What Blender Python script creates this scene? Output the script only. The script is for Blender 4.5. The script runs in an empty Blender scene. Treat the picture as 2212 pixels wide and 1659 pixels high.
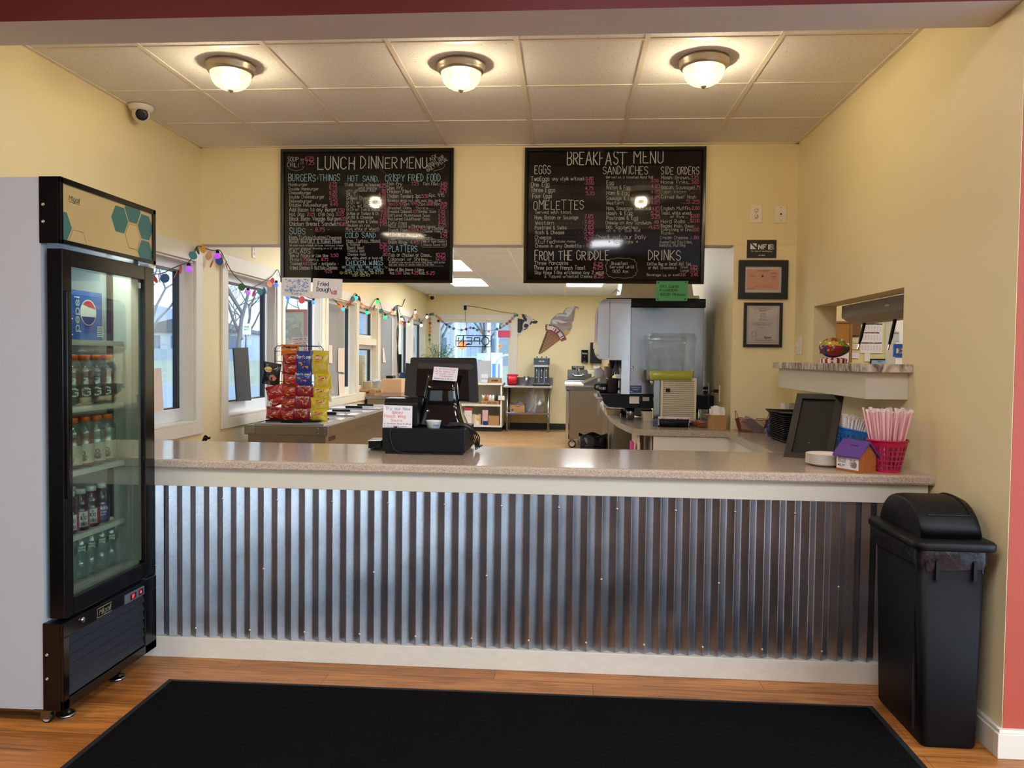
import bpy, math, random
from mathutils import Vector, Matrix
random.seed(7)
R3 = random.Random(11)
PI = math.pi
SC = bpy.context.scene
COL = SC.collection
# ------------------------------------------------------------------ camera, world, exposure
H = 1.393                      # eye height
FPX = 1676.09                  # focal length in pixels of a 2212 wide frame
AX = ((0.99745678, 0.07025923, 0.01198394), (0.01432733, -0.03294503, -0.99935447), (-0.06981906, 0.99698459, -0.03386787))
cd = bpy.data.cameras.new('camera'); cam = bpy.data.objects.new('camera', cd); COL.objects.link(cam)
cd.sensor_width = 36.0; cd.lens = FPX * 36.0 / 2212.0; cd.clip_end = 400
r_, d_, f_ = AX
cam.matrix_world = Matrix(((r_[0], -d_[0], -f_[0], 0), (r_[1], -d_[1], -f_[1], 0), (r_[2], -d_[2], -f_[2], H), (0, 0, 0, 1)))
SC.camera = cam
SC.view_settings.view_transform = 'Standard'; SC.view_settings.look = 'None'
SC.view_settings.exposure = 0.9; SC.view_settings.gamma = 1.0
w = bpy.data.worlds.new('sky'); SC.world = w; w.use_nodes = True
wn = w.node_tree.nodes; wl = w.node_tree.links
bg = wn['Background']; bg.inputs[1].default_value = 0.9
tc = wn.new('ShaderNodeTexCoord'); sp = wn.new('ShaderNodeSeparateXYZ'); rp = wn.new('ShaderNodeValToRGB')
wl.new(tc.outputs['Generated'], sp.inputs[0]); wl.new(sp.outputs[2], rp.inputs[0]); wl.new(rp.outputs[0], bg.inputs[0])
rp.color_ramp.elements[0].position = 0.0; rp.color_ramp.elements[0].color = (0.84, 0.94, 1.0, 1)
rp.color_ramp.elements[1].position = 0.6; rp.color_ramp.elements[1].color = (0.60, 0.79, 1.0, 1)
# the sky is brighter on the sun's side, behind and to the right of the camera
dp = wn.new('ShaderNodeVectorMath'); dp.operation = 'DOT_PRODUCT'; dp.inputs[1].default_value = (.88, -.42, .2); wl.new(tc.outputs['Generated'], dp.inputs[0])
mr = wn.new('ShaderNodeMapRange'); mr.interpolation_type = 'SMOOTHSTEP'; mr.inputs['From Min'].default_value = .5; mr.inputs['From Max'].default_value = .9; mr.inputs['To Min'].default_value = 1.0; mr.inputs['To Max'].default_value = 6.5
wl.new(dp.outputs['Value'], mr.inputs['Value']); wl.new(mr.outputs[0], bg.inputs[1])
SC.cycles.max_bounces = 8; SC.cycles.diffuse_bounces = 4; SC.cycles.glossy_bounces = 4
SC.cycles.transparent_max_bounces = 24; SC.cycles.caustics_reflective = False; SC.cycles.caustics_refractive = False
SC.cycles.sample_clamp_indirect = 6.0

# ------------------------------------------------------------------ turning photo measurements into places
def ray(x, y):
    a, b = (x - 1106.0) / FPX, (y - 829.5) / FPX
    return Vector(tuple(AX[0][i] * a + AX[1][i] * b + AX[2][i] for i in range(3)))
CAM = Vector((0, 0, H))
def PY(x, y, Y): d = ray(x, y); return CAM + d * (Y / d.y)
def PX(x, y, X): d = ray(x, y); return CAM + d * (X / d.x)
def PZ(x, y, Z): d = ray(x, y); return CAM + d * ((Z - H) / d.z)

# ------------------------------------------------------------------ materials
def lin(c):
    return tuple(((v / 255.0) / 12.92 if v / 255.0 <= 0.04045 else ((v / 255.0 + 0.055) / 1.055) ** 2.4) for v in c)
MATS = {}
def mat(name, rgb, rough=0.5, metal=0.0, var=0.06, vscale=6.0, bump=0.0, bscale=60.0, spec=0.5, emit=0.0, coat=0.0, trans=0.0, alpha=1.0, ecol=None, stretch=None):
    if name in MATS: return MATS[name]
    m = bpy.data.materials.new(name); m.use_nodes = True; MATS[name] = m
    n = m.node_tree.nodes; l = m.node_tree.links; b = n['Principled BSDF']
    c = lin(rgb)
    b.inputs['Roughness'].default_value = rough; b.inputs['Metallic'].default_value = metal
    b.inputs['Specular IOR Level'].default_value = spec; b.inputs['Coat Weight'].default_value = coat
    b.inputs['Transmission Weight'].default_value = trans; b.inputs['Alpha'].default_value = alpha
    b.inputs['Base Color'].default_value = (*c, 1)
    if emit: b.inputs['Emission Color'].default_value = (*(lin(ecol) if ecol else c), 1); b.inputs['Emission Strength'].default_value = emit
    if var or bump:
        t = n.new('ShaderNodeTexCoord'); src = t.outputs['Object']
        if stretch:
            mp = n.new('ShaderNodeMapping'); mp.inputs['Scale'].default_value = stretch; l.new(src, mp.inputs[0]); src = mp.outputs[0]
    if var:
        z = n.new('ShaderNodeTexNoise'); z.inputs['Scale'].default_value = vscale; z.inputs['Detail'].default_value = 4; l.new(src, z.inputs['Vector'])
        mx = n.new('ShaderNodeMix'); mx.data_type = 'RGBA'; l.new(z.outputs['Fac'], mx.inputs['Factor'])
        mx.inputs['A'].default_value = (*[v * (1 - var) for v in c], 1); mx.inputs['B'].default_value = (*[min(1, v * (1 + var)) for v in c], 1)
        l.new(mx.outputs['Result'], b.inputs['Base Color'])
    if bump:
        z2 = n.new('ShaderNodeTexNoise'); z2.inputs['Scale'].default_value = bscale; z2.inputs['Detail'].default_value = 3; l.new(src, z2.inputs['Vector'])
        bp = n.new('ShaderNodeBump'); bp.inputs['Strength'].default_value = bump; bp.inputs['Distance'].default_value = 0.01
        l.new(z2.outputs['Fac'], bp.inputs['Height']); l.new(bp.outputs[0], b.inputs['Normal'])
    return m
def glass(name, tint=(235, 245, 245), refl=0.12, haze=0.0, rough=0.02):
    """thin clear pane: transparent with a Fresnel mirror on top"""
    if name in MATS: return MATS[name]
    m = bpy.data.materials.new(name); m.use_nodes = True; MATS[name] = m
    n = m.node_tree.nodes; l = m.node_tree.links; n.remove(n['Principled BSDF']); out = n['Material Output']
    tr = n.new('ShaderNodeBsdfTransparent'); tr.inputs[0].default_value = (*lin(tint), 1)
    gl = n.new('ShaderNodeBsdfGlossy'); gl.inputs['Roughness'].default_value = rough; gl.inputs[0].default_value = (1, 1, 1, 1)
    fr = n.new('ShaderNodeLayerWeight'); fr.inputs[0].default_value = 0.5
    pw = n.new('ShaderNodeMath'); pw.operation = 'POWER'; pw.inputs[1].default_value = 5.0; l.new(fr.outputs['Facing'], pw.inputs[0])
    ma = n.new('ShaderNodeMath'); ma.operation = 'MULTIPLY_ADD'; ma.inputs[1].default_value = 0.7; ma.inputs[2].default_value = refl; ma.use_clamp = True
    l.new(pw.outputs[0], ma.inputs[0])
    mx = n.new('ShaderNodeMixShader'); l.new(ma.outputs[0], mx.inputs[0]); l.new(tr.outputs[0], mx.inputs[1]); l.new(gl.outputs[0], mx.inputs[2])
    last = mx
    if haze:
        df = n.new('ShaderNodeBsdfDiffuse'); df.inputs[0].default_value = (*lin(tint), 1)
        m2 = n.new('ShaderNodeMixShader'); m2.inputs[0].default_value = haze; l.new(mx.outputs[0], m2.inputs[1]); l.new(df.outputs[0], m2.inputs[2]); last = m2
    l.new(last.outputs[0], out.inputs[0])
    return m
def emis(name, rgb, s):
    if name in MATS: return MATS[name]
    m = bpy.data.materials.new(name); m.use_nodes = True; MATS[name] = m
    n = m.node_tree.nodes; b = n['Principled BSDF']; b.inputs['Base Color'].default_value = (*lin(rgb), 1)
    b.inputs['Emission Color'].default_value = (*lin(rgb), 1); b.inputs['Emission Strength'].default_value = s
    return m

# ------------------------------------------------------------------ mesh building
class MB:
    def __init__(s): s.v = []; s.f = []; s.m = []; s.s = []
    def add(s, vs, fs, mi=0, sm=False):
        o = len(s.v); s.v += [Vector(v) for v in vs]
        for f in fs: s.f.append([o + i for i in f]); s.m.append(mi); s.s.append(sm)
        return s
    def box(s, x0, x1, y0, y1, z0, z1, mi=0, M=None):
        vs = [Vector((x, y, z)) for z in (z0, z1) for y in (y0, y1) for x in (x0, x1)]
        if M is not None: vs = [M @ v for v in vs]
        return s.add(vs, [(0, 2, 3, 1), (4, 5, 7, 6), (0, 1, 5, 4), (2, 6, 7, 3), (0, 4, 6, 2), (1, 3, 7, 5)], mi)
    def rbox(s, x0, x1, y0, y1, z0, z1, r, mi=0, M=None, n=4, taper=1.0):
        """box with rounded vertical edges (taper scales the bottom)"""
        pts = []
        cx, cy = (x0 + x1) / 2, (y0 + y1) / 2
        for (ax, ay, a0) in ((x1 - r, y1 - r, 0), (x0 + r, y1 - r, 90), (x0 + r, y0 + r, 180), (x1 - r, y0 + r, 270)):
            for k in range(n + 1):
                a = math.radians(a0 + 90 * k / n); pts.append((ax + r * math.cos(a), ay + r * math.sin(a)))
        N = len(pts)
        vs = [Vector((cx + (p[0] - cx) * taper, cy + (p[1] - cy) * taper, z0)) for p in pts] + [Vector((p[0], p[1], z1)) for p in pts]
        if M is not None: vs = [M @ v for v in vs]
        s.add(vs, [tuple(range(N))[::-1], tuple(range(N, 2 * N))], mi)
        return s.add(vs, [(i, (i + 1) % N, N + (i + 1) % N, N + i) for i in range(N)], mi, True)
    def prism(s, pts, f, d0, d1, mi=0, sm=False):
        """outline pts (a,b) extruded between d0 and d1; f(a,b,d) gives the place"""
        N = len(pts); vs = [f(a, b, d0) for a, b in pts] + [f(a, b, d1) for a, b in pts]
        s.add(vs, [tuple(range(N))[::-1], tuple(range(N, 2 * N))], mi)
        return s.add(vs, [(i, (i + 1) % N, N + (i + 1) % N, N + i) for i in range(N)], mi, sm)
    def lathe(s, prof, c=(0, 0, 0), n=20, mi=0, M=None, cap=True, ell=(1, 1), mis=None):
        vs = []; K = len(prof)
        for (r, z) in prof:
            for k in range(n):
                a = 2 * PI * k / n; vs.append(Vector((r * math.cos(a) * ell[0], r * math.sin(a) * ell[1], z)))
        if M is not None: vs = [M @ v for v in vs]
        vs = [v + Vector(c) for v in vs]
        o = len(s.v); s.v += vs
        for j in range(K - 1):
            for k in range(n):
                k2 = (k + 1) % n; s.f.append([o + j * n + k, o + j * n + k2, o + (j + 1) * n + k2, o + (j + 1) * n + k]); s.m.append(mis[j] if mis else mi); s.s.append(True)
        if cap:
            if prof[0][0] > 1e-6: s.f.append([o + k for k in range(n)][::-1]); s.m.append(mis[0] if mis else mi); s.s.append(False)
            if prof[-1][0] > 1e-6: s.f.append([o + (K - 1) * n + k for k in range(n)]); s.m.append(mis[-1] if mis else mi); s.s.append(False)
        return s
    def tube(s, pts, r, n=6, mi=0, closed=False):
        pts = [Vector(p) for p in pts]; K = len(pts); vs = []
        up = None
        for i, p in enumerate(pts):
            if closed: t = pts[(i + 1) % K] - pts[i - 1]
            else: t = pts[min(i + 1, K - 1)] - pts[max(i - 1, 0)]
            if t.length < 1e-9: t = Vector((0, 0, 1))
            t.normalize()
            if up is None: up = t.orthogonal().normalized()
            up = (up - t * up.dot(t))
            if up.length < 1e-6: up = t.orthogonal()
            up.normalize(); q = t.cross(up); rr = r[i] if isinstance(r, (list, tuple)) else r
            for k in range(n): a = 2 * PI * k / n; vs.append(p + (up * math.cos(a) + q * math.sin(a)) * rr)
        fs = []
        for j in range(K if closed else K - 1):
            j2 = (j + 1) % K
            for k in range(n): k2 = (k + 1) % n; fs.append((j * n + k, j * n + k2, j2 * n + k2, j2 * n + k))
        s.add(vs, fs, mi, True)
        if not closed: s.add(vs[:n], [tuple(range(n))[::-1]], mi); s.add(vs[-n:], [tuple(range(n))], mi)
        return s
    def sphere(s, c, r, n=12, mi=0, ell=(1, 1, 1)):
        K = max(4, n // 2); prof = [(max(1e-7, math.sin(PI * j / K)), -math.cos(PI * j / K)) for j in range(K + 1)]
        M = Matrix.Diagonal((r * ell[0], r * ell[1], r * ell[2])).to_4x4()
        return s.lathe(prof, c, n, mi, M, cap=False)
    def quad(s, a, b, c, d, mi=0): return s.add([a, b, c, d], [(0, 1, 2, 3)], mi)
    def grid(s, nx, ny, f, mi=0, sm=True):
        vs = [f(i / nx, j / ny) for j in range(ny + 1) for i in range(nx + 1)]
        return s.add(vs, [(j * (nx + 1) + i, j * (nx + 1) + i + 1, (j + 1) * (nx + 1) + i + 1, (j + 1) * (nx + 1) + i) for j in range(ny) for i in range(nx)], mi, sm)
    def text(s, t, f, size, x=0.0, y=0.0, width=None, w=0.1, mi=0, jit=0.0, slant=0.0, align='l'):
        """single-stroke writing; f(u,v) maps the writing plane to space; size = cap height; w = stroke as a share of size"""
        k = size / 6.0; adv = []; tot = 0.0
        for ch in t: g = GL.get(ch) or GL.get(ch.upper(), (3, ())); adv.append(tot); tot += g[0] + 1.35
        tot = max(tot - 1.35, 0.1); sx = k if width is None else width / tot
        x0 = x - (tot * sx / 2 if align == 'c' else tot * sx if align == 'r' else 0); hw = size * w / 2
        for ch, a in zip(t, adv):
            g = GL.get(ch) or GL.get(ch.upper(), (3, ()))
            jx, jy, js = (R3.uniform(-jit, jit), R3.uniform(-jit, jit), 1 + R3.uniform(-jit, jit) * 0.4) if jit else (0, 0, 1)
            for st in g[1]:
                P = [(x0 + (a + jx + px + slant * py) * sx, y + (py * js + jy) * k) for px, py in st]
                for (ax, ay), (bx, by) in zip(P, P[1:]):
                    dx, dy = bx - ax, by - ay; L = math.hypot(dx, dy) or 1e-6; dx, dy = dx / L * hw, dy / L * hw
                    s.add([f(ax - dx * .6 - dy, ay - dy * .6 + dx), f(ax - dx * .6 + dy, ay - dy * .6 - dx), f(bx + dx * .6 + dy, by + dy * .6 - dx), f(bx + dx * .6 - dy, by + dy * .6 + dx)], [(0, 1, 2, 3)], mi)
        return x0 + tot * sx
_G = {'A': '00 26 40/12 32', 'B': '00 06 26 35 34 23 03/23 32 31 20 00', 'C': '35 26 16 05 01 10 20 31', 'D': '00 06 16 25 34 32 21 10 00', 'E': '36 06 00 30/03 23', 'F': '36 06 00/03 23',
 'G': '35 26 16 05 01 10 20 31 33 23', 'H': '00 06/30 36/03 33', 'I': '10 16', 'J': '01 10 20 31 36', 'K': '00 06/36 03 30', 'L': '06 00 30', 'M': '00 06 23 46 40', 'N': '00 06 30 36',
 'O': '10 01 05 16 26 35 31 20 10', 'P': '00 06 26 35 34 23 03', 'Q': '10 01 05 16 26 35 31 20 10/21 30', 'R': '00 06 26 35 34 23 03/13 30', 'S': '35 26 16 05 04 13 23 32 31 20 10 01', 'T': '06 46/26 20',
 'U': '06 01 10 20 31 36', 'V': '06 20 46', 'W': '06 10 24 30 46', 'X': '00 36/06 30', 'Y': '06 23 46/23 20', 'Z': '06 36 00 30',
 'a': '33 24 14 03 01 10 20 31/34 30', 'b': '06 00/03 14 24 33 31 20 10 01', 'c': '33 24 14 03 01 10 20 31', 'd': '33 24 14 03 01 10 20 31/36 30', 'e': '02 32 33 24 14 03 01 10 20 31', 'f': '36 26 15 10/04 24',
 'g': '33 24 14 03 01 10 20 31/34 3a 2b 1b 0a', 'h': '06 00/03 14 24 33 30', 'i': '00 04/05 06', 'j': '14 1a 0b/15 16', 'k': '06 00/24 02 20', 'l': '06 00', 'm': '00 04/03 14 23 20/23 34 43 40', 'n': '00 04/03 14 24 33 30',
 'o': '10 01 03 14 24 33 31 20 10', 'p': '04 0b/03 14 24 33 31 20 10 01', 'q': '33 24 14 03 01 10 20 31/34 3b', 'r': '00 04/02 14 24', 's': '33 24 14 03 12 22 31 20 10 01', 't': '16 11 20 30/04 24', 'u': '04 01 10 20 31/34 30',
 'v': '04 20 44', 'w': '04 10 23 30 44', 'x': '00 34/04 30', 'y': '04 20/44 1b', 'z': '04 34 00 30', '0': '10 01 05 16 26 35 31 20 10', '1': '05 16 10', '2': '05 16 26 35 34 00 30', '3': '05 16 26 35 34 23 13/23 32 31 20 10 01',
 '4': '20 26 02 32', '5': '36 06 04 24 33 31 20 00', '6': '36 16 03 01 10 20 31 32 23 03', '7': '06 36 10', '8': '13 04 05 16 26 35 34 23 13 02 01 10 20 31 32 23', '9': '34 23 13 04 05 16 26 35 34 30',
 '.': '00 01', ',': '01 0a', ':': '01 02/03 04', '-': '03 23', '/': '00 36', '&': '30 04 05 16 25 24 02 01 10 20 32', '(': '26 14 12 20', ')': '06 14 12 00', '$': '35 26 16 05 04 13 23 32 31 20 10 01/17 2a', '%': '00 36/05 06/30 31',
 "'": '05 06', '*': '01 25/05 21/03 23', '!': '02 06/00 01', '_': '00 40', '=': '02 32/04 34', '+': '03 33/11 15', '"': '05 06/15 16', '~': '03 14 22 33', '#': '10 16/30 36/02 42/04 44'}
def _pt(q): return (int(q[0]), {'a': -1, 'b': -2}.get(q[1], int(q[1]) if q[1].isdigit() else 0))
GL = {' ': (2.2, ())}
for _k, _v in _G.items():
    st = [[_pt(q) for q in p.split()] for p in _v.split('/')]
    GL[_k] = (max(x for p in st for x, y in p), st)
for _k in 'HNDBR': pass

# ------------------------------------------------------------------ objects
ORG = {}                        # world origin of every object made here
def obj(name, mb, mats, parent=None, label=None, cat=None, group=None, kind=None, bevel=0.0, local=False, org=None, seg=2, fix=False):
    """links one mesh. Vertices are given in world places (or in the parent's own space with local=True)"""
    me = bpy.data.meshes.new(name)
    if parent is not None: o0 = Vector((0, 0, 0)) if local else ORG[parent.name]
    elif local: o0 = Vector((0, 0, 0))
    elif org is not None: o0 = Vector(org)
    else:
        lo = [min(v[i] for v in mb.v) for i in range(3)]; hi = [max(v[i] for v in mb.v) for i in range(3)]
        o0 = Vector(((lo[0] + hi[0]) / 2, (lo[1] + hi[1]) / 2, lo[2]))
    me.from_pydata([tuple(v - o0) for v in mb.v], [], mb.f)
    if not isinstance(mats, (list, tuple)): mats = [mats]
    for m in mats: me.materials.append(m)
    me.polygons.foreach_set('material_index', mb.m); me.polygons.foreach_set('use_smooth', mb.s); me.update()
    if fix:
        import bmesh
        b = bmesh.new(); b.from_mesh(me); bmesh.ops.remove_doubles(b, verts=b.verts, dist=1e-5); bmesh.ops.recalc_face_normals(b, faces=b.faces); b.to_mesh(me); b.free()
    o = bpy.data.objects.new(name, me); COL.objects.link(o)
    if parent is not None: o.parent = parent; ORG[o.name] = o0
    else: o.location = o0; ORG[o.name] = o0
    if bevel:
        bv = o.modifiers.new('edge', 'BEVEL'); bv.width = bevel; bv.segments = seg; bv.limit_method = 'ANGLE'; bv.angle_limit = math.radians(40)
    tag(o, label, cat, group, kind)
    return o
def tag(o, label=None, cat=None, group=None, kind=None):
    for k, v in (('label', label), ('category', cat), ('group', group), ('kind', kind)):
        if v: o[k] = v
    return o
def thing(name, loc, label, cat, group=None):
    o = bpy.data.objects.new(name, None); COL.objects.link(o); o.location = loc; o.empty_display_size = 0.05; ORG[o.name] = Vector(loc)
    return tag(o, label, cat, group)
def dup(o, loc=None, rot=None, label=None, parent=None):
    """a copy of a thing with copies of its parts and sub-parts"""
    c = o.copy(); COL.objects.link(c); c.parent = parent if parent else o.parent
    if parent is None and o.parent is None:
        if loc is not None: c.location = loc
        if rot is not None: c.rotation_euler = rot
    if label: c['label'] = label
    ORG[c.name] = Vector(c.location)
    for ch in list(o.children): dup(ch, parent=c)
    return c
def B(x0, x1, y0, y1, z0, z1): return MB().box(x0, x1, y0, y1, z0, z1)
def planeY(Y, x0, z0): return lambda u, v: Vector((x0 + u, Y, z0 + v))
def frame_fn(o, ux, uy, off=0.0):
    """u,v -> place on the plane through o with axes ux, uy (unit), lifted by off along the normal"""
    o = Vector(o); ux = Vector(ux).normalized(); uy = Vector(uy).normalized(); n = ux.cross(uy) * off
    return lambda u, v: o + ux * u + uy * v + n
# ------------------------------------------------------------------ setting: measures
XL, XR, YH, ZC, KC, KB, KX = -2.655, 1.561, 5.473, 2.882, 2.565, 14.6, 1.14
KF = 0.05                       # the kitchen floor lies a little higher
ZT = 0.915                      # counter top
def wood_floor(name, c1, c2, plank=0.125, length=1.15, rough=0.38):
    m = bpy.data.materials.new(name); m.use_nodes = True; MATS[name] = m
    n = m.node_tree.nodes; l = m.node_tree.links; b = n['Principled BSDF']
    t = n.new('ShaderNodeTexCoord'); br = n.new('ShaderNodeTexBrick'); l.new(t.outputs['Object'], br.inputs['Vector'])
    br.offset = 0.37; br.inputs['Scale'].default_value = 1; br.inputs['Brick Width'].default_value = length; br.inputs['Row Height'].default_value = plank
    br.inputs['Mortar Size'].default_value = 0.0011; br.inputs['Mortar Smooth'].default_value = 0.1; br.inputs['Bias'].default_value = 0.0
    br.inputs['Color1'].default_value = (*lin(c1), 1); br.inputs['Color2'].default_value = (*lin(c2), 1); br.inputs['Mortar'].default_value = (*lin((78, 50, 28)), 1)
    mp = n.new('ShaderNodeMapping'); mp.inputs['Scale'].default_value = (1.2, 16, 1); l.new(t.outputs['Object'], mp.inputs[0])
    z = n.new('ShaderNodeTexNoise'); z.inputs['Scale'].default_value = 2.2; z.inputs['Detail'].default_value = 7; z.inputs['Distortion'].default_value = 1.6; l.new(mp.outputs[0], z.inputs['Vector'])
    cr = n.new('ShaderNodeValToRGB'); l.new(z.outputs['Fac'], cr.inputs[0])
    cr.color_ramp.elements[0].position = 0.34; cr.color_ramp.elements[0].color = (0.42, 0.34, 0.27, 1); cr.color_ramp.elements[1].position = 0.62; cr.color_ramp.elements[1].color = (1.08, 1.06, 1.02, 1)
    mx = n.new('ShaderNodeMix'); mx.data_type = 'RGBA'; mx.blend_type = 'MULTIPLY'; mx.inputs['Factor'].default_value = 0.85
    l.new(br.outputs['Color'], mx.inputs['A']); l.new(cr.outputs[0], mx.inputs['B']); l.new(mx.outputs['Result'], b.inputs['Base Color'])
    b.inputs['Roughness'].default_value = rough
    bp = n.new('ShaderNodeBump'); bp.inputs['Strength'].default_value = 0.15; bp.inputs['Distance'].default_value = 0.004; l.new(z.outputs['Fac'], bp.inputs['Height']); l.new(bp.outputs[0], b.inputs['Normal'])
    return m
def speckle(name, base, dark, light, scale=420, rough=0.18, amt=0.5, spec=0.5):
    m = bpy.data.materials.new(name); m.use_nodes = True; MATS[name] = m
    n = m.node_tree.nodes; l = m.node_tree.links; b = n['Principled BSDF']
    t = n.new('ShaderNodeTexCoord'); z = n.new('ShaderNodeTexNoise'); z.inputs['Scale'].default_value = scale; z.inputs['Detail'].default_value = 2; l.new(t.outputs['Object'], z.inputs['Vector'])
    cr = n.new('ShaderNodeValToRGB'); l.new(z.outputs['Fac'], cr.inputs[0]); e = cr.color_ramp.elements
    e[0].position = 0.36; e[0].color = (*lin(dark), 1); e[1].position = 0.64; e[1].color = (*lin(light), 1); k = e.new(0.5); k.color = (*lin(base), 1)
    l.new(cr.outputs[0], b.inputs['Base Color']); b.inputs['Roughness'].default_value = rough; b.inputs['Specular IOR Level'].default_value = spec
    return m
def acoustic(name, rgb, dots=True):
    m = bpy.data.materials.new(name); m.use_nodes = True; MATS[name] = m
    n = m.node_tree.nodes; l = m.node_tree.links; b = n['Principled BSDF']
    t = n.new('ShaderNodeTexCoord'); z = n.new('ShaderNodeTexNoise'); z.inputs['Scale'].default_value = 95; z.inputs['Detail'].default_value = 1.5; l.new(t.outputs['Object'], z.inputs['Vector'])
    cr = n.new('ShaderNodeValToRGB'); l.new(z.outputs['Fac'], cr.inputs[0]); e = cr.color_ramp.elements; c = lin(rgb)
    e[0].position = 0.29; e[0].color = (*[v * 0.45 for v in c], 1); e[1].position = 0.335; e[1].color = (*c, 1)
    l.new(cr.outputs[0], b.inputs['Base Color']); b.inputs['Roughness'].default_value = 0.9
    return m
M_yel = mat('yellow wall paint', (236, 221, 176), 0.55, var=0.025, vscale=1.3, bump=0.06, bscale=180)
M_white = mat('white trim paint', (228, 222, 208), 0.42, var=0.03)
M_cream = mat('cream paint', (210, 204, 188), 0.45, var=0.03)
M_lil = mat('grey soffit paint', (217, 216, 219), 0.6, var=0.03)
M_red = mat('brick red paint', (176, 74, 56), 0.55, var=0.04, vscale=2)
M_dred = mat('deep red beam paint', (100, 10, 6), 0.55, var=0.05, vscale=2)
M_floor = wood_floor('oak planks', (204, 136, 68), (172, 110, 52))
M_kfloor = wood_floor('pale oak planks', (206, 168, 118), (188, 148, 100), 0.15, 1.2, 0.3)
M_tile = acoustic('acoustic tile', (228, 227, 225)); M_bar = mat('ceiling rail', (226, 218, 204), 0.5, var=0.02)
M_ktile = mat('kitchen ceiling tile', (214, 221, 230), 0.85, var=0.02); M_black = mat('black plastic', (8, 8, 10), 0.38, var=0.1, spec=.3)
M_base = mat('black rubber skirting', (26, 22, 20), 0.6)
def S(name, mb, mats, parent=None, **k): return obj(name, mb, mats, parent, kind='structure' if parent is None else None, **k)
# ---- floors and ceilings
S('floor', B(-4.0, 6.0, -5.0, 9.2, -0.06, 0.0), M_floor, org=(0.13, 0.05, 0))
S('floor_reflector_east', B(2.2, 6.0, -5.0, 2.7, .0005, .004), mat('pale blue-grey reflector', (176, 188, 206), .35, var=.03)); S('floor_absorber_west', B(-4.0, -2.7, -5.0, 2.1, .0005, .004), mat('dark absorber slab', (40, 38, 38), .4))  # added unseen slabs, pale and dark, mirrored for contrast in the steel front
S('floor_kitchen', B(XL, KX, 6.05, KB, -0.02, KF), M_kfloor, org=(0, 0, 0))
c = MB()
gx = [(i - 2) * 0.6096 - 0.2572 for i in range(-3, 6)]; gy = [3.6928 + j * 0.6096 for j in range(-1, 3)]
xs = [XL] + [x for x in gx if XL < x < XR] + [XR]; ys = [3.07] + [y for y in gy if y > 3.07] + [YH]
for a, b_ in zip(xs, xs[1:]):
    for p, q in zip(ys, ys[1:]):
        if q - p > 0.03: c.box(a + .011, b_ - .011, p + .011, q - .011, ZC, ZC + .02)
c.box(XL, XR, 3.07, YH, ZC + .021, ZC + .05)
S('ceiling', c, M_tile)
c = MB()
for x in xs[1:-1]: c.box(x - .012, x + .012, 3.07, YH, ZC - .004, ZC + .008)
for y in ys[1:-1]: c.box(XL, XR, y - .012, y + .012, ZC - .0035, ZC + .0085)
for a in ((XL, XL + .022, 3.07, YH), (XR - .022, XR, 3.07, YH), (XL, XR, YH - .022, YH)): c.box(*a, ZC - .006, ZC + .006)
S('trim_1', c, M_bar)
kx = [-1.26 + .61 * k for k in range(-2, 4)]; ky = [5.7 + .61 * k for k in range(0, 15)]
KP = [(0.0, 9.25, (255, 236, 190)), (0.0, 11.45, (240, 246, 255)), (1.83, 11.45, (240, 246, 255)), (1.83, 8.03, (240, 246, 255)), (0.0, 6.8, (240, 246, 255))]
def inpanel(x, y): return any(-1.87 + dx - .01 < x < -1.26 + dx + .01 and py < y < py + 1.22 for dx, py, _c in KP)
c = MB(); xs = [XL] + kx + [KX]; ys = [5.62] + ky + [KB]
for a, b_ in zip(xs, xs[1:]):
    for p, q in zip(ys, ys[1:]):
        if b_ - a > .03: c.box(a + .008, b_ - .008, p + .008, q - .008, KC, KC + .02)
c.box(XL, KX, 5.62, KB, KC + .021, KC + .05)
S('ceiling_kitchen', c, M_ktile)
c = MB()
for x in xs[1:-1]: c.box(x - .011, x + .011, 5.62, KB, KC - .003, KC + .006)
for y in ys[1:-1]: c.box(XL, KX, y - .011, y + .011, KC - .0025, KC + .0065)
S('trim_2', c, mat('kitchen ceiling rail', (228, 230, 235), 0.5, var=0.02))
for i, (dx, py, pc) in enumerate(KP):
    t = thing('ceiling_light_panel', (-1.565 + dx, py + .61, KC - .012), ['flat warm-white ceiling light panel over the kitchen, nearest of the row beside the lunch board', 'flat cold-white ceiling light panel near the back window of the kitchen',
        'flat white ceiling light panel above the ice cream cone sign at the back', 'flat white ceiling light panel over the drink machine', 'flat white ceiling light panel just behind the lunch menu board'][i], 'ceiling light', 'kitchen ceiling light panels')
    x0, x1 = -1.86 + dx, -1.27 + dx
    obj('diffuser', B(x0 + .015, x1 - .015, py + .015, py + 1.2, KC - .008, KC - .003), emis('panel glow %d' % (0 if pc[2] < 230 else 1), pc if pc[2] > 190 else (255, 226, 160), 13.0 if pc[2] > 190 else 5.0), t)
    fr = MB().box(x0, x0 + .015, py, py + 1.215, KC - .012, KC - .001).box(x1 - .015, x1, py, py + 1.215, KC - .012, KC - .001).box(x0 + .015, x1 - .015, py, py + .015, KC - .012, KC - .001).box(x0 + .015, x1 - .015, py + 1.2, py + 1.215, KC - .012, KC - .001)
    obj('frame', fr, M_white, t)
# ---- beam between the front room and the counter bay
c = MB(); z0, z1 = 2.652, 3.12
c.add([(-4, 2.87, z0), (6, 2.83, z0), (6, 3.05, z0), (-4, 3.09, z0), (-4, 2.87, z1), (6, 2.83, z1), (6, 3.05, z1), (-4, 3.09, z1)], [(0, 3, 2, 1), (4, 5, 6, 7), (2, 3, 7, 6), (0, 4, 7, 3), (1, 2, 6, 5)], 0)
c.add([(-4, 2.87, z0), (6, 2.83, z0), (6, 2.83, z1), (-4, 2.87, z1)], [(0, 1, 2, 3)], 1)
S('trim_beam', c, [M_lil, M_dred])
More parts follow.
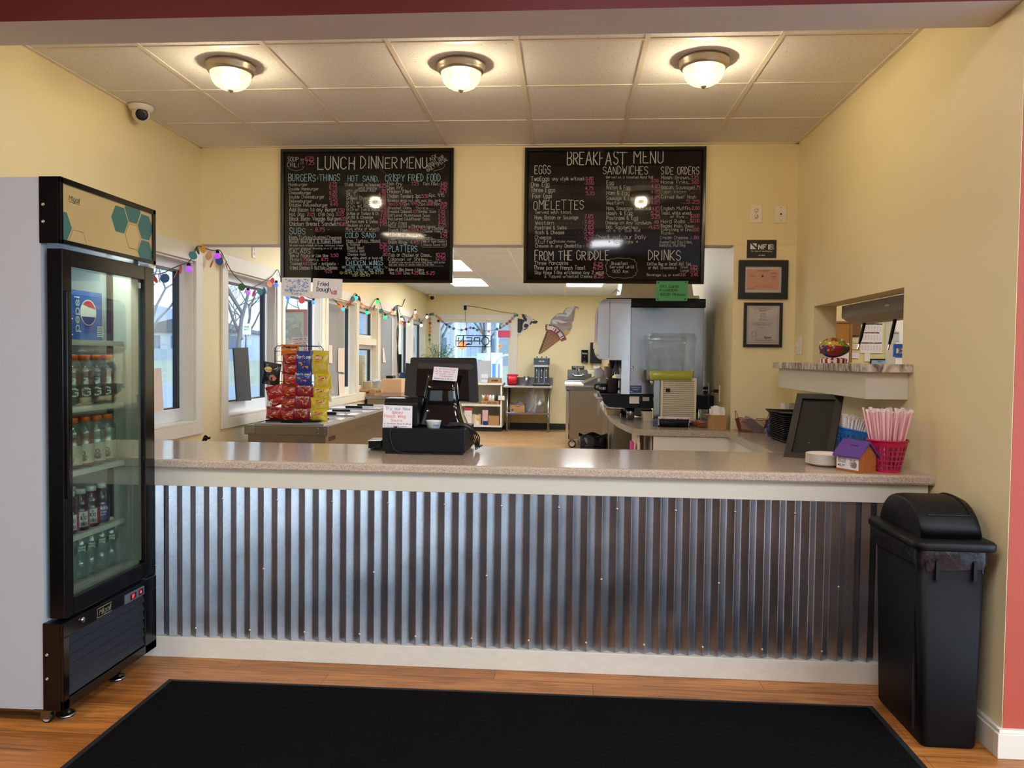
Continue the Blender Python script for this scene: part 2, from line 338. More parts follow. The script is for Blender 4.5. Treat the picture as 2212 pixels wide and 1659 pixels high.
# ---- walls. Left wall with its eight windows, opening spans along Y
WIN = [(4.35, 5.375), (5.9, 6.93), (7.13, 8.24), (8.46, 9.62), (9.73, 10.72), (10.86, 12.06), (12.21, 13.1), (13.22, 14.3)]
WZ0, WZ1, TK = 0.90, 2.05, 0.15
c = MB().box(XL - TK, XL, 2.85, KB, 0, WZ0).box(XL - TK, XL, 2.85, KB, WZ1, 3.1)
e = [2.85] + [v for a in WIN for v in a] + [KB]
for a, b_ in zip(e[0::2], e[1::2]): c.box(XL - TK, XL, a, b_, WZ0, WZ1)
S('wall_left', c, M_yel)
c = MB().box(XL, XR, YH, YH + .15, 2.19, 2.95, 0).box(KX, XR + .14, YH, YH + .15, 0, 2.189, 0)
c.box(XL, KX, YH + .002, YH + .148, 2.186, 2.19, 1)
S('wall_header', c, [M_yel, M_lil])
c = MB(); oy0, oy1, oz0, oz1 = 3.74, 5.06, 1.345, 1.742
c.box(XR, XR + .14, 2.832, YH, 0, oz0).box(XR, XR + .14, 2.832, YH, oz1, 2.95).box(XR, XR + .14, 2.832, oy0, oz0, oz1).box(XR, XR + .14, oy1, YH, oz0, oz1)
S('wall_right', c, M_yel)
S('wall_kitchen_right', B(KX, KX + .12, YH + .15, KB, 0, 2.62), M_yel)
bx0, bx1, bz0, bz1 = -2.46, -1.05, 0.84, 2.09
c = MB().box(XL, KX, KB, KB + .15, 0, bz0).box(XL, KX, KB, KB + .15, bz1, 2.62).box(XL, bx0, KB, KB + .15, bz0, bz1).box(bx1, KX, KB, KB + .15, bz0, bz1)
S('wall_back', c, M_yel)
S('baseboard_back', B(XL, KX, KB - .012, KB, KF, KF + .115), M_base)
S('wall_front_right', B(XR + .003, 6.0, 2.83, 2.97, 0, 3.12), M_red)
S('wall_front_left', B(-4.0, XL, 2.87, 3.0, 0, 3.12), M_red)
c = MB().box(XR - .026, XR, 2.83, 3.2, 0, .088).box(XR - .018, XR, 2.83, 3.2, .088, .1)
S('baseboard_right', c, M_cream, bevel=.002)
c = MB().box(XR - .026, 6.0, 2.804, 2.83, 0, .088).box(XR - .018, 6.0, 2.812, 2.83, .088, .1)
S('baseboard_front', c, M_white, bevel=.002)
# ---- the front room behind the camera, with its own windows and lamps, and one added fill lamp
S('ceiling_front', B(-4.0, 6.0, -5.0, 2.87, 3.12, 3.17), M_ktile)
S('wall_front_west', B(-4.12, -4.0, -5.0, 3.0, 0, 3.12), mat('brown panelling', (58, 44, 34), 0.6))
fw = [(-4.8, -2.5), (-2.4, -.1), (0.0, 2.3)]
c = MB().box(6.0, 6.12, -5.0, 9.2, 0, .12).box(6.0, 6.12, -5.0, 9.2, 2.75, 3.12)
e = [-5.0] + [v for a in fw for v in a] + [9.2]
for a, b_ in zip(e[0::2], e[1::2]): c.box(6.0, 6.12, a, b_, .12, 2.75)
S('wall_front_east', c, M_cream)
fb = [(-3.4, -1.8), (-1.2, .6), (1.2, 3.0), (3.4, 5.4)]
c = MB().box(-4.0, 6.0, -5.12, -5.0, 0, .7).box(-4.0, 6.0, -5.12, -5.0, 2.4, 3.12)
e = [-4.0] + [v for a in fb for v in a] + [6.0]
for a, b_ in zip(e[0::2], e[1::2]): c.box(a, b_, -5.12, -5.0, .7, 2.4)
S('wall_front_south', c, mat('tan paint', (176, 140, 96), 0.6))
M_pane = glass('window glass', (240, 246, 248), 0.05)
wi = 9
for a, b_ in fw:
    t = S('window_%d' % wi, MB().box(6.02, 6.1, a, a + .06, .12, 2.75).box(6.02, 6.1, b_ - .06, b_, .12, 2.75).box(6.02, 6.1, a, b_, .12, .18).box(6.02, 6.1, a, b_, 2.69, 2.75), M_white); wi += 1
    obj('pane', B(6.055, 6.06, a + .05, b_ - .05, .17, 2.7), M_pane, t)
for a, b_ in fb:
    t = S('window_%d' % wi, MB().box(a, a + .06, -5.1, -5.02, .7, 2.4).box(b_ - .06, b_, -5.1, -5.02, .7, 2.4).box(a, b_, -5.1, -5.02, .7, .76).box(a, b_, -5.1, -5.02, 2.34, 2.4), M_white); wi += 1
    obj('pane', B(a + .05, b_ - .05, -5.06, -5.055, .75, 2.35), M_pane, t)
for i, (x, y) in enumerate(((.2, .9), (2.6, .6), (.6, -2.2), (3.2, -2.4), (4.9, .2), (-2.3, .3))):
    t = S('ceiling_front_lamp_%d' % (i + 1), B(x - .32, x + .32, y - .62, y + .62, 3.085, 3.119), M_white)
    obj('diffuser', B(x - .3, x + .3, y - .6, y + .6, 3.075, 3.084), emis('front lamp glow', (244, 246, 255), 12.0) if i < 5 else emis('warm fill lamp glow', (255, 234, 204), 17.0), t)  # the last, warm lamp is an added fill to brighten the right wall
# ---- side room seen through the pass-through
S('wall_side_back', B(XR + .14, 6.0, 9.0, 9.15, 0, 3.0), mat('pale green-yellow paint', (226, 212, 150), 0.6))
S('wall_side_partition', B(3.56, 6.0, 8.7, 8.99, 0, 2.7), mat('bright white board', (246, 246, 240), 0.5))
S('ceiling_side', B(XR + .14, 6.0, 2.97, 9.0, 2.75, 2.8), M_ktile)
t = S('ceiling_side_lamp', B(2.9, 3.5, 6.6, 7.8, 2.72, 2.749), M_white)
obj('diffuser', B(2.92, 3.48, 6.62, 7.78, 2.71, 2.719), emis('side room lamp glow', (255, 248, 236), 9.0), t)
# ---- windows of the left wall
M_dark = mat('dark window gasket', (30, 38, 52), 0.4); M_vinyl = mat('white vinyl sash', (225, 230, 236), 0.35, var=0.02)
def casing(n, y0, y1, c0=.1, c1=.1, low=.085, top=.115):
    z0, z1 = WZ0, WZ1
    m = MB().box(XL, XL + .018, y0 - c0, y0, z0 - low, z1 + top).box(XL, XL + .018, y1, y1 + c1, z0 - low, z1 + top).box(XL, XL + .018, y0, y1, z1, z1 + top).box(XL, XL + .02, y0, y1, z0 - low, z0)
    m.box(XL - .13, XL, y0, y0 + .015, z0, z1).box(XL - .13, XL, y1 - .015, y1, z0, z1).box(XL - .13, XL, y0, y1, z1 - .015, z1).box(XL - .13, XL + .022, y0, y1, z0, z0 + .018)
    return S('window_%d' % n, m, M_white, bevel=.003)
for i, (y0, y1) in enumerate(WIN):
    w0, w1 = (.1, .1) if i == 0 else (.1, .09) if i == 1 else (.06, .06)
    t = casing(i + 1, y0, y1, w0, w1)
    a, b_, p, q = y0 + .015, y1 - .015, WZ0 + .018, WZ1 - .015
    xo, xi = XL - .115, XL - .07
    if i == 4:                                              # serving hatch: transom above, sliding sash below
        zt = 1.57
        obj('transom_bar', B(XL - .12, XL - .002, a, b_, zt - .03, zt + .06), M_white, t)
        spans = [(a, b_, zt + .06, q), (a, b_, p, zt - .03)]
    else: spans = [(a, b_, p, q)]
    sm, gm, gl = MB(), MB(), MB()
    for (u0, u1, v0, v1) in spans:
        s_ = .055; lo = .09 if v0 < 1 else .045
        sm.box(xo, xi, u0, u0 + s_, v0, v1).box(xo, xi, u1 - s_, u1, v0, v1).box(xo, xi, u0 + s_, u1 - s_, v1 - s_, v1).box(xo, xi, u0 + s_, u1 - s_, v0, v0 + lo)
        u0 += s_; u1 -= s_; v0 += lo; v1 -= s_; g = .016
        gm.box(xo + .008, xi - .004, u1 - g * 2, u1, v0, v1).box(xo + .008, xi - .004, u0, u0 + g * .5, v0, v1).box(xo + .008, xi - .004, u0, u1, v1 - g, v1).box(xo + .008, xi - .004, u0, u1, v0, v0 + g * .6)
        gl.box(XL - .096, XL - .092, u0, u1, v0, v1)
    s_ = obj('sash', sm, M_vinyl, t, bevel=.002); obj('gasket', gm, M_dark, s_); obj('pane', gl, M_pane, s_)
# back window
m = MB().box(bx0 - .13, bx0, KB - .02, KB, bz0 - .08, bz1 + .12).box(bx1, bx1 + .12, KB - .02, KB, bz0 - .08, bz1 + .12).box(bx0, bx1, KB - .02, KB, bz1, bz1 + .12).box(bx0, bx1, KB - .03, KB, bz0 - .06, bz0)
m.box(bx0, bx0 + .05, KB, KB + .1, bz0, bz1).box(bx1 - .05, bx1, KB, KB + .1, bz0, bz1).box(bx0, bx1, KB, KB + .1, bz1 - .04, bz1).box(bx0, bx1, KB, KB + .1, bz0, bz0 + .04)
t = S('window_20', m, M_white, bevel=.003); obj('pane', B(bx0 + .04, bx1 - .04, KB + .06, KB + .065, bz0 + .03, bz1 - .03), M_pane, t)
# ---- ceiling lamps of the counter bay
M_nick = mat('brushed nickel', (196, 184, 166), 0.35, 0.9, var=0.03)
def dome_glass():
    m = bpy.data.materials.new('frosted dome glass'); m.use_nodes = True; n = m.node_tree.nodes; l = m.node_tree.links; n.remove(n['Principled BSDF'])
    tr = n.new('ShaderNodeBsdfTransparent'); tr.inputs[0].default_value = (1, .93, .78, 1); em = n.new('ShaderNodeEmission'); em.inputs[0].default_value = (1, .80, .46, 1); em.inputs[1].default_value = 1.25
    gl = n.new('ShaderNodeBsdfGlossy'); gl.inputs['Roughness'].default_value = .3
    mx = n.new('ShaderNodeMixShader'); mx.inputs[0].default_value = .55; l.new(tr.outputs[0], mx.inputs[1]); l.new(em.outputs[0], mx.inputs[2])
    m2 = n.new('ShaderNodeMixShader'); m2.inputs[0].default_value = .06; l.new(mx.outputs[0], m2.inputs[1]); l.new(gl.outputs[0], m2.inputs[2])
    l.new(m2.outputs[0], n['Material Output'].inputs[0]); return m
M_dome = dome_glass(); M_bulb = emis('hot lamp bulb', (255, 232, 190), 9.0)
def lamp():
    t = thing('ceiling_light', (0, 0, 0), 'x', 'ceiling light', 'flush dome lights in the counter bay')
    obj('base_ring', MB().lathe([(.055, 0), (.124, 0), (.124, -.014), (.117, -.024), (.119, -.031), (.109, -.046), (.101, -.048), (.097, -.04)], n=40), M_nick, t, local=True)
    prof = [(.099, -.043), (.101, -.053), (.098, -.069), (.09, -.089), (.075, -.107), (.052, -.12), (.02, -.127), (.0001, -.128)]
    obj('glass_dome', MB().lathe(prof, n=40, cap=False), M_dome, t, local=True)
    obj('finial', MB().lathe([(.0001, -.127), (.013, -.127), (.015, -.131), (.010, -.136), (.006, -.141), (.0001, -.143)], n=16, cap=False), M_nick, t, local=True)
    obj('bulb', MB().sphere((0, 0, -.078), .042, 14, ell=(1.15, 1.15, .8)), M_bulb, t, local=True)
    return t
LP = [(-1.745, 3.93), (-.557, 3.97), (.658, 3.955)]
l0 = lamp(); LAMPS = [l0, dup(l0), dup(l0)]
for i, (x, y) in enumerate(LP):
    o = LAMPS[i]
    o.location = (x, y, ZC - .002)
    o['label'] = ['flush dome ceiling light with nickel ring nearest the security camera', 'middle flush dome ceiling light, hanging between the two menu boards', 'flush dome ceiling light with nickel ring on the pass-through side of the bay'][i]
    ld = bpy.data.lights.new('dome lamp', 'POINT'); ld.energy = (44, 52, 60)[i]; ld.color = (1.0, .87, .67); ld.shadow_soft_size = .05
    lo = bpy.data.objects.new('dome_lamp_light', ld); COL.objects.link(lo); lo.location = (0, 0, -.078); lo.parent = o
# ------------------------------------------------------------------ service counter
M_top = speckle('speckled laminate', (190, 172, 154), (146, 124, 106), (214, 198, 180), 420, 0.13, spec=0.6)
def galv():
    m = bpy.data.materials.new('galvanised steel'); m.use_nodes = True; n = m.node_tree.nodes; l = m.node_tree.links; b = n['Principled BSDF']
    t = n.new('ShaderNodeTexCoord'); v = n.new('ShaderNodeTexVoronoi'); v.inputs['Scale'].default_value = 130; l.new(t.outputs['Object'], v.inputs['Vector'])
    z = n.new('ShaderNodeTexNoise'); z.inputs['Scale'].default_value = 7; z.inputs['Detail'].default_value = 5; l.new(t.outputs['Object'], z.inputs['Vector'])
    ad = n.new('ShaderNodeMath'); ad.operation = 'MULTIPLY_ADD'; ad.inputs[1].default_value = .35; l.new(v.outputs['Color'], ad.inputs[0]); l.new(z.outputs['Fac'], ad.inputs[2])
    cr = n.new('ShaderNodeValToRGB'); l.new(ad.outputs[0], cr.inputs[0]); e = cr.color_ramp.elements
    e[0].position = .3; e[0].color = (.34, .365, .41, 1); e[1].position = .9; e[1].color = (.47, .50, .55, 1); l.new(cr.outputs[0], b.inputs['Base Color'])
    b.inputs['Metallic'].default_value = 1; rr = n.new('ShaderNodeMapRange'); rr.inputs['To Min'].default_value = .25; rr.inputs['To Max'].default_value = .38; l.new(z.outputs['Fac'], rr.inputs['Value']); l.new(rr.outputs[0], b.inputs['Roughness'])
    return m
M_galv = galv()
M_scuff = mat('scuffed white kickboard', (214, 206, 192), 0.5, var=0.10, vscale=14, stretch=(1, 1, 2.5))
ct = thing('service_counter', (-.55, 3.75, 0), 'long service counter with speckled laminate top and corrugated steel front', 'counter')
tp = MB(); prof = [(3.40, .872), (3.385, .874), (3.38, .882), (3.38, .906), (3.386, .913), (3.396, ZT), (4.0, ZT), (4.12, ZT), (4.13, .905), (4.13, .872)]
tp.prism(prof, lambda a, b, d: Vector((d, a, b)), XL + .025, XR - .001)
obj('countertop', tp, M_top, ct)
obj('apron', B(XL + .025, 1.546, 3.408, 3.45, .79, .872), M_cream, ct, bevel=.002)
obj('body', B(XL + .025, 1.545, 3.45, 4.08, .01, .872), M_cream, ct)
obj('kickboard', B(XL + .025, 1.545, 3.402, 3.45, 0, .095), M_scuff, ct, bevel=.003)
cg = MB(); x0 = PX(364.8, 1372, PY(364.8, 1372, 3.415).x).x; pt = .0637; x = x0 - 12 * pt; prof = []
while x < 1.52:
    for f, dd in ((0, 0), (.05, 0), (.48, 1), (.55, 1)): prof.append((x + f * pt, 3.412 + .022 * dd))
    x += pt
n_ = len(prof)
rows = [.0945, .30, .55, .7905]
for (xa, ya), (xb, yb) in zip(prof, prof[1:]):
    cg.add([(xa, ya, .0945), (xb, yb, .0945), (xb, yb, .7905), (xa, ya, .7905)], [(0, 1, 2, 3)])
obj('corrugated_panel', cg, M_galv, ct)
k = 0
for i in range(60):
    xx = x0 - 12 * pt + i * pt + .03 * pt
    if not -1.95 < xx < 1.5: continue
    for z in (.735, .42, .135):
        if (z > .7 and i % 4 == 0) or (z < .2 and i % 4 == 2) or (.2 < z < .7 and i % 8 == 3):
            obj('screw', MB().lathe([(.006, 0), (.006, .002), (.004, .004), (.0001, .005)], n=8, M=Matrix.Translation((xx, 3.412, z)) @ Matrix.Rotation(PI / 2, 4, 'X')), M_nick, ct); k += 1
# side worktop: returns along the right wall and turns into the kitchen
M_stl = mat('stainless steel', (142, 141, 141), 0.2, 1.0, var=0.05, vscale=3, bump=.3, bscale=3, stretch=(1, 1, .2))
M_stl2 = mat('brushed dark stainless', (140, 130, 118), 0.36, 1.0, var=0.06, vscale=2)
def poly(mb, pts, z0, z1, mi=0): return mb.prism(pts, lambda a, b, d: Vector((a, b, d)), z0, z1, mi)
sw = thing('side_counter', (1.2, 5.0, 0), 'speckled side worktop with white panels running along the yellow wall into the kitchen', 'counter')
obj('worktop', poly(MB(), [(1.088, 4.131), (XR - .001, 4.131), (XR - .001, YH - .001), (KX - .002, YH - .001), (KX - .002, 8.6), (.37, 8.6), (.37, 6.42), (.395, 5.95), (.445, 5.52), (.47, 5.40), (.55, 5.325), (1.088, 5.325)], .872, ZT), speckle('side laminate', (176, 164, 148), (140, 124, 108), (200, 190, 174), 420, 0.16), sw, bevel=.003)
obj('front_panel', B(.60, 1.118, 5.345, 5.365, .05, .868), M_white, sw); obj('side_panel', B(1.118, 1.135, 4.132, 5.36, .05, .868), M_white, sw)
obj('end_shelf_unit', MB().box(.50, .515, 5.43, 5.9, .05, .868).box(.59, .60, 5.43, 5.9, .05, .868).box(.50, .60, 5.42, 5.9, .45, .465).box(.50, .60, 5.42, 5.9, .66, .672), M_white, sw)
obj('under_cabinet', MB().box(.41, 1.1, 6.45, 8.55, .08, .866).box(.402, .41, 6.5, 7.4, .12, .85).box(.402, .41, 7.45, 8.5, .12, .85), M_stl2, sw)

# ------------------------------------------------------------------ floor mat
M_mat = mat('black ribbed matting', (17, 16, 17), 0.95, var=0.5, vscale=90, bump=0.8, bscale=160, spec=0.04)
mt = MB(); a, b_, c_, d_ = PZ(365, 1466, .008), PZ(1885, 1524, .008), Vector((1.262, 1.3, .008)), Vector((-1.665, 1.3, .008))
mp_ = [(a.x, a.y), (d_.x, d_.y), (c_.x, c_.y), (b_.x, b_.y)]
m_ = thing('floor_mat', (-.2, 2.3, 0), 'large black entrance mat lying on the wooden floor before the counter', 'mat')
poly(mt, mp_, .001, .006); obj('rubber_edge', mt, mat('black rubber edge', (16, 16, 17), .7), m_)
def shrink(P, k): cx = sum(p[0] for p in P) / 4; cy = sum(p[1] for p in P) / 4; return [(p[0] - math.copysign(k, p[0] - cx), p[1] - math.copysign(k, p[1] - cy)) for p in P]
obj('pile', poly(MB(), shrink(mp_, .025), .006, .010), M_mat, m_)

# ------------------------------------------------------------------ display fridge
M_fwhite = mat('white enamel', (168, 172, 179), 0.45, var=0.02); M_fblk = mat('gloss black trim', (7, 7, 9), 0.16, var=0.1)
M_liner = mat('grey-white liner', (196, 202, 196), 0.5, var=0.02); M_chrome = mat('chrome', (206, 206, 208), 0.12, 1.0, var=0.0)
XF, XB, F0, F1 = -1.845, -2.64, 2.72, 3.368
fr = thing('display_fridge', (-2.25, 3.04, 0), 'tall white glass-door drinks fridge with black front and honeycomb sign', 'fridge')
bd = MB().box(XB, -1.922, F0, F0 + .035, .06, 2.03).box(XB, -1.922, F1 - .035, F1, .06, 2.03).box(XB, XB + .035, F0 + .035, F1 - .035, .06, 2.03).box(XB + .035, -1.922, F0 + .035, F1 - .035, 1.985, 2.03).box(XB + .035, -1.922, F0 + .035, F1 - .035, .06, .42)
obj('cabinet', bd, M_fwhite, fr)
ln = MB().box(XB + .035, -1.925, F0 + .035, F0 + .037, .42, 1.985).box(XB + .035, -1.925, F1 - .037, F1 - .035, .42, 1.985).box(XB + .035, XB + .037, F0 + .035, F1 - .035, .42, 1.985).box(XB + .035, -1.925, F0 + .035, F1 - .035, .42, .455).box(XB + .035, -1.925, F0 + .035, F1 - .035, 1.90, 1.985)
obj('liner', ln, M_liner, fr)
for y in (F0 + .045, F1 - .045):
    for x in (-2.04, -2.5): obj('shelf_rail', MB().box(x, x + .024, y - .006, y + .006, .5, 1.75), mat('grey shelf rail', (70, 70, 72), .4, .6), fr)
# head sign
hd = MB().box(-1.925, XF - .006, F0 - .004, F1 + .004, 1.79, 2.032)
hd.box(XF - .006, XF + .004, F0 - .004, F1 + .004, 2.010, 2.032).box(XF - .006, XF + .004, F0 - .004, F1 + .004, 1.79, 1.806).box(XF - .006, XF + .004, F0 - .004, F0 + .012, 1.79, 2.032).box(XF - .006, XF + .004, F1 - .02, F1 + .004, 1.79, 2.032)
obj('header', hd, M_fblk, fr, bevel=.002)
sg = obj('sign_panel', B(XF - .006, XF - .003, F0 + .012, F1 - .02, 1.806, 2.010), mat('wall-tinted glossy sign', (196, 170, 116), 0.12, var=0.02, coat=.3), fr)  # tan base: the yellow wall's reflection is put into the panel colour
M_teal = mat('teal print', (62, 110, 104), 0.25)
def fp(cx, cy): v = PX(60 + cx / 6.913, 360 + cy / 6.913, XF - .0025); return v
hx = MB()
Y0, Y1, Z0_, Z1_ = F0 + .013, F1 - .021, 1.807, 2.009
def clip(P):
    for ax, lim, sg_ in ((1, Y0, 1), (1, Y1, -1), (2, Z0_, 1), (2, Z1_, -1)):
        out = []
        for p, q in zip(P, P[1:] + P[:1]):
            ip, iq = (p[ax] - lim) * sg_ >= 0, (q[ax] - lim) * sg_ >= 0
            if ip: out.append(p)
            if ip != iq: out.append(p.lerp(q, (lim - p[ax]) / (q[ax] - p[ax])))
        P = out
        if not P: return P
    return P
def hexa(c, r, fill=True, w=.0012):
    P = [Vector((c.x, c.y + r * math.cos(PI / 3 * k), c.z + r * math.sin(PI / 3 * k))) for k in range(6)]
    if fill:
        Q = clip(P)
        if len(Q) > 2: hx.add(Q, [tuple(range(len(Q)))], 0)
    else:
        for p, q in zip(P, P[1:] + P[:1]):
            u = (q - p).normalized() * .0; nrm = Vector((0, -(q - p).normalized().z, (q - p).normalized().y)) * w
            Q = clip([p - nrm, q - nrm, q + nrm, p + nrm])
            if len(Q) > 2: hx.add(Q, [tuple(range(len(Q)))], 1)
r0 = .061
c0 = (fp(1245, 785) + fp(1500, 795)) / 2
dz = r0 * math.sqrt(3) + .006; dy = r0 * 1.5 + .0055
hexa(c0, r0); hexa(c0 + Vector((0, dy, dz / 2)), r0); hexa(c0 + Vector((0, 2 * dy, 0)), r0); hexa(c0 + Vector((0, dy, -dz / 2)), r0 - .002, False); hexa(c0 + Vector((0, 2 * dy, -dz)), r0)
c1 = Vector((c0.x, fp(660, 920).y - r0, fp(660, 920).z)); hexa(c1, r0); hexa(c1 + Vector((0, dy, -dz / 2)), r0 - .002, False)
obj('honeycomb_print', hx, [M_teal, mat('thin brown line', (120, 96, 60), .4)], sg)
lt = MB(); o_ = fp(612, 500); FY = frame_fn((XF - .0022, o_.y, o_.z), (0, 1, 0), (0, 0, 1))
lt.text('Migali', FY, .018, width=.062, w=.13, slant=.15); lt.box(XF - .0024, XF - .0022, o_.y, o_.y + .07, o_.z - .006, o_.z - .0045)
obj('lettering', lt, mat('dark green print', (34, 62, 56), .4), sg)
# door
dr = MB(); D0, D1, DZ0, DZ1 = 2.728, 3.362, .402, 1.773; g0, g1, gz0, gz1 = 2.782, 3.285, .468, 1.712
dr.box(-1.905, XF, D0, g0, DZ0, DZ1).box(-1.905, XF, g1, D1, DZ0, DZ1).box(-1.905, XF, g0, g1, DZ0, gz0).box(-1.905, XF, g0, g1, gz1, DZ1)
door = obj('door', dr, M_fblk, fr, bevel=.003)
obj('door_glass', B(XF - .020, XF - .016, g0 - .004, g1 + .004, gz0 - .004, gz1 + .004), glass('fridge glass', (222, 230, 222), 0.07), door)
obj('door_edge_strip', MB().box(-1.9, XF - .021, g0, g0 + .006, gz0, gz1).box(-1.9, XF - .021, g0, g1, gz0, gz0 + .012).box(-1.9, XF - .021, g1 - .016, g1, gz0, gz1), mat('grey door strip', (150, 146, 138), .4), door)
obj('handle', B(XF - .002, XF + .012, D0 + .010, D0 + .028, .85, 1.62), M_fblk, door, bevel=.004)
obj('hinge', MB().box(XF - .03, XF + .01, F1 - .07, F1 - .01, 1.775, 1.783).box(XF - .03, XF + .012, F1 - .07, F1 - .02, .393, .4), M_chrome, door)
obj('rating_label', B(XF - .0155, XF - .015, g1 - .024, g1 - .006, 1.676, 1.70), mat('small white label', (200, 198, 186), .5), door)
# lower grille
lo = MB().box(-1.925, XF - .012, F0 - .004, F1 + .004, .058, .388).box(XF - .012, XF, F0 - .004, F1 + .004, .332, .388).box(XF - .012, XF, F0 - .004, F0 + .034, .058, .332).box(XF - .012, XF, F1 - .09, F1 + .004, .058, .332).box(XF - .012, XF, F0 - .004, F1 + .004, .058, .098)
gr = obj('grille', lo, M_fblk, fr, bevel=.003)
lv = MB(); M_lv = mat('satin black louvre', (26, 28, 36), 0.35, var=.15)
for k in range(6):
    z = .100 + k * .0385
    lv.prism([(XF - .011, z + .036), (XF - .011, z + .004), (XF - .002, z + .004), (XF - .004, z + .010)], lambda a, b, d: Vector((a, d, b)), F0 + .035, F1 - .092)
obj('louvre', lv, M_lv, gr)
bg_ = obj('badge', MB().box(XF, XF + .001, 2.925, 3.025, .338, .340).box(XF, XF + .001, 2.925, 3.025, .374, .376).box(XF, XF + .001, 2.925, 2.927, .338, .376), mat('gold print', (176, 164, 128), .4, .5), gr)
lt = MB(); lt.text('Migali', frame_fn((XF + .0012, 2.937, .347), (0, 1, 0), (0, 0, 1)), .021, width=.076, w=.16, slant=.2); obj('lettering', lt, MATS['gold print'], gr)
ds = obj('thermostat', B(XF - .004, XF + .006, 3.115, 3.262, .334, .372), mat('grey display bezel', (92, 92, 98), .3), gr, bevel=.002)
obj('display_window', MB().box(XF + .006, XF + .007, 3.15, 3.195, .341, .365).box(XF + .006, XF + .007, 3.215, 3.25, .341, .365), mat('dark display', (40, 34, 40), .2), gr)
lt = MB(); lt.text('37', frame_fn((XF + .0075, 3.163, .346), (0, 1, 0), (0, 0, 1)), .013, w=.2); lt.box(XF + .0072, XF + .0078, 3.226, 3.236, .348, .358); obj('red_digits', lt, emis('red display digits', (255, 40, 50), 2.0), gr)
obj('door_lock', MB().lathe([(.011, 0), (.011, .005), (.008, .008), (.0001, .008)], n=14, M=Matrix.Translation((XF, 2.83, .366)) @ Matrix.Rotation(PI / 2, 4, 'Y')), M_chrome, gr)
for y, z in ((F0 - .004, 1.93), (F0 - .004, 1.868), (F0 - .004, .27), (F0 - .004, .18)):
    obj('screw', MB().lathe([(.006, 0), (.006, .002), (.003, .003), (.003, .001), (.0001, .001)], n=10, M=Matrix.Translation((-1.908, y, z)) @ Matrix.Rotation(PI / 2, 4, 'X')), M_nick, fr)
# shelves and feet
SHZ = [1.445, 1.175, .918, .657]
M_wire = mat('white coated wire', (214, 214, 204), .4, var=.02)
for z in SHZ:
    s_ = MB().box(-1.972, -1.962, F0 + .05, F1 - .05, z - .012, z - .001).box(-1.966, -1.96, F0 + .05, F1 - .05, z - .022, z - .012)
    for k in range(34): y = F0 + .055 + k * .0162; s_.box(-2.59, -1.966, y, y + .004, z - .004, z)
    for x in (-2.58, -2.3, -2.05): s_.box(x, x + .006, F0 + .05, F1 - .05, z - .010, z - .004)
    obj('wire_shelf', s_, M_wire, fr)
def caster(p, x, y, z0, r=.026, w=.022, up=.03):
    c = obj('caster', MB().box(x - .032, x + .032, y - .03, y + .03, z0 + 2 * r + up * .4, z0 + 2 * r + up).box(x - .018, x + .018, y - w / 2 - .006, y - w / 2 - .002, z0 + r * .8, z0 + 2 * r + up * .4).box(x - .018, x + .018, y + w / 2 + .002, y + w / 2 + .006, z0 + r * .8, z0 + 2 * r + up * .4), M_stl2, p)
    M = Matrix.Translation((x, y, z0 + r)) @ Matrix.Rotation(PI / 2, 4, 'X')
    obj('wheel', MB().lathe([(r * .4, -w / 2), (r * .92, -w / 2), (r, -w * .35), (r, w * .35), (r * .92, w / 2), (r * .4, w / 2)], n=20, M=M), M_black, c)
    obj('hub', MB().lathe([(r * .7, -w * .56), (r * .7, w * .56)], n=16, M=M).lathe([(r * .3, -w * .7), (r * .3, w * .7)], n=12, M=M), mat('grey wheel hub', (180, 180, 180), .4), c)
for x, y in ((-1.93, 2.75), (-1.94, 3.30), (-2.55, 2.75), (-2.55, 3.3)): caster(fr, x, y, 0, .022, .02, .018)
for x, y in ((-1.9, 2.81), (-1.9, 3.15)): obj('levelling_foot', MB().lathe([(.034, 0), (.036, .006), (.032, .011), (.016, .014), (.016, .06)], n=18, c=(x, y, 0)), M_stl, fr)
obj('castor_rail', MB().box(-2.6, -1.905, F0 + .005, F0 + .07, .05, .062).box(-2.6, -1.905, F1 - .07, F1 - .005, .05, .062), M_stl, fr)
fl = bpy.data.lights.new('fridge strip light', 'AREA'); fl.shape = 'RECTANGLE'; fl.size = .5; fl.size_y = .03; fl.energy = 5; fl.color = (.95, 1, .95)
fo = bpy.data.objects.new('fridge_strip_light', fl); COL.objects.link(fo); fo.location = Vector((-1.96, 3.04, 1.895)) - ORG[fr.name]; fo.rotation_euler = (0, math.radians(20), PI / 2); fo.parent = fr

# ------------------------------------------------------------------ swing-lid bin
tb = thing('trash_bin', (1.40, 3.07, 0), 'tall slim black trash bin with domed swing lid beside the counter end', 'trash bin')
M_bin = mat('matt black bin plastic', (9, 9, 14), 0.55, spec=.18, var=.08, vscale=3, bump=.05, bscale=300); M_lid = mat('black lid plastic', (9, 9, 10), 0.48, spec=.25, var=.05)
b0, b1, a0, a1 = 1.302, 1.496, 2.862, 3.27; t0, t1, s0, s1 = 1.262, 1.527, 2.845, 3.29; zb, zr = .0, .73
def ring(x0, x1, y0, y1, r, z, n=5):
    P = []
    for (ax, ay, aa) in ((x1 - r, y1 - r, 0), (x0 + r, y1 - r, 90), (x0 + r, y0 + r, 180), (x1 - r, y0 + r, 270)):
        for k in range(n + 1): an = math.radians(aa + 90 * k / n); P.append(Vector((ax + r * math.cos(an), ay + r * math.sin(an), z)))
    return P
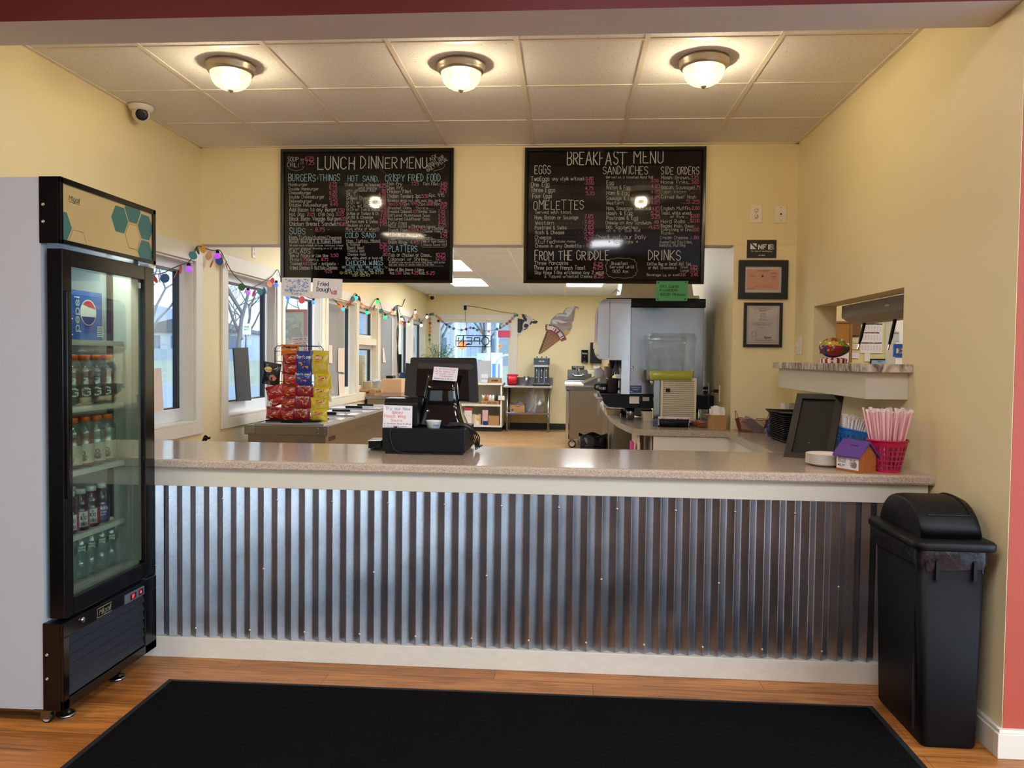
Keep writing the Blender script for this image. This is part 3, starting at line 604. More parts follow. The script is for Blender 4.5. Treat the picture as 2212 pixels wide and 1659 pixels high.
def loft(mb, rings, mi=0, cap0=True, cap1=True, sm=True):
    o = len(mb.v); N = len(rings[0])
    for R_ in rings: mb.v += R_
    for j in range(len(rings) - 1):
        for k in range(N): mb.f.append([o + j * N + k, o + j * N + (k + 1) % N, o + (j + 1) * N + (k + 1) % N, o + (j + 1) * N + k]); mb.m.append(mi); mb.s.append(sm)
    if cap0: mb.f.append([o + k for k in range(N)][::-1]); mb.m.append(mi); mb.s.append(False)
    if cap1: mb.f.append([o + (len(rings) - 1) * N + k for k in range(N)]); mb.m.append(mi); mb.s.append(False)
    return mb
mb = MB(); loft(mb, [ring(b0 + .006, b1 - .006, a0 + .006, a1 - .006, .02, 0), ring(b0, b1, a0, a1, .022, .012), ring(t0 + .012, t1 - .012, s0 + .02, s1 - .02, .03, zr)])
obj('body', mb, M_bin, tb)
rb = MB()
for x in (1.335, 1.465): rb.box(x - .006, x + .006, s0 + .006, s0 + .04, .615, .685)
rb.box(t0 + .02, t0 + .03, s0 + .055, s0 + .062, .05, .66, M=Matrix.Translation((.0, 0, 0)))
obj('rib', rb, M_black, tb)
lnr = MB(); ra = []
for zz, ex, am in ((.653, .002, .012), (.685, .007, .006), (.72, .006, .0)):
    R_ = ring(t0 + .012 - ex, t1 - .012 + ex, s0 + .02 - ex, s1 - .02 + ex, .03, zz, 9)
    ra.append([Vector((p.x, p.y, p.z + am * math.sin(k * 1.9) + am * .6 * math.sin(k * .755))) for k, p in enumerate(R_)])
loft(lnr, ra, cap0=False, cap1=False); obj('bin_liner', lnr, mat('shiny black bin bag', (26, 27, 34), .22, var=.2, vscale=20, bump=.6, bscale=30), tb)
ld_ = MB(); loft(ld_, [ring(t0 - .008, t1 + .008, s0 - .01, s1 + .01, .035, .723), ring(t0 - .012, t1 + .012, s0 - .015, s1 + .015, .038, .73), ring(t0 - .012, t1 + .012, s0 - .015, s1 + .015, .038, .747), ring(t0 - .004, t1 + .004, s0 - .008, s1 + .008, .034, .755), ring(t0 + .022, t1 - .022, s0 + .03, s1 - .03, .03, .759)])
lid = obj('lid', ld_, M_lid, tb)
dm = MB(); yc = (s0 + s1) / 2; L_ = (s1 - s0) / 2 - .035
prof = []
for k in range(25):
    a = k / 24; u = -1 + 2 * a; prof.append((yc + u * L_, .759 + .128 * max(0, 1 - abs(u) ** 2.6) ** .62 if abs(u) < 1 else .759))
prof = [(s0 + .035, .775)] + [(y, max(z, .775)) for y, z in prof] + [(s1 - .035, .775)]
rings = []
for xx, kz, ky in ((t0 + .026, .90, .97), (t0 + .030, .955, .985), (t0 + .042, .985, .995), (t0 + .065, 1, 1), (t1 - .065, 1, 1), (t1 - .042, .985, .995), (t1 - .030, .955, .985), (t1 - .026, .90, .97)):
    rings.append([Vector((xx, yc + (y - yc) * ky, .759 + (z - .759) * kz)) for y, z in prof] + [Vector((xx, yc + L_ * ky, .755)), Vector((xx, yc - L_ * ky, .755))])
dm = MB(); loft(dm, rings); obj('dome', dm, M_lid, lid)
# the curved seam of the swing flap
sm_ = MB(); pts = []
for k in range(13):
    u = -1.0 + 1.55 * k / 12 - .0; y = yc + u * L_ * .80; z = .759 + .128 * max(0, 1 - abs(u * .80) ** 2.6) ** .62 + .001
    pts.append((t1 - .052, y, z))
sm_.tube(pts, .0035, 6); sm_.tube([(t0 + .06, pts[0][1], pts[0][2]), pts[0]], .0035, 6); obj('flap_seam', sm_, M_black, lid)
obj('white_tag', B(t0 + .0165, t0 + .018, 3.10, 3.13, .655, .685), mat('worn white tag', (190, 190, 186), .6, var=.2, vscale=40), tb)
# ------------------------------------------------------------------ menu boards on the header wall
M_bframe = mat('black lacquer frame', (10, 9, 10), 0.22, var=.1); M_bface = mat('glossy black board', (5, 5, 6), 0.05, var=.1, spec=.55)
CH = {'w': mat('white chalk marker', (176, 178, 176), .8, var=.12, vscale=50), 'b': mat('pale blue chalk marker', (140, 186, 200), .8, var=.12, vscale=50), 'p': mat('pink chalk marker', (206, 104, 150), .8, var=.12, vscale=50), 'y': mat('pale yellow chalk marker', (206, 204, 150), .8, var=.1)}
CK = ['w', 'b', 'p', 'y']
def board(name, xa, xb, za, zb, label, bow):
    t = thing(name, ((xa + xb) / 2, YH, za), label, 'menu board', 'menu boards over the kitchen opening')
    m = MB(); fw_ = .029; prof = [(0, 0), (0, -.026), (.006, -.034), (.014, -.030), (.022, -.024), (fw_, -.012), (fw_, 0)]
    def side(ax, bx, az, bz):
        pass
    ring_ = [(xa, za, 1, 1), (xb, za, -1, 1), (xb, zb, -1, -1), (xa, zb, 1, -1)]
    K = len(prof); vs = []
    for (cx, cz, sx, sz) in ring_:
        for (o, d) in prof: vs.append(Vector((cx + sx * o, YH - .002 + d, cz + sz * o)))
    fs = []
    for j in range(4):
        for k in range(K - 1): fs.append((j * K + k, ((j + 1) % 4) * K + k, ((j + 1) % 4) * K + k + 1, j * K + k + 1))
    m.add(vs, fs); obj('frame', m, M_bframe, t, fix=True)
    def fb_(u, v):
        x = xa + fw_ - .006 + u * (xb - xa - 2 * fw_ + .012); z = za + fw_ - .006 + v * (zb - za - 2 * fw_ + .012)
        return Vector((x, YH - .013 - bow * math.sin(PI * u) * math.sin(PI * v), z))
    obj('board_face', MB().grid(28, 20, fb_), M_bface, t)
    def lift(p):
        u = (p.x - xa - fw_ + .006) / (xb - xa - 2 * fw_ + .012); v = (p.z - za - fw_ + .006) / (zb - za - 2 * fw_ + .012)
        return Vector((p.x, YH - .0145 - bow * math.sin(PI * min(1, max(0, u))) * math.sin(PI * min(1, max(0, v))), p.z))
    return t, lift
def chalk(t, rows, ox, oy, kx, ky, wcap=.11):
    m = MB(); Yp = YH - .0165
    for r in rows:
        s_, x0, x1, yb, cap, col = r[:6]; rot = r[6] if len(r) > 6 else 0
        a = PY(ox + x0 * kx, oy + yb * ky, Yp); b = PY(ox + x1 * kx, oy + (yb - rot) * ky, Yp)
        ux = (b - a); L = ux.length; ux.normalize(); uz = Vector((0, -1, 0)).cross(ux) * -1
        uz = Vector((-ux.z, 0, ux.x)); f = (lambda a, ux, uz: (lambda u, v: a + ux * u + uz * v))(a, ux, uz)
        h = cap * ky * Yp / FPX
        m.text(s_, f, h, width=L, w=(.075 if cap > 60 else .10), mi=CK.index(col), jit=.22)
    return m
LUNCH = [('SOUP', 115, 235, 205, 50, 'w'), ('CHILI', 112, 238, 272, 50, 'w'), ('SM', 262, 298, 200, 24, 'w'), ('LG', 262, 296, 236, 24, 'w'), ('6.25', 316, 412, 195, 44, 'p'), ('7.25', 322, 418, 245, 44, 'p'), ('LUNCH', 460, 885, 295, 145, 'w'), (':', 905, 930, 255, 80, 'w'), ('DINNER', 955, 1380, 285, 130, 'w'), ('MENU', 1425, 1718, 285, 125, 'w'),
 ('ASK', 1768, 1845, 205, 42, 'w', 50), ('ABOUT OUR', 1740, 1925, 285, 42, 'w', 120), ('DAILY SPECIAL', 1735, 1970, 330, 38, 'w', 140),
 ('BURGERS', 120, 436, 435, 80, 'b'), (':', 450, 465, 420, 60, 'b'), ('THINGS', 475, 715, 432, 75, 'b'), ('HOT SAND.', 810, 1160, 438, 70, 'b'), ('CRISPY FRIED FOOD', 1245, 1875, 435, 78, 'b'),
 ('Hamburger', 125, 340, 490, 34, 'w'), ('3.75', 592, 680, 487, 36, 'p'), ('Double Hamburger', 128, 472, 540, 34, 'w'), ('6.75', 595, 682, 530, 36, 'p'), ('Cheeseburger', 130, 385, 585, 36, 'w'), ('4.50', 595, 685, 580, 36, 'p'), ('Double Cheeseburger', 132, 538, 634, 36, 'w'), ('7.50', 592, 682, 624, 36, 'p'), ('Deluxeburger', 133, 395, 682, 36, 'w'), ('5.40', 598, 690, 672, 36, 'p'), ('Double Deluxeburger', 134, 578, 728, 38, 'w'), ('8.40', 610, 692, 720, 38, 'p'),
 ('Add Bacon to any Burger', 134, 680, 784, 42, 'w'), ('1.50', 695, 770, 790, 38, 'p'), ('Hot Dog', 135, 300, 838, 40, 'w'), ('2.05', 340, 428, 836, 36, 'p'), ('Chili Dog', 468, 645, 836, 36, 'w'), ('3.35', 672, 762, 834, 36, 'p'), ('Black Bean Veggie Burger', 136, 722, 890, 44, 'w'), ('6.55', 724, 788, 888, 36, 'p'), ('Chicken Breast Sandwich', 136, 716, 950, 44, 'w'), ('6.85', 720, 790, 952, 38, 'p'),
 ('SUBS', 135, 318, 1046, 72, 'b'), ('- 8.75 -', 380, 595, 1018, 44, 'p'), ('Ham,Turkey,Salami,Cheese', 135, 735, 1105, 40, 'w'), ('Roast Beef,BLT & Italian Mixed', 135, 732, 1150, 38, 'w'), ('All subs have cheese, lettuce, tomatoes, onions', 135, 755, 1188, 22, 'w'), ('and your choice of dressing on a 12" sub roll', 135, 740, 1222, 22, 'w'),
 ('SALADS', 132, 372, 1270, 48, 'w'), ('Side of Potato or Cole Slaw', 138, 580, 1312, 34, 'w'), ('3.50', 610, 696, 1310, 34, 'p'), ('Pints', 145, 245, 1358, 36, 'w'), ('4.75', 260, 332, 1356, 34, 'p'), ('Giants', 345, 465, 1358, 34, 'w'), ('8.75', 505, 582, 1356, 34, 'p'), ('Tossed', 142, 275, 1405, 38, 'w'), ('4.65', 290, 365, 1403, 34, 'p'), ('Chef - Antipasto -', 380, 700, 1406, 34, 'w'), ('Grilled Chicken & Buffalo Chicken', 140, 685, 1450, 34, 'w'), ('9.25', 545, 622, 1496, 34, 'p'),
 ('Steak Sand. w/sauce', 775, 1165, 492, 36, 'w'), ('8.25', 1170, 1252, 510, 44, 'p'), ('and Onions', 935, 1145, 532, 32, 'w'), ('with cheese Add', 788, 1130, 558, 26, 'w'), ('.80', 1200, 1250, 565, 34, 'p'), ('BLT', 798, 905, 606, 38, 'w'), ('4.75', 1168, 1248, 606, 36, 'p'), ('Grilled Cheese', 796, 1100, 650, 38, 'w'), ('3.25', 1172, 1250, 650, 36, 'p'), ('Gr.Ch. w/ Tomato', 796, 1120, 695, 36, 'w'), ('3.65', 1165, 1250, 694, 36, 'p'), ('Gr.Ch. w/ Bacon', 796, 1110, 738, 36, 'w'), ('4.65', 1168, 1250, 738, 36, 'p'), ('Gr.Ch w/ Tom & Bacon', 798, 1185, 778, 34, 'w'), ('5.50', 1196, 1268, 776, 34, 'p'), ('Gr.Ham or Turkey & Ch', 798, 1165, 826, 34, 'w'), ('7.30', 1195, 1266, 822, 34, 'p'), ('Gr.RB & Cheese', 798, 1100, 870, 36, 'w'), ('7.65', 1186, 1268, 868, 36, 'p'), ('Gr.Pastrami & Swiss', 795, 1155, 920, 36, 'w'), ('7.65', 1178, 1258, 914, 36, 'p'), ('Reuben on rye', 805, 1060, 962, 32, 'w'), ('7.95', 1176, 1262, 952, 36, 'p'), ('(Rye, white or wheat)', 782, 1170, 1004, 34, 'w'),
 ('COLD SAND', 786, 1130, 1090, 58, 'b'), ('Ham, Turkey, Mixed', 795, 1180, 1142, 36, 'w'), ('& Salami', 795, 945, 1180, 30, 'w'), ('6.50', 1182, 1266, 1182, 36, 'p'), ('Roast Beef', 804, 1000, 1222, 36, 'w'), ('6.85', 1180, 1266, 1216, 34, 'p'), ('Tomato Add', 805, 998, 1256, 30, 'w'), ('.40', 1212, 1270, 1254, 34, 'p'), ('Cheese Add', 808, 1012, 1296, 30, 'w'), ('.80', 1212, 1266, 1300, 34, 'p'), ('(Rye, white, wheat or hard roll)', 778, 1210, 1338, 30, 'w'), ('CHICKEN WINGS', 792, 1214, 1404, 52, 'b'),
 ('HOT - MILD - MED - BBQ - GARLIC -', 745, 1215, 1442, 28, 'b'), ('GARLIC PARM - HOT HONEY', 782, 1224, 1476, 28, 'b'), ('10-13.95', 715, 856, 1508, 28, 'y'), ('20-26.90', 882, 1040, 1508, 28, 'y'), ('50-67.30', 1070, 1220, 1508, 28, 'y'), ('100-135.45', 862, 1062, 1536, 28, 'y'),
 ('Fish Fry', 1266, 1440, 484, 38, 'w'), ('...', 1478, 1520, 480, 20, 'w'), ('7.25', 1545, 1626, 482, 36, 'p'), ('Fish Fillet:', 1682, 1865, 482, 34, 'w'), ('6.85', 1885, 1958, 480, 36, 'p'), ('Clam Fry', 1262, 1448, 530, 38, 'w'), ('5.35', 1878, 1954, 522, 36, 'p'), ('Chicken Fillet', 1266, 1542, 574, 38, 'w'), ('6.75', 1874, 1950, 568, 36, 'p'), ('Chicken Tenders 3pc.', 1268, 1655, 628, 42, 'w'), ('5.50', 1668, 1740, 626, 38, 'p'), ('6pc. 9.95', 1750, 1922, 616, 40, 'w'),
 ('Boneless Wings hot, mild, med, bbq, garlic', 1272, 1888, 674, 30, 'w'), ('6pc.5.50', 1284, 1445, 714, 34, 'p'), ('12pc.', 1450, 1530, 714, 32, 'w'), ('9.95', 1542, 1615, 714, 34, 'p'), ('25pc.', 1624, 1712, 714, 32, 'w'), ('20.00', 1722, 1790, 714, 34, 'p'), ('50pc.', 1800, 1880, 714, 32, 'w'), ('39.95', 1884, 1956, 712, 34, 'p'), ('Breaded Clams', 1278, 1545, 760, 32, 'w'), ('5ozs.....', 1598, 1800, 758, 28, 'w'), ('6.85', 1880, 1950, 752, 32, 'p'), ('Breaded Calamari', 1274, 1548, 802, 32, 'w'), ('7.05', 1558, 1625, 802, 32, 'p'), ('Shrimp 5ozs:', 1630, 1830, 800, 30, 'w'), ('7.05', 1852, 1930, 800, 34, 'p'), ('Battered Mushrooms 5ozs', 1276, 1758, 846, 32, 'w'), ('4.75', 1854, 1930, 844, 34, 'p'), ('Battered Cauliflower 5ozs', 1278, 1756, 888, 32, 'w'), ('4.75', 1854, 1936, 884, 34, 'p'), ('Curly Fries', 1278, 1490, 936, 34, 'w'), ('4.35', 1856, 1936, 926, 34, 'p'),
 ('Mozz. Sticks w/Marinara Sauce', 1280, 1820, 972, 32, 'w'), ('6.25', 1860, 1946, 960, 36, 'p'), ('French Fries:', 1282, 1504, 1020, 36, 'w'), ('2.50/4.25', 1512, 1680, 1016, 40, 'p'), ('Chili Cheddar', 1702, 1922, 994, 32, 'w'), ('Cheese Fries 7.25', 1682, 1956, 1028, 32, 'w'), ('Sunstix sweet Potato fries', 1282, 1715, 1064, 30, 'w'), ('4.25', 1880, 1955, 1056, 32, 'p'), ('Eggplant Fries w/Marinara....', 1284, 1810, 1106, 36, 'w'), ('4.75', 1880, 1954, 1094, 34, 'p'), ('Onion Rings', 1278, 1496, 1160, 38, 'w'), ('4.45', 1534, 1622, 1160, 36, 'p'), ('Side of Aged Cheddar', 1675, 1938, 1144, 28, 'w'), ('Cheese Sauce 1.30', 1682, 1938, 1184, 28, 'w'),
 ('PLATTERS', 1286, 1610, 1250, 74, 'b'), ('Fish or Chicken or Clams...', 1284, 1775, 1308, 38, 'w'), ('10.25', 1826, 1936, 1306, 38, 'p'), ('Calamari or Shrimp.....', 1276, 1775, 1356, 36, 'w'), ('12.95', 1826, 1938, 1350, 36, 'p'), ('All platters are served w/french fries, dinner roll & butter', 1284, 1932, 1384, 22, 'w'), ('and your choice of garden salad or Cole Slaw', 1284, 1800, 1408, 20, 'w'), ('Sides of Bleu Cheese / Celery', 1280, 1690, 1472, 30, 'w'), ('4oz.', 1294, 1350, 1512, 32, 'w'), ('1.50', 1362, 1424, 1512, 36, 'p'), ('12oz.', 1450, 1530, 1512, 32, 'w'), ('4.25', 1546, 1622, 1512, 36, 'p'), ('16oz.', 1630, 1700, 1512, 34, 'w'), ('6.25', 1720, 1812, 1514, 36, 'p')]
BREAK = [('BREAKFAST', 555, 1215, 240, 140, 'w'), ('MENU', 1315, 1640, 225, 132, 'w'), ('EGGS', 182, 362, 345, 92, 'w'), ('SANDWICHES', 960, 1470, 348, 84, 'w'), ('SIDE ORDERS', 1622, 2052, 350, 82, 'w'),
 ('TwoEggs', 142, 352, 425, 50, 'w'), ('any style w/toast:', 386, 755, 420, 40, 'w'), ('3.80', 765, 850, 418, 38, 'p'), ('One Egg', 148, 350, 488, 46, 'w'), (':', 742, 750, 470, 30, 'w'), ('3.00', 765, 855, 468, 38, 'p'), ('Three Eggs', 142, 415, 552, 48, 'w'), ('4.75', 762, 850, 530, 38, 'p'), ('Four Eggs', 160, 380, 620, 46, 'w'), ('5.35', 768, 862, 588, 38, 'p'), ('.........', 440, 730, 612, 20, 'w'), ('.........', 400, 730, 478, 20, 'w'), ('........', 430, 730, 540, 20, 'w'),
 ('OMELETTES', 175, 740, 750, 100, 'w'), ('Served with toast', 192, 602, 798, 34, 'w'), ('Ham, Bacon or Sausage', 186, 680, 862, 40, 'w'), ('7.85', 752, 848, 852, 40, 'p'), ('Western', 190, 400, 922, 40, 'w'), ('.......:', 425, 732, 912, 24, 'w'), ('7.85', 752, 856, 914, 40, 'p'), ('Pastrami & Swiss', 190, 548, 976, 40, 'w'), ('.....:', 570, 732, 970, 24, 'w'), ('7.85', 750, 852, 968, 40, 'p'), ('Hash & Cheese', 190, 520, 1032, 42, 'w'), ('....:', 565, 732, 1018, 24, 'w'), ('9.25', 750, 852, 1012, 38, 'p'), ('Cheese', 186, 372, 1088, 42, 'w'), ('.......:', 405, 732, 1070, 24, 'w'), ('5.95', 752, 852, 1052, 36, 'p'), ('Stuffed', 190, 408, 1138, 42, 'w'), ('includes cheese', 422, 648, 1126, 26, 'w'), ('9.25', 750, 858, 1106, 38, 'p'), ('Cheese in any Omelette :', 192, 742, 1184, 40, 'w'), ('.80', 768, 834, 1176, 38, 'p'),
 ('FROM THE', 184, 610, 1325, 105, 'w'), ('GRIDDLE', 662, 1028, 1322, 100, 'w'), ('Three Pancakes', 178, 565, 1380, 42, 'w'), ('6.25', 856, 956, 1390, 38, 'p'), ('Three pcs of French Toast', 174, 762, 1434, 42, 'w'), ('6.25', 852, 958, 1432, 38, 'p'), ('Slop Home fries w/cheese any 2 eggs', 184, 970, 1486, 38, 'w'), ('& Topped w/melted Cheese', 298, 840, 1526, 30, 'w'), ('8.25', 862, 964, 1530, 36, 'p'),
 ('Served on a toasted Hard Roll', 994, 1528, 398, 28, 'w'), ('Egg', 1004, 1082, 465, 42, 'w'), ('.........:', 1105, 1500, 440, 22, 'w'), ('3.00', 1508, 1590, 440, 34, 'p'), ('Bacon & Egg', 1002, 1268, 522, 42, 'w'), ('4.85', 1510, 1608, 505, 40, 'p'), ('Ham & Egg', 1000, 1262, 584, 42, 'w'), ('4.85', 1508, 1608, 570, 40, 'p'), ('Sausage & Egg', 1000, 1315, 642, 40, 'w'), ('4.85', 1508, 1605, 636, 38, 'p'), ('Western', 998, 1192, 696, 40, 'w'), ('4.85', 1508, 1608, 692, 40, 'p'), ('Ham, Sausage or Steak', 1002, 1512, 758, 40, 'w'), ('4.85', 1520, 1605, 760, 38, 'p'), ('Hash & Egg', 1002, 1292, 814, 40, 'w'), ('.....:', 1310, 1502, 800, 22, 'w'), ('5.25', 1512, 1604, 808, 38, 'p'), ('Pastrami & Egg', 1004, 1358, 868, 40, 'w'), ('5.25', 1512, 1608, 852, 36, 'p'), ('Cheese on Any Sandwich:', 992, 1508, 920, 34, 'w'), ('.40', 1540, 1590, 910, 32, 'p'), ('DBL Sandwiches', 998, 1355, 972, 36, 'w'), (':9.65', 1482, 1598, 972, 36, 'p'), ('on a 12" Sub Roll', 1002, 1382, 1006, 32, 'w'), ('Check out our Daily', 882, 1450, 1086, 44, 'w'), ('* Specials *', 1025, 1355, 1136, 36, 'w'),
 ('Hash Brown..', 1626, 1955, 405, 38, 'w'), ('1.35', 1968, 2046, 404, 38, 'p'), ('Home Fries..', 1624, 1950, 458, 38, 'w'), ('3.60', 1968, 2052, 454, 38, 'p'), ('Bacon, Sausage', 1625, 1985, 518, 38, 'w'), ('3.75', 1988, 2064, 522, 40, 'p'), ('or Ham ....', 1662, 2000, 566, 32, 'w'), ('Corned Beef Hash', 1625, 2018, 626, 36, 'w'), ('....5.25', 1850, 2058, 682, 36, 'p'), ('English Muffin.', 1622, 1955, 756, 38, 'w'), (':2.00', 1968, 2058, 752, 36, 'p'), ('Toast white wheat', 1620, 1970, 808, 34, 'w'), ('or Rye ..', 1730, 1920, 846, 30, 'w'), ('$2.00', 1960, 2056, 842, 36, 'p'), ('Hard Rolls ..', 1620, 1940, 906, 38, 'w'), ('$2.00', 1955, 2056, 896, 38, 'p'), ('Bagels Plain, Onion', 1620, 1994, 956, 34, 'w'), ('Everything or Cinn.', 1624, 1970, 996, 32, 'w'), ('2.00', 1975, 2050, 996, 34, 'p'), ('Raisin', 1625, 1765, 1034, 30, 'w'), ('Cream Cheese .:', 1614, 1965, 1088, 34, 'w'), ('.80', 1990, 2048, 1086, 34, 'p'), ('Assorted Pastries,', 1605, 1975, 1136, 32, 'w'), ('Donuts, Muffins', 1605, 1898, 1174, 32, 'w'),
 ('DRINKS', 1476, 1842, 1328, 110, 'w'), ('Coffee Reg or Decaf, Hot Tea', 1466, 1958, 1386, 34, 'w'), ('or Hot Chocolate', 1476, 1795, 1428, 32, 'w'), ('Small', 1845, 1925, 1420, 28, 'w'), ('1.85', 1955, 2034, 1424, 36, 'p'), ('Large', 1845, 1936, 1460, 30, 'w'), ('2.05', 1950, 2034, 1464, 36, 'p'), ('Beverage: Lg. or small', 1460, 1830, 1508, 26, 'w'), ('2.00', 1842, 1900, 1508, 30, 'p'), ('2.40', 1965, 2040, 1508, 34, 'p'), ('Breakfast', 1060, 1244, 1382, 34, 'w'), ('Served until', 1038, 1310, 1420, 32, 'w'), ('11:00 Am', 1066, 1244, 1472, 34, 'w')]
t1, lift1 = board('menu_board', -2.053, -.81, 1.914, 2.858, 'black lunch and dinner menu board with chalk lettering and two paper signs below', .004)
m = chalk(t1, LUNCH, 600, 310, 390 / 2087, 310 / 1659)
kx, ky = 390 / 2087, 310 / 1659
def brd(x, y, o, k, h): v = PY(o[0] + x * k[0], o[1] + y * k[1], YH - .0165); return v
L_ = lambda *P: m.tube([PY(600 + x * kx, 310 + y * ky, YH - .0165) for x, y in P], .0011, 4, 0)
L_((118, 280), (150, 300), (210, 315), (280, 300), (308, 262), (285, 262), (290, 280)); L_((1800, 318), (1900, 292), (1935, 260), (1925, 235)); L_((780, 1022), (1180, 1016)); L_((795, 1408), (1212, 1402)); L_((1284, 1416), (1915, 1416)); L_((1228, 1412), (1265, 1442), (1240, 1442)); L_((1265, 1442), (1262, 1418))
L_((1665, 1115), (1940, 1108), (1950, 1125), (1950, 1185), (1935, 1198), (1670, 1198), (1660, 1180), (1665, 1115))
for y, a, b_ in ((1112, 140, 735), (1156, 400, 730), (1458, 142, 375), (1456, 430, 690), (1148, 800, 1180)): L_((a, y), (b_, y - 4))
m.v = [lift1(p) + Vector((0, min(0, p.y - YH + .0165), 0)) for p in m.v]
obj('chalk_lettering', m, [CH[c] for c in CK], t1)
t2, lift2 = board('menu_board', -.311, .936, 1.917, 2.856, 'black breakfast menu board with chalk lettering and a green gift card sign below', .007)
m = chalk(t2, BREAK, 1120, 310, 420 / 2212, 310 / 1633)
cl = []
for k in range(41):
    a = 2 * PI * k / 40; r = 1 + .05 * math.sin(a * 14); cx = 1172 + 175 * r * (abs(math.cos(a)) ** .6) * (1 if math.cos(a) > 0 else -1); cy = 1418 + 112 * r * (abs(math.sin(a)) ** .6) * (1 if math.sin(a) > 0 else -1)
    cl.append(PY(1120 + cx * 420 / 2212, 310 + cy * 310 / 1633, YH - .0165))
m.tube(cl, .001, 4, 0); m.tube([PY(1120 + x * 420 / 2212, 310 + 102 * 310 / 1633, YH - .0165) for x in (1115, 1245)], .002, 4, 0)
m.v = [lift2(p) + Vector((0, min(0, p.y - YH + .0165), 0)) for p in m.v]
obj('chalk_lettering', m, [CH[c] for c in CK], t2)

# ------------------------------------------------------------------ paper signs
M_paper = mat('white paper', (232, 228, 230), .7, var=.02); M_ink = {'blue': mat('navy marker', (36, 52, 96), .7), 'red': mat('red marker', (190, 60, 70), .7), 'org': mat('orange marker', (226, 110, 60), .7), 'teal': mat('teal marker', (40, 130, 160), .7), 'blk': mat('black marker', (26, 24, 30), .7), 'pnk': mat('magenta marker', (196, 56, 110), .7)}
M_tape = mat('clear tape', (220, 222, 224), .3, alpha=.5)
def sheet(name, P, label, cat, mats, col=M_paper, th=.0012, group=None, curl=0.0):
    """a sheet through four corner places TL, TR, BR, BL"""
    TL, TR, BR, BL = P; n = (TR - TL).cross(BL - TL).normalized()
    if n.dot(CAM - TL) < 0: n = -n
    t = thing(name, (BL + BR) / 2, label, cat, group)
    def f(u, v, s): p = (BL.lerp(BR, u)).lerp(TL.lerp(TR, u), v); return p + n * (s + curl * math.sin(PI * u) * .3 + curl * (1 - v) ** 2)
    m = MB(); m.grid(6, 6, lambda u, v: f(u, v, th), sm=True)
    o = len(m.v); m.grid(6, 6, lambda u, v: f(u, v, 0), sm=True)
    m.add([f(0, 0, 0), f(1, 0, 0), f(1, 1, 0), f(0, 1, 0), f(0, 0, th), f(1, 0, th), f(1, 1, th), f(0, 1, th)], [(0, 1, 5, 4), (1, 2, 6, 5), (2, 3, 7, 6), (3, 0, 4, 7)])
    obj('sheet', m, col, t)
    W_, H_ = (BR - BL).length, (TL - BL).length
    return t, (lambda u, v: f(u, v, th + .0006)), W_, H_
def ink(t, fn, W_, H_, rows, name='lettering'):
    mats = []; m = MB()
    for s_, x, y, wd, h, c in rows:
        M_ = M_ink[c] if c in M_ink else MATS[c]
        if M_ not in mats: mats.append(M_)
        m.text(s_, (lambda u, v: fn(u, v)), h, x=x, y=y, width=wd, w=.11, mi=mats.index(M_), jit=.15)
    if m.v: obj(name, m, mats, t)
    return m
YS = YH - .042
t, fn, W_, H_ = sheet('paper_sign', [PY(609, 599.5, YS), PY(672, 600, YS), PY(671, 641, YS), PY(608, 640, YS)], 'white ice bag price sign with a blue ice picture taped under the lunch board', 'sign', None, curl=.004)
ip = MB(); rr = random.Random(3)
for k in range(150):
    u, v = rr.uniform(.14, .92), rr.uniform(.18, .93); s_ = rr.uniform(.015, .05); a = rr.uniform(0, 6.28)
    pts = [fn(min(.95, max(.1, u + s_ * math.cos(a + q * 2.1 + rr.uniform(-.4, .4)))), min(.96, max(.2, v + 1.4 * s_ * math.sin(a + q * 2.1)))) for q in range(3)]
    ip.add(pts, [(0, 1, 2)], 0 if rr.random() < .35 + .5 * u else 1)
obj('ice_picture', ip, [mat('ice blue print', (120, 150, 206), .6, var=.3, vscale=40), mat('pale ice print', (196, 208, 232), .6)], t)
ink(t, fn, W_, H_, [('5.00 lb. Bag of Ice', .12, .27, .72, .09, 'blue'), ('$ 3.00 ea', .36, .10, .34, .09, 'blue')])
t, fn, W_, H_ = sheet('paper_sign', [PY(676, 601, YS), PY(740, 603, YS), PY(739, 645, YS), PY(675, 643.5, YS)], 'white fried dough price sign taped under the lunch menu board', 'sign', None, curl=.006)
ink(t, fn, W_, H_, [('Fried', .18, .62, .36, .22, 'blue'), ('Dough', .15, .34, .46, .22, 'blue'), ('4.00', .64, .20, .18, .2, 'red'), ('~ ~', .62, .1, .2, .06, 'red')])
t, fn, W_, H_ = sheet('paper_sign', [PY(1418, 607, YS), PY(1486.5, 607, YS), PY(1484.5, 650, YS), PY(1416.5, 650, YS)], 'green gift card sign taped under the breakfast menu board', 'sign', None, col=mat('green card', (72, 146, 92), .7, var=.04))
ink(t, fn, W_, H_, [('Gift Cards', .13, .66, .58, .14, 'blk'), ('Available', .10, .48, .58, .14, 'blk'), ('$10.00 Minimum', .15, .26, .78, .13, 'blk')])
pm = MB()
for u, v in ((.06, .92), (.93, .93), (.07, .08), (.93, .09)): c = fn(u, v); pm.lathe([(.005, 0), (.0001, .001)], n=8, M=Matrix.Translation(c) @ Matrix.Rotation(PI / 2, 4, 'X'), cap=False)
obj('hole_marks', pm, M_black, t)
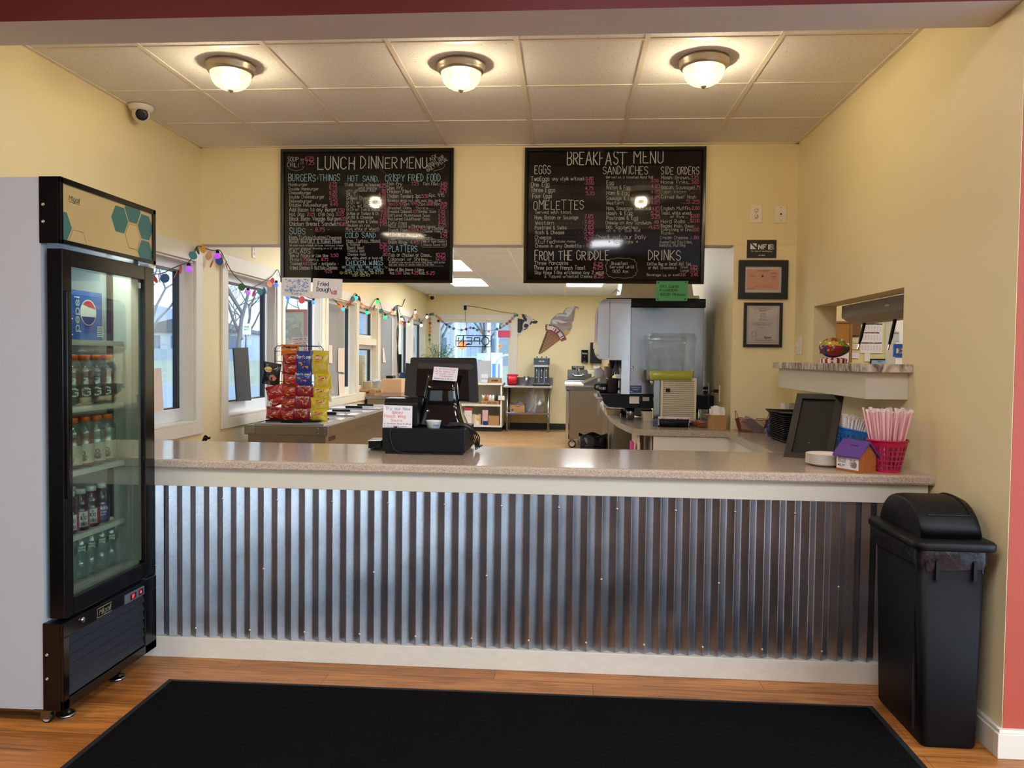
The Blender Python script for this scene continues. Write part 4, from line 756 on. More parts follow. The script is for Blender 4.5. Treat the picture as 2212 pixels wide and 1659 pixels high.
# ------------------------------------------------------------------ plates, plaque, frames on the pier
M_plate = mat('white plastic plate', (236, 230, 220), .35, var=.02)
def wallplate(x0, x1, z0, z1, label, kind):
    Yw = YH - .0005; t = thing('outlet' if kind != 'coax' else 'cable_plate', ((x0 + x1) / 2, Yw, z0), label, 'wall plate' if kind == 'coax' else 'outlet')
    obj('plate', B(x0, x1, Yw - .006, Yw, z0, z1), M_plate, t, bevel=.0025); cx = (x0 + x1) / 2; cz = (z0 + z1) / 2; q = Yw - .0062
    if kind == 'outlet':
        for dz in (-.021, .021):
            M = Matrix.Translation((cx, q, cz + dz)) @ Matrix.Rotation(PI / 2, 4, 'X'); r = obj('receptacle', MB().lathe([(.0165, 0), (.0165, .0015), (.0001, .0015)], n=20, M=M, cap=False), M_plate, t)
            obj('slots', MB().box(cx - .008, cx - .006, q - .0022, q - .0012, cz + dz - .001, cz + dz + .008).box(cx + .006, cx + .008, q - .0022, q - .0012, cz + dz - .001, cz + dz + .008).lathe([(.0028, 0), (.0028, .0022), (.0001, .0022)], n=10, M=Matrix.Translation((cx, q, cz + dz - .008)) @ Matrix.Rotation(PI / 2, 4, 'X')), M_black, r)
        obj('screw', MB().lathe([(.003, 0), (.003, .001), (.0001, .001)], n=8, M=Matrix.Translation((cx, q, cz)) @ Matrix.Rotation(PI / 2, 4, 'X')), M_nick, t)
    else:
        obj('connector', MB().lathe([(.006, 0), (.006, .004), (.004, .004), (.004, .010), (.0001, .010)], n=12, M=Matrix.Translation((cx, q, cz)) @ Matrix.Rotation(PI / 2, 4, 'X')), mat('dark brass', (90, 72, 50), .35, .8), t)
        for dz in (-.046, .046): obj('screw', MB().lathe([(.0035, 0), (.0035, .001), (.0001, .001)], n=8, M=Matrix.Translation((cx, q, cz + dz)) @ Matrix.Rotation(PI / 2, 4, 'X')), M_nick, t)
    return t
wallplate(1.244, 1.323, 2.340, 2.463, 'white double wall outlet, high above the black plaque', 'outlet'); wallplate(1.412, 1.488, 2.340, 2.457, 'white wall plate with a single coax socket near the corner', 'coax')
pq = thing('plaque', (1.325, YH, 2.099), 'black membership plaque with white lettering above the two framed certificates', 'plaque')
obj('panel', B(1.227, 1.425, YH - .006, YH - .0005, 2.099, 2.222), mat('charcoal plaque', (34, 32, 34), .45), pq, bevel=.001)
m = MB(); F_ = planeY(YH - .0066, 1.227, 2.099); m.text('NFIB', F_, .030, x=.078, y=.060, width=.098, w=.26); m.text('.', F_, .02, x=.18, y=.060, w=.2); m.text('The Voice of Small Business', F_, .0085, x=.028, y=.042, width=.142, w=.16); m.text('MEMBER', F_, .0075, x=.078, y=.014, width=.044, w=.18)
m.add([F_(.022, .060), F_(.062, .060), F_(.022, .100)], [(0, 1, 2)]); m.add([F_(.034, .100), F_(.064, .100), F_(.064, .074)], [(0, 1, 2)])
obj('lettering', m, mat('white print', (230, 228, 226), .5), pq)
def pframe(x0, x1, z0, z1, bw, label, paper, mat_w, pcol):
    t = thing('framed_certificate', ((x0 + x1) / 2, YH, z0), label, 'framed certificate', 'framed certificates on the pier'); y = YH - .0005
    obj('frame', MB().box(x0, x0 + bw, y - .022, y, z0, z1).box(x1 - bw, x1, y - .022, y, z0, z1).box(x0 + bw, x1 - bw, y - .022, y, z0, z0 + bw).box(x0 + bw, x1 - bw, y - .022, y, z1 - bw, z1), mat('matt black frame', (16, 14, 15), .4), t, bevel=.002)
    obj('mount', B(x0 + bw, x1 - bw, y - .008, y, z0 + bw, z1 - bw), mat_w, t)
    px0, px1, pz0, pz1 = paper; c = obj('certificate', B(px0, px1, y - .010, y - .008, pz0, pz1), pcol, t)
    obj('glazing', B(x0 + bw, x1 - bw, y - .014, y - .0132, z0 + bw, z1 - bw), glass('picture glass', (246, 246, 246), .05), t)
    return t, c, planeY(y - .0106, px0, pz0), px1 - px0, pz1 - pz0
x0, x1, z0, z1 = 1.172, 1.505, 1.817, 2.083
t, c, F_, W_, H_ = pframe(x0, x1, z0, z1, .044, 'wide black frame around a pink licence, second from the top on the pier', (x0 + .056, x1 - .058, z0 + .062, z1 - .062), M_paper, mat('pink certificate', (232, 164, 140), .6, var=.02))
m = MB(); K = [('STATE DEPARTMENT OF TAXATION', .5, .93, .4, .02), ('CERTIFICATE OF AUTHORITY', .5, .88, .34, .02), ('VALIDATED', .82, .78, .2, .035), ('5/23/2019', .82, .62, .16, .035), ('DUPLICATE', .18, .68, .16, .022), ('19-115834', .18, .62, .16, .022), ('TAX', .82, .5, .1, .02), ('TOWN PIZZA', .13, .42, .14, .022), ('MAIN ST', .12, .38, .12, .022), ('NEW TOWN NY', .14, .34, .18, .022), ('Non-Transferable', .14, .05, .2, .022), ('ISSUED BY THE DEPARTMENT', .5, .18, .5, .018), ('THIS CERTIFICATE MUST BE DISPLAYED', .5, .12, .6, .018)]
K[7:10] = [('- - - - -', .13, .42, .14, .022), ('- - - -', .12, .38, .12, .022), ('- - - - -', .14, .34, .18, .022)]
for s_, u, v, wd, h in K: m.text(s_, F_, h * W_ * 1.1, x=u * W_, y=v * H_, width=wd * W_, w=.16, align='c')
m.text('- - - - - - - - - - - - -', F_, .003, x=.05 * W_, y=.62 * H_, width=.34 * W_); m.text('_ _ _ _ _ _', F_, .003, x=.06 * W_, y=.22 * H_, width=.6 * W_); m.sphere(F_(.48 * W_, .67 * H_), .008, 8, ell=(1, .05, 1.2))
obj('lettering', m, mat('brown print', (104, 60, 50), .6), c)
x0, x1, z0, z1 = 1.214, 1.474, 1.487, 1.792
t, c, F_, W_, H_ = pframe(x0, x1, z0, z1, .019, 'tall black frame around a white permit, lowest on the pier', (x0 + .024, x1 - .024, z0 + .024, z1 - .024), M_paper, mat('white certificate', (226, 220, 218), .6, var=.03))
m = MB(); m.box(*[0] * 6) if 0 else None
for a in ((.03, .035, .03, .97), (.965, .97, .03, .97), (.03, .97, .03, .035), (.03, .97, .965, .97)): p = F_(a[0] * W_, a[2] * H_); q = F_(a[1] * W_, a[3] * H_); m.add([p, Vector((q.x, p.y, p.z)), q, Vector((p.x, p.y, q.z))], [(0, 1, 2, 3)])
for s_, u, v, wd, h in [('STATE DEPARTMENT OF HEALTH', .5, .935, .42, .018), ('COUNTY DIVISION OF ENVIRONMENTAL HEALTH', .5, .905, .6, .018), ('PERMIT', .5, .855, .24, .04), ('to operate', .5, .81, .12, .014), ('RESTAURANT', .5, .785, .16, .018), ('located at', .5, .74, .2, .018), ('MAIN STREET', .5, .705, .2, .018), ('permit expires on', .5, .655, .2, .016), ('FOOD SERVICE', .5, .62, .26, .02), ('This permit is granted subject to all provisions', .5, .54, .66, .016), ('of law and regulation and must be posted', .46, .51, .62, .016), ('in a conspicuous place on the premises', .46, .48, .6, .016), ('Effective', .5, .42, .14, .016), ('Permit No.', .22, .13, .2, .016), ('Director of Environmental Health', .5, .1, .7, .016), ('not transferable', .5, .07, .5, .02), ('Signed', .66, .14, .22, .05)]: m.text(s_, F_, h * H_, x=u * W_, y=v * H_, width=wd * W_, w=.17, align='c')
m.tube([F_((.22 + .09 * math.cos(k * PI / 12)) * W_, .25 * H_ + .09 * W_ * math.sin(k * PI / 12)) for k in range(25)], .0008, 4); m.tube([F_((.22 + .06 * math.cos(k * PI / 12)) * W_, .25 * H_ + .06 * W_ * math.sin(k * PI / 12)) for k in range(25)], .0008, 4)
obj('lettering', m, mat('grey print', (70, 66, 74), .6), c)
# light switch on the right wall, outlet at the left behind the header, security camera
a, b_ = PX(1732, 768, XR), PX(1721, 726, XR)
sw_ = thing('light_switch', (XR, 5.37, 1.42), 'white light switch on the yellow wall beside the pass-through', 'light switch')
obj('plate', B(XR - .006, XR - .0005, 5.295, 5.415, 1.437, 1.562), M_plate, sw_, bevel=.002); obj('toggle', B(XR - .014, XR - .006, 5.35, 5.36, 1.49, 1.512), M_plate, sw_, bevel=.002)
oy = PX(548, 543, XL)
t = thing('outlet', (XL, oy.y, oy.z - .06), 'white outlet high on the window wall just behind the header', 'outlet')
obj('plate', B(XL, XL + .006, oy.y - .04, oy.y + .04, oy.z - .058, oy.z + .058), M_plate, t, bevel=.002)
for dz in (-.02, .02): obj('receptacle', B(XL + .006, XL + .008, oy.y - .015, oy.y + .015, oy.z + dz - .012, oy.z + dz + .012), mat('ivory socket', (206, 200, 186), .4), t, bevel=.003)
def camera_dome(loc, s_, look, label):
    t = thing('security_camera', loc, label, 'security camera'); L = Vector(loc); M_cam = mat('white camera shell', (222, 216, 204), .35, var=.02)
    obj('base', MB().lathe([(.062 * s_, 0), (.062 * s_, -.010 * s_), (.055 * s_, -.022 * s_), (.048 * s_, -.03 * s_), (.0001, -.03 * s_)], c=L, n=28, cap=False), M_cam, t)
    c = L + Vector((0, 0, -.042 * s_)); b = obj('ball', MB().sphere(c, .044 * s_, 24), M_cam, t)
    d = Vector(look).normalized(); M = Matrix.Translation(c + d * .03 * s_) @ d.to_track_quat('Z', 'Y').to_matrix().to_4x4()
    ly = obj('lens_ring', MB().lathe([(.031 * s_, 0), (.029 * s_, .012 * s_), (.024 * s_, .014 * s_), (.0001, .013 * s_)], n=24, M=M, cap=False), M_black, b)
    obj('lens', MB().lathe([(.012 * s_, .0135 * s_), (.008 * s_, .017 * s_), (.0001, .018 * s_)], n=16, M=M, cap=False), mat('dark glass lens', (40, 40, 48), .1), ly)
camera_dome((-2.575, 4.55, ZC - .004), 1.15, (.75, -1, -.35), 'white dome security camera on the tiled ceiling of the counter bay')
camera_dome((PY(933, 637, 14.45).x, 14.45, KC - .003), 1.3, (.3, -1, -.25), 'small white security camera in the far corner of the kitchen ceiling')
# ------------------------------------------------------------------ till on the counter
pos = MB(); x0, x1, y0, y1 = -.897, -.488, 3.738, 4.10
M_till = mat('navy-black till plastic', (10, 12, 18), .5, var=.05, spec=.25); M_gloss = mat('piano black', (6, 6, 8), .06, var=.1, coat=.4)
cdw = thing('cash_drawer', ((x0 + x1) / 2, 3.9, ZT), 'flat black cash drawer under the till on the counter', 'cash drawer')
obj('case', B(x0, x1, y0, y1, ZT + .012, ZT + .127), M_till, cdw, bevel=.004)
obj('base', B(x0 + .015, x1 - .012, y0 + .006, y1 - .01, ZT, ZT + .012), M_black, cdw)
zt = ZT + .127
pt_ = thing('till_terminal', (-.66, 3.95, zt), 'black touchscreen till seen from behind on its flared glossy stand', 'till')
def sect(z, x0_, x1_, yc, dy, r): return ring(x0_, x1_, yc - dy, yc + dy, r, z, 6)
YT = 3.965
def X_(px, Y): return PY(px, 830, Y).x
st_ = MB(); loft(st_, [sect(zt, X_(906, YT), X_(1010, YT), YT, .10, .03), sect(zt + .012, X_(907, YT), X_(1008, YT), YT, .098, .03), sect(zt + .05, X_(911, YT), X_(1001, YT), YT, .08, .03), sect(zt + .11, X_(917, YT), X_(995, YT), YT - .005, .06, .03), sect(zt + .17, X_(921, YT), X_(991, YT), YT - .015, .05, .025), sect(zt + .26, X_(926, YT), X_(988, YT), YT - .02, .045, .02)])
obj('stand', st_, M_gloss, pt_)
sc_ = MB(); q = [PY(888, 772, YT + .06), PY(1029, 773, YT + .06), PY(1034, 870, YT + .0), PY(882, 858, YT + .0)]
def scr(u, v, d): p = q[3].lerp(q[2], u).lerp(q[0].lerp(q[1], u), v); return p + Vector((0, d, 0))
def rr_(r, n=5, a=1.0, b=1.0, o=0):
    P = []
    for (cx, cy, aa) in ((1 - r, 1 - r * 1.4, 0), (r, 1 - r * 1.4, 90), (r, r * 1.4, 180), (1 - r, r * 1.4, 270)):
        for k in range(n + 1): an = math.radians(aa + 90 * k / n); P.append((cx + r * math.cos(an), cy + r * 1.4 * math.sin(an)))
    return P
sc_.prism(rr_(.03), scr, -.012, .022); obj('screen_housing', sc_, M_black, pt_, bevel=.003)
sc_ = MB(); sc_.prism([(.12, .06), (.88, .06), (.88, .72), (.12, .72)], scr, -.03, -.012); obj('rear_cover', sc_, M_gloss, pt_, bevel=.004)
v_ = MB(); v_.prism([(.13, .74), (.92, .74), (.96, .80), (.92, .86), (.13, .86)], scr, -.0135, -.0115); obj('vent_strip', v_, mat('dark brown vent', (30, 16, 14), .5), pt_)
sd = MB(); sd.prism([(-.055, .04), (.10, .0), (.13, .80), (-.07, .86)], scr, -.006, .035); obj('card_reader_wing', sd, M_black, pt_, bevel=.003)
bt = MB()
for u, v in ((.02, .38), (.04, .16)): bt.lathe([(.004, 0), (.003, .002), (.0001, .002)], n=8, M=Matrix.Translation(scr(u, v, -.008)) @ Matrix.Rotation(PI / 2, 4, 'X'))
obj('wing_screws', bt, M_chrome, pt_)
t, fn, W_, H_ = sheet('note_card', [PY(937.5, 792, YT - .068), PY(990, 795, YT - .068), PY(986.5, 824, YT - .072), PY(934, 820.5, YT - .072)], 'white surcharge card with red handwriting taped on the back of the till screen', 'note', None)
ink(t, fn, W_, H_, [('A 3% surcharge', .08, .80, .84, .09, 'red'), ('will be added for', .06, .63, .84, .09, 'red'), ('all credit card', .10, .46, .72, .09, 'red'), ('transactions', .28, .30, .52, .09, 'red'), ('Beginning 8-30-23', .06, .10, .78, .09, 'blk')])
pr = thing('receipt_printer', (-.80, 3.86, zt), 'black receipt printer on the cash drawer behind the peach wing sauce sign', 'printer')
px0, px1 = X_(831, 3.80), X_(902, 3.80)
pm = MB(); prof = [(3.80, zt), (3.95, zt), (3.95, zt + .12), (3.93, zt + .142), (3.82, zt + .142), (3.80, zt + .122)]
pm.prism(prof, lambda a, b, d: Vector((d, a, b)), px0, px1); obj('case', pm, M_black, pr, bevel=.008); obj('lid_groove', B(px0 + .01, px1 - .012, 3.798, 3.801, zt + .1, zt + .104), M_gloss, pr)
t, fn, W_, H_ = sheet('note_card', [PY(829, 875, 3.796), PY(891, 877, 3.796), PY(890, 925, 3.77), PY(826.5, 923, 3.77)], 'white spicy peach wing sauce sign leaning on the receipt printer', 'sign', None)
ink(t, fn, W_, H_, [('Try our New', .06, .80, .86, .13, 'teal'), ('Spicey', .30, .63, .38, .12, 'pnk'), ('Peach Wing', .04, .45, .72, .13, 'org'), ('Sauce', .28, .27, .38, .12, 'org'), ('on Boneless, Bone In Wings', .03, .15, .94, .06, 'blk'), ('or As a dipping sauce...', .04, .04, .80, .06, 'blk')])
cx = X_(937.5, 3.775)
cp = thing('plastic_cup', (cx, 3.775, zt), 'small white tip cup standing on the cash drawer before the till stand', 'cup')
obj('cup', MB().lathe([(.0001, 0), (.030, 0), (.0365, .032), (.0385, .034), (.0385, .038), (.036, .038), (.035, .032), (.029, .003), (.0001, .003)], c=(cx, 3.775, zt), n=28, cap=False), mat('translucent white plastic', (206, 212, 216), .35, var=.02), cp)
m = MB(); m.text('Pens', lambda u, v: Vector((cx, 3.775, zt)) + Vector((.0345 * math.sin(u / .035 + .15), -.0345 * math.cos(u / .035 + .15), .012 + v)), .009, width=.028, w=.14); obj('lettering', m, M_ink['blue'], cp)
rt = thing('card_terminal', (-.965, 3.93, ZT), 'small black card terminal lying on the counter beside the cash drawer', 'card terminal')
obj('case', MB().rbox(-1.005, -.93, 3.88, 4.0, ZT + .008, ZT + .05, .012), M_black, rt, bevel=.004); obj('chrome_rim', MB().tube([(-1.004, 3.879, ZT + .046), (-.935, 3.879, ZT + .050)], .002, 6), M_chrome, rt); obj('foot', B(-.985, -.945, 3.9, 3.98, ZT, ZT + .008), M_black, rt)
def spl(P, n=10):
    P = [Vector(p) for p in P]; out = []
    for i in range(len(P) - 1):
        p0, p1, p2, p3 = P[max(i - 1, 0)], P[i], P[i + 1], P[min(i + 2, len(P) - 1)]
        for k in range(n):
            t = k / n; out.append(.5 * ((2 * p1) + (p2 - p0) * t + (2 * p0 - 5 * p1 + 4 * p2 - p3) * t * t + (3 * p1 - p0 - 3 * p2 + p3) * t ** 3))
    return out + [P[-1]]
M_cab = mat('black cable', (12, 12, 14), .4)
def cable(name, P, r, label, cat='cable', m=None, n=8): return tag(obj(name, MB().tube(spl(P, n), r, 6), m or M_cab), label, cat)
cb = thing('cable_bundle', (-.5, 3.9, zt), 'bundle of black cables hanging over the cash drawer side down to the counter', 'cable')
for k in range(5):
    e = k * .006; obj('cable', MB().tube(spl([(-.66 + e * 4, 3.84 + e, zt + .006 + e * .3), (-.58, 3.80 + e * 2, zt + .008 + e * .5), (-.52 + e, 3.80 + e * 3, zt + .014), (-.482 + e, 3.84 + e * 3, zt - .004 - e), (-.468 + e, 3.87 + e * 4, zt - .06), (-.458 + e * .6, 3.9 + e * 3, ZT + .035 - .002 * k), (-.455 + e * 1.2, 3.93 + e * 2, ZT + .007 + .004 * k)], 8), .0035, 6), M_cab, cb)
cable('cable', [(-.83, 3.765, zt + .004), (-.855, 3.734, zt - .01), (-.852, 3.732, ZT + .07), (-.83, 3.730, ZT + .02), (-.77, 3.722, ZT + .006), (-.70, 3.716, ZT + .005), (-.66, 3.726, ZT + .005)], .0028, 'thin black cable hanging down the front of the cash drawer')
cable('cable', [(-.95, 3.876, ZT + .02), (-.985, 3.862, ZT + .006), (-.96, 3.845, ZT + .004), (-.90, 3.842, ZT + .004)], .0025, 'short black lead curling below the card terminal')

# ------------------------------------------------------------------ far end of the counter
def solve_lean(BL, n, px, py):
    d = ray(px, py); a = Matrix(((n.x, 0, -d.x), (n.y, 0, -d.y), (0, 1, -d.z))); b = CAM - BL; s = a.inverted() @ b; return s.x, s.y
BL, BR = Vector((1.084, 3.939, ZT)), Vector((1.284, 3.831, ZT)); u_ = (BR - BL).normalized(); n_ = Vector((-u_.y, u_.x, 0))
s_, h_ = solve_lean(BL, n_, 1722, 849.5); up = (n_ * s_ + Vector((0, 0, h_))); HT = up.length; up.normalize(); WD = (BR - BL).length; nn = u_.cross(up)
tf = thing('picture_display', (BL + BR) / 2, 'black tilted display board standing on the counter before the tray stack', 'display board')
def ff(a, b, d): return BL + u_ * a + up * b + nn * d
bw = .033; M_sat = mat('satin black frame', (13, 13, 15), .45, var=.05)
m = MB()
for P in ([(0, 0), (WD, 0), (WD - bw, bw), (bw, bw)], [(WD, 0), (WD, HT), (WD - bw, HT - bw), (WD - bw, bw)], [(WD, HT), (0, HT), (bw, HT - bw), (WD - bw, HT - bw)], [(0, HT), (0, 0), (bw, bw), (bw, HT - bw)]): m.prism(P, ff, -.022, 0)
obj('frame', m, M_sat, tf, bevel=.002)
m = MB(); m.prism([(bw, bw), (WD - bw, bw), (WD - bw, HT - bw), (bw, HT - bw)], ff, -.02, -.012); obj('panel', m, mat('dark grey slate', (24, 24, 27), .5, var=.08, vscale=8, spec=.3), tf)
m = MB(); m.prism([(WD * .4, HT * .75), (WD * .6, HT * .75), (WD * .6, .0), (WD * .4, .0)], lambda a, b, d: ff(a, b, -.022) + Vector((n_.x, n_.y, 0)) * (d * (1 - b / HT)), .0, .09); obj('easel_back', m, M_sat, tf)
m = MB(); m.sphere(ff(.104, .105, -.0115), .0022, 6); m.sphere(ff(.036, .11, .0), .002, 6); obj('fleck', m, M_white, tf)
# paper plates, one by one
def plate():
    m = MB(); N = 48; prof = [(.0001, .003), (.052, .003), (.058, .006), (.072, .011), (.081, .0135), (.0835, .0125), (.081, .0115), (.072, .009), (.057, .003), (.051, .0), (.0001, .0)]; vs = []
    for (r, z) in prof:
        for k in range(N): a = 2 * PI * k / N; f = 1 + (.006 * (k % 2) if r > .06 else 0); vs.append((r * f * math.cos(a), r * f * math.sin(a), z))
    m.add(vs, [(j * N + k, j * N + (k + 1) % N, (j + 1) * N + (k + 1) % N, (j + 1) * N + k) for j in range(len(prof) - 1) for k in range(N)], 0, True)
    return m
M_pplate = mat('white paper plate', (236, 228, 216), .7, var=.02)
p0 = obj('paper_plate', plate(), M_pplate, local=True); tag(p0, 'white paper plate in the stack on the counter before the black display board', 'plate', 'paper plates stacked on the counter')
PC = (1.19, 3.645)
for k in range(15):
    o = p0 if k == 0 else dup(p0); o.location = (PC[0] + R3.uniform(-.0008, .0008), PC[1] + R3.uniform(-.0008, .0008), ZT + .0005 + k * .0031); o.rotation_euler = (0, 0, k * 1.1)
# donation house
hl, hf, hr = Vector((1.197, 3.52, ZT)), Vector((1.258, 3.404, ZT)), Vector((1.34, 3.457, ZT)); hu = (hf - hl).normalized(); hv = Vector((-hu.y, hu.x, 0)); hw, hd_ = .131, .098
hs = thing('donation_box', hl + hu * hw / 2 + hv * hd_ / 2, 'little wooden donation house with purple roof at the counter end', 'donation box')
def fh(a, b, c): return hl + hu * a + hv * b + Vector((0, 0, c))
eh, ph = .072, .132
M_wd = mat('varnished orange wood', (170, 96, 44), .35, var=.25, vscale=9, stretch=(6, 6, .6)); M_pur = mat('purple paint', (92, 58, 140), .4, var=.03)
m = MB(); P = [(0, 0), (hd_, 0), (hd_, eh), (hd_ / 2, ph - .006), (0, eh)]; m.prism(P, lambda b, c, a: fh(a, b, c), .003, hw - .003); obj('walls', m, M_wd, hs)
obj('base', MB().prism([(-.003, -.003), (hw + .003, -.003), (hw + .003, hd_ + .003), (-.003, hd_ + .003)], lambda a, b, c: fh(a, b, c), 0, .005), M_wd, hs)
m = MB(); ro = []
for sgn in (0, 1):
    e0 = -.012 if sgn == 0 else hd_ + .012; ez = eh - .010
    m.prism([(e0, ez), (hd_ / 2, ph - .004), (hd_ / 2, ph + .004), (e0, ez + .008)], lambda b, c, a: fh(a, b, c), -.008, hw + .008)
obj('roof', m, M_pur, hs)
def fr_(a, b): k = b; return fh(a, hd_ / 2 * k + (-.012) * (1 - k), eh - .010 + (ph - eh + .006) * k + .0095)
m = MB(); m.add([fr_(.055, .62), fr_(.095, .62), fr_(.095, .67), fr_(.055, .67)], [(0, 1, 2, 3)]); obj('coin_slot', m, mat('dark slot', (40, 26, 40), .6), hs)
m = MB(); m.prism([(.006, .010), (hw - .006, .010), (hw - .006, eh - .006), (.006, eh - .006)], lambda a, c, d: fh(a, -d, c), .0005, .0016); lab = obj('poster', m, M_paper, hs)
F_ = lambda a, c: fh(.006 + a, -.0022, .010 + c)
m = MB()
for k, s__ in enumerate(('Please help us', 'care for the many', 'homeless animals', 'in our community')): m.text(s__, F_, .0042, x=.008, y=.048 - k * .0068, width=.044, w=.2)
m.text('OLPF', F_, .009, x=.016, y=.010, width=.030, w=.2, mi=1); m.text('- - - -', F_, .002, x=.01, y=.004, width=.038, mi=1)
obj('lettering', m, [mat('black print', (30, 30, 32), .6), mat('plum print', (120, 50, 84), .6)], lab)
m = MB(); oc = lambda x, y: F_(x, y) + (-hv) * .0003
def disc(cx, cy, rx, ry, mi, n=16, lift=0): m.add([oc(cx + rx * math.cos(2 * PI * k / n), cy + ry * math.sin(2 * PI * k / n)) - hv * lift for k in range(n)], [tuple(range(n))], mi)
disc(.088, .026, .017, .018, 0); disc(.099, .022, .012, .014, 1, lift=.0002); m.add([oc(.074, .036) - hv * .0001, oc(.076, .047) - hv * .0001, oc(.084, .042) - hv * .0001], [(0, 1, 2)], 1); m.add([oc(.094, .043) - hv * .0001, oc(.102, .047) - hv * .0001, oc(.102, .036) - hv * .0001], [(0, 1, 2)], 1); disc(.084, .028, .0025, .003, 2, lift=.0004); disc(.082, .020, .003, .002, 2, lift=.0004); disc(.086, .013, .004, .003, 1, lift=.0003)
disc(.012, .015, .005, .0025, 2, lift=.0003); disc(.018, .018, .002, .002, 2, lift=.0003)
obj('kitten_print', m, [mat('light fur print', (190, 186, 182), .7, var=.15, vscale=300), mat('grey fur print', (128, 122, 118), .7, var=.2, vscale=300), MATS['black print']], lab)
# two slotted plastic baskets with wrapped straws
def basket(name, label, r0, r1, h, m, n=22, rows=5):
    t = thing(name, (0, 0, 0), label, 'basket')
    mb = MB(); zs = [0, .012] ; rh = (h - .012 - .020) / rows
    def ringp(z, out): r = r0 + (r1 - r0) * z / h + out; return [Vector((r * math.cos(2 * PI * k / (2 * n)), r * math.sin(2 * PI * k / (2 * n)), z)) for k in range(2 * n)]
    lev = [(0, .012)]
    for k in range(rows): z0 = .012 + k * rh; lev.append((z0 + rh * .72, z0 + rh))
    lev.append((h - .020, h))
    for o1, o2 in ((0, -.0022),):
        for (za, zb) in lev:
            A, B_, C_, D_ = ringp(za, 0), ringp(zb, 0), ringp(zb, -.0022), ringp(za, -.0022); N = 2 * n
            mb.add(A + B_ + C_ + D_, [f for k in range(N) for f in ((k, (k + 1) % N, N + (k + 1) % N, N + k), (N + k, N + (k + 1) % N, 2 * N + (k + 1) % N, 2 * N + k), (2 * N + k, 2 * N + (k + 1) % N, 3 * N + (k + 1) % N, 3 * N + k), (3 * N + k, 3 * N + (k + 1) % N, (k + 1) % N, k))])
        for k in range(n):
            a0, a1 = 2 * PI * (k + .02) / n, 2 * PI * (k + .40) / n; r_a, r_b = r0 + (r1 - r0) * .012 / h, r0 + (r1 - r0) * (h - .02) / h
            mb.add([Vector((r * math.cos(a), r * math.sin(a), z)) for (r, z) in ((r_a, .012), (r_b, h - .02)) for a in (a0, a1)] + [Vector(((r - .0022) * math.cos(a), (r - .0022) * math.sin(a), z)) for (r, z) in ((r_a, .012), (r_b, h - .02)) for a in (a0, a1)], [(0, 1, 3, 2), (5, 4, 6, 7), (0, 2, 6, 4), (1, 5, 7, 3)])
    mb.lathe([(.0001, .0), (r0, .0), (r0, .002), (.0001, .002)], n=2 * n, cap=False)
    obj('body', mb, m, t, local=True)
    obj('rim', MB().tube([(r1 * 1.02 * math.cos(k * PI / 18), r1 * 1.02 * math.sin(k * PI / 18), h) for k in range(36)], .0042, 8, closed=True), m, t, local=True)
    return t
def straw(L, m, endm, r=.0046):
    t = MB().lathe([(r, .012), (r, L - .014)], n=7, mi=0)
    for z0, z1 in ((0, .012), (L - .014, L)):
        a = .0085 if z0 > 0 else .005
        t.add([(-r, 0, z1 if z0 == 0 else z0), (r, 0, z1 if z0 == 0 else z0), (a, .0012, z0 if z0 == 0 else z1), (-a, -.0012, z0 if z0 == 0 else z1)], [(0, 1, 2, 3)], 1)
        if z0: t.add([(0, -r, z0), (0, r, z0), (.0015, a, z1 - .003), (-.0015, -a, z1 - .003)], [(0, 1, 2, 3)], 1)
    return t
bl = basket('straw_basket', 'blue slotted plastic basket of white straws, leaning behind the donation house', .062, .088, .125, mat('bright blue plastic', (22, 112, 206), .35, var=.03))
bl.location = (1.425, 3.985, ZT + .012); bl.rotation_euler = (math.radians(2), math.radians(11), .1)
rd = basket('straw_basket', 'crimson slotted plastic basket of pink straws at the counter end', .054, .083, .138, mat('crimson plastic', (196, 22, 76), .35, var=.03))
rd.location = (1.407, 3.497, ZT)
M_ppink = mat('pink straw through paper', (238, 182, 190), .5, var=.05); M_wrap = mat('white straw wrapper', (240, 226, 220), .6, var=.04); M_wst = mat('white wrapped straw', (232, 228, 232), .55, var=.05)
def fill(base, n, L, mm, label, grp, rin, tilt, rot, cz):
    p = obj('drinking_straw', straw(L, mm, M_wrap), [mm, M_wrap], local=True); tag(p, label, 'straw', grp); MW = Matrix.Translation(base.location) @ base.rotation_euler.to_matrix().to_4x4()
    for k in range(n):
        o = p if k == 0 else dup(p); f = math.sqrt((k + .5) / n); a = k * 2.399963; r = rin * f
        b = Vector((r * .52 * math.cos(a), r * .52 * math.sin(a), cz)); top = Vector((r * tilt * math.cos(a), r * tilt * math.sin(a), cz + L)); d = (top - b).normalized(); b = b + d * R3.uniform(-.006, .008)
        q_ = d.to_track_quat('Z', 'Y').to_matrix().to_4x4(); M = MW @ Matrix.Translation(b) @ q_ @ Matrix.Rotation(R3.uniform(0, 3), 4, 'Z'); o.matrix_world = M; o.location = M.to_translation(); o.rotation_euler = M.to_euler()
fill(rd, 46, .272, M_ppink, 'pink paper-wrapped straw standing in the crimson basket', 'pink straws', .082, 1.28, 0, .004)
fill(bl, 62, .188, M_wst, 'white paper-wrapped straw standing in the blue basket', 'white straws', .082, 1.02, 0, .004)
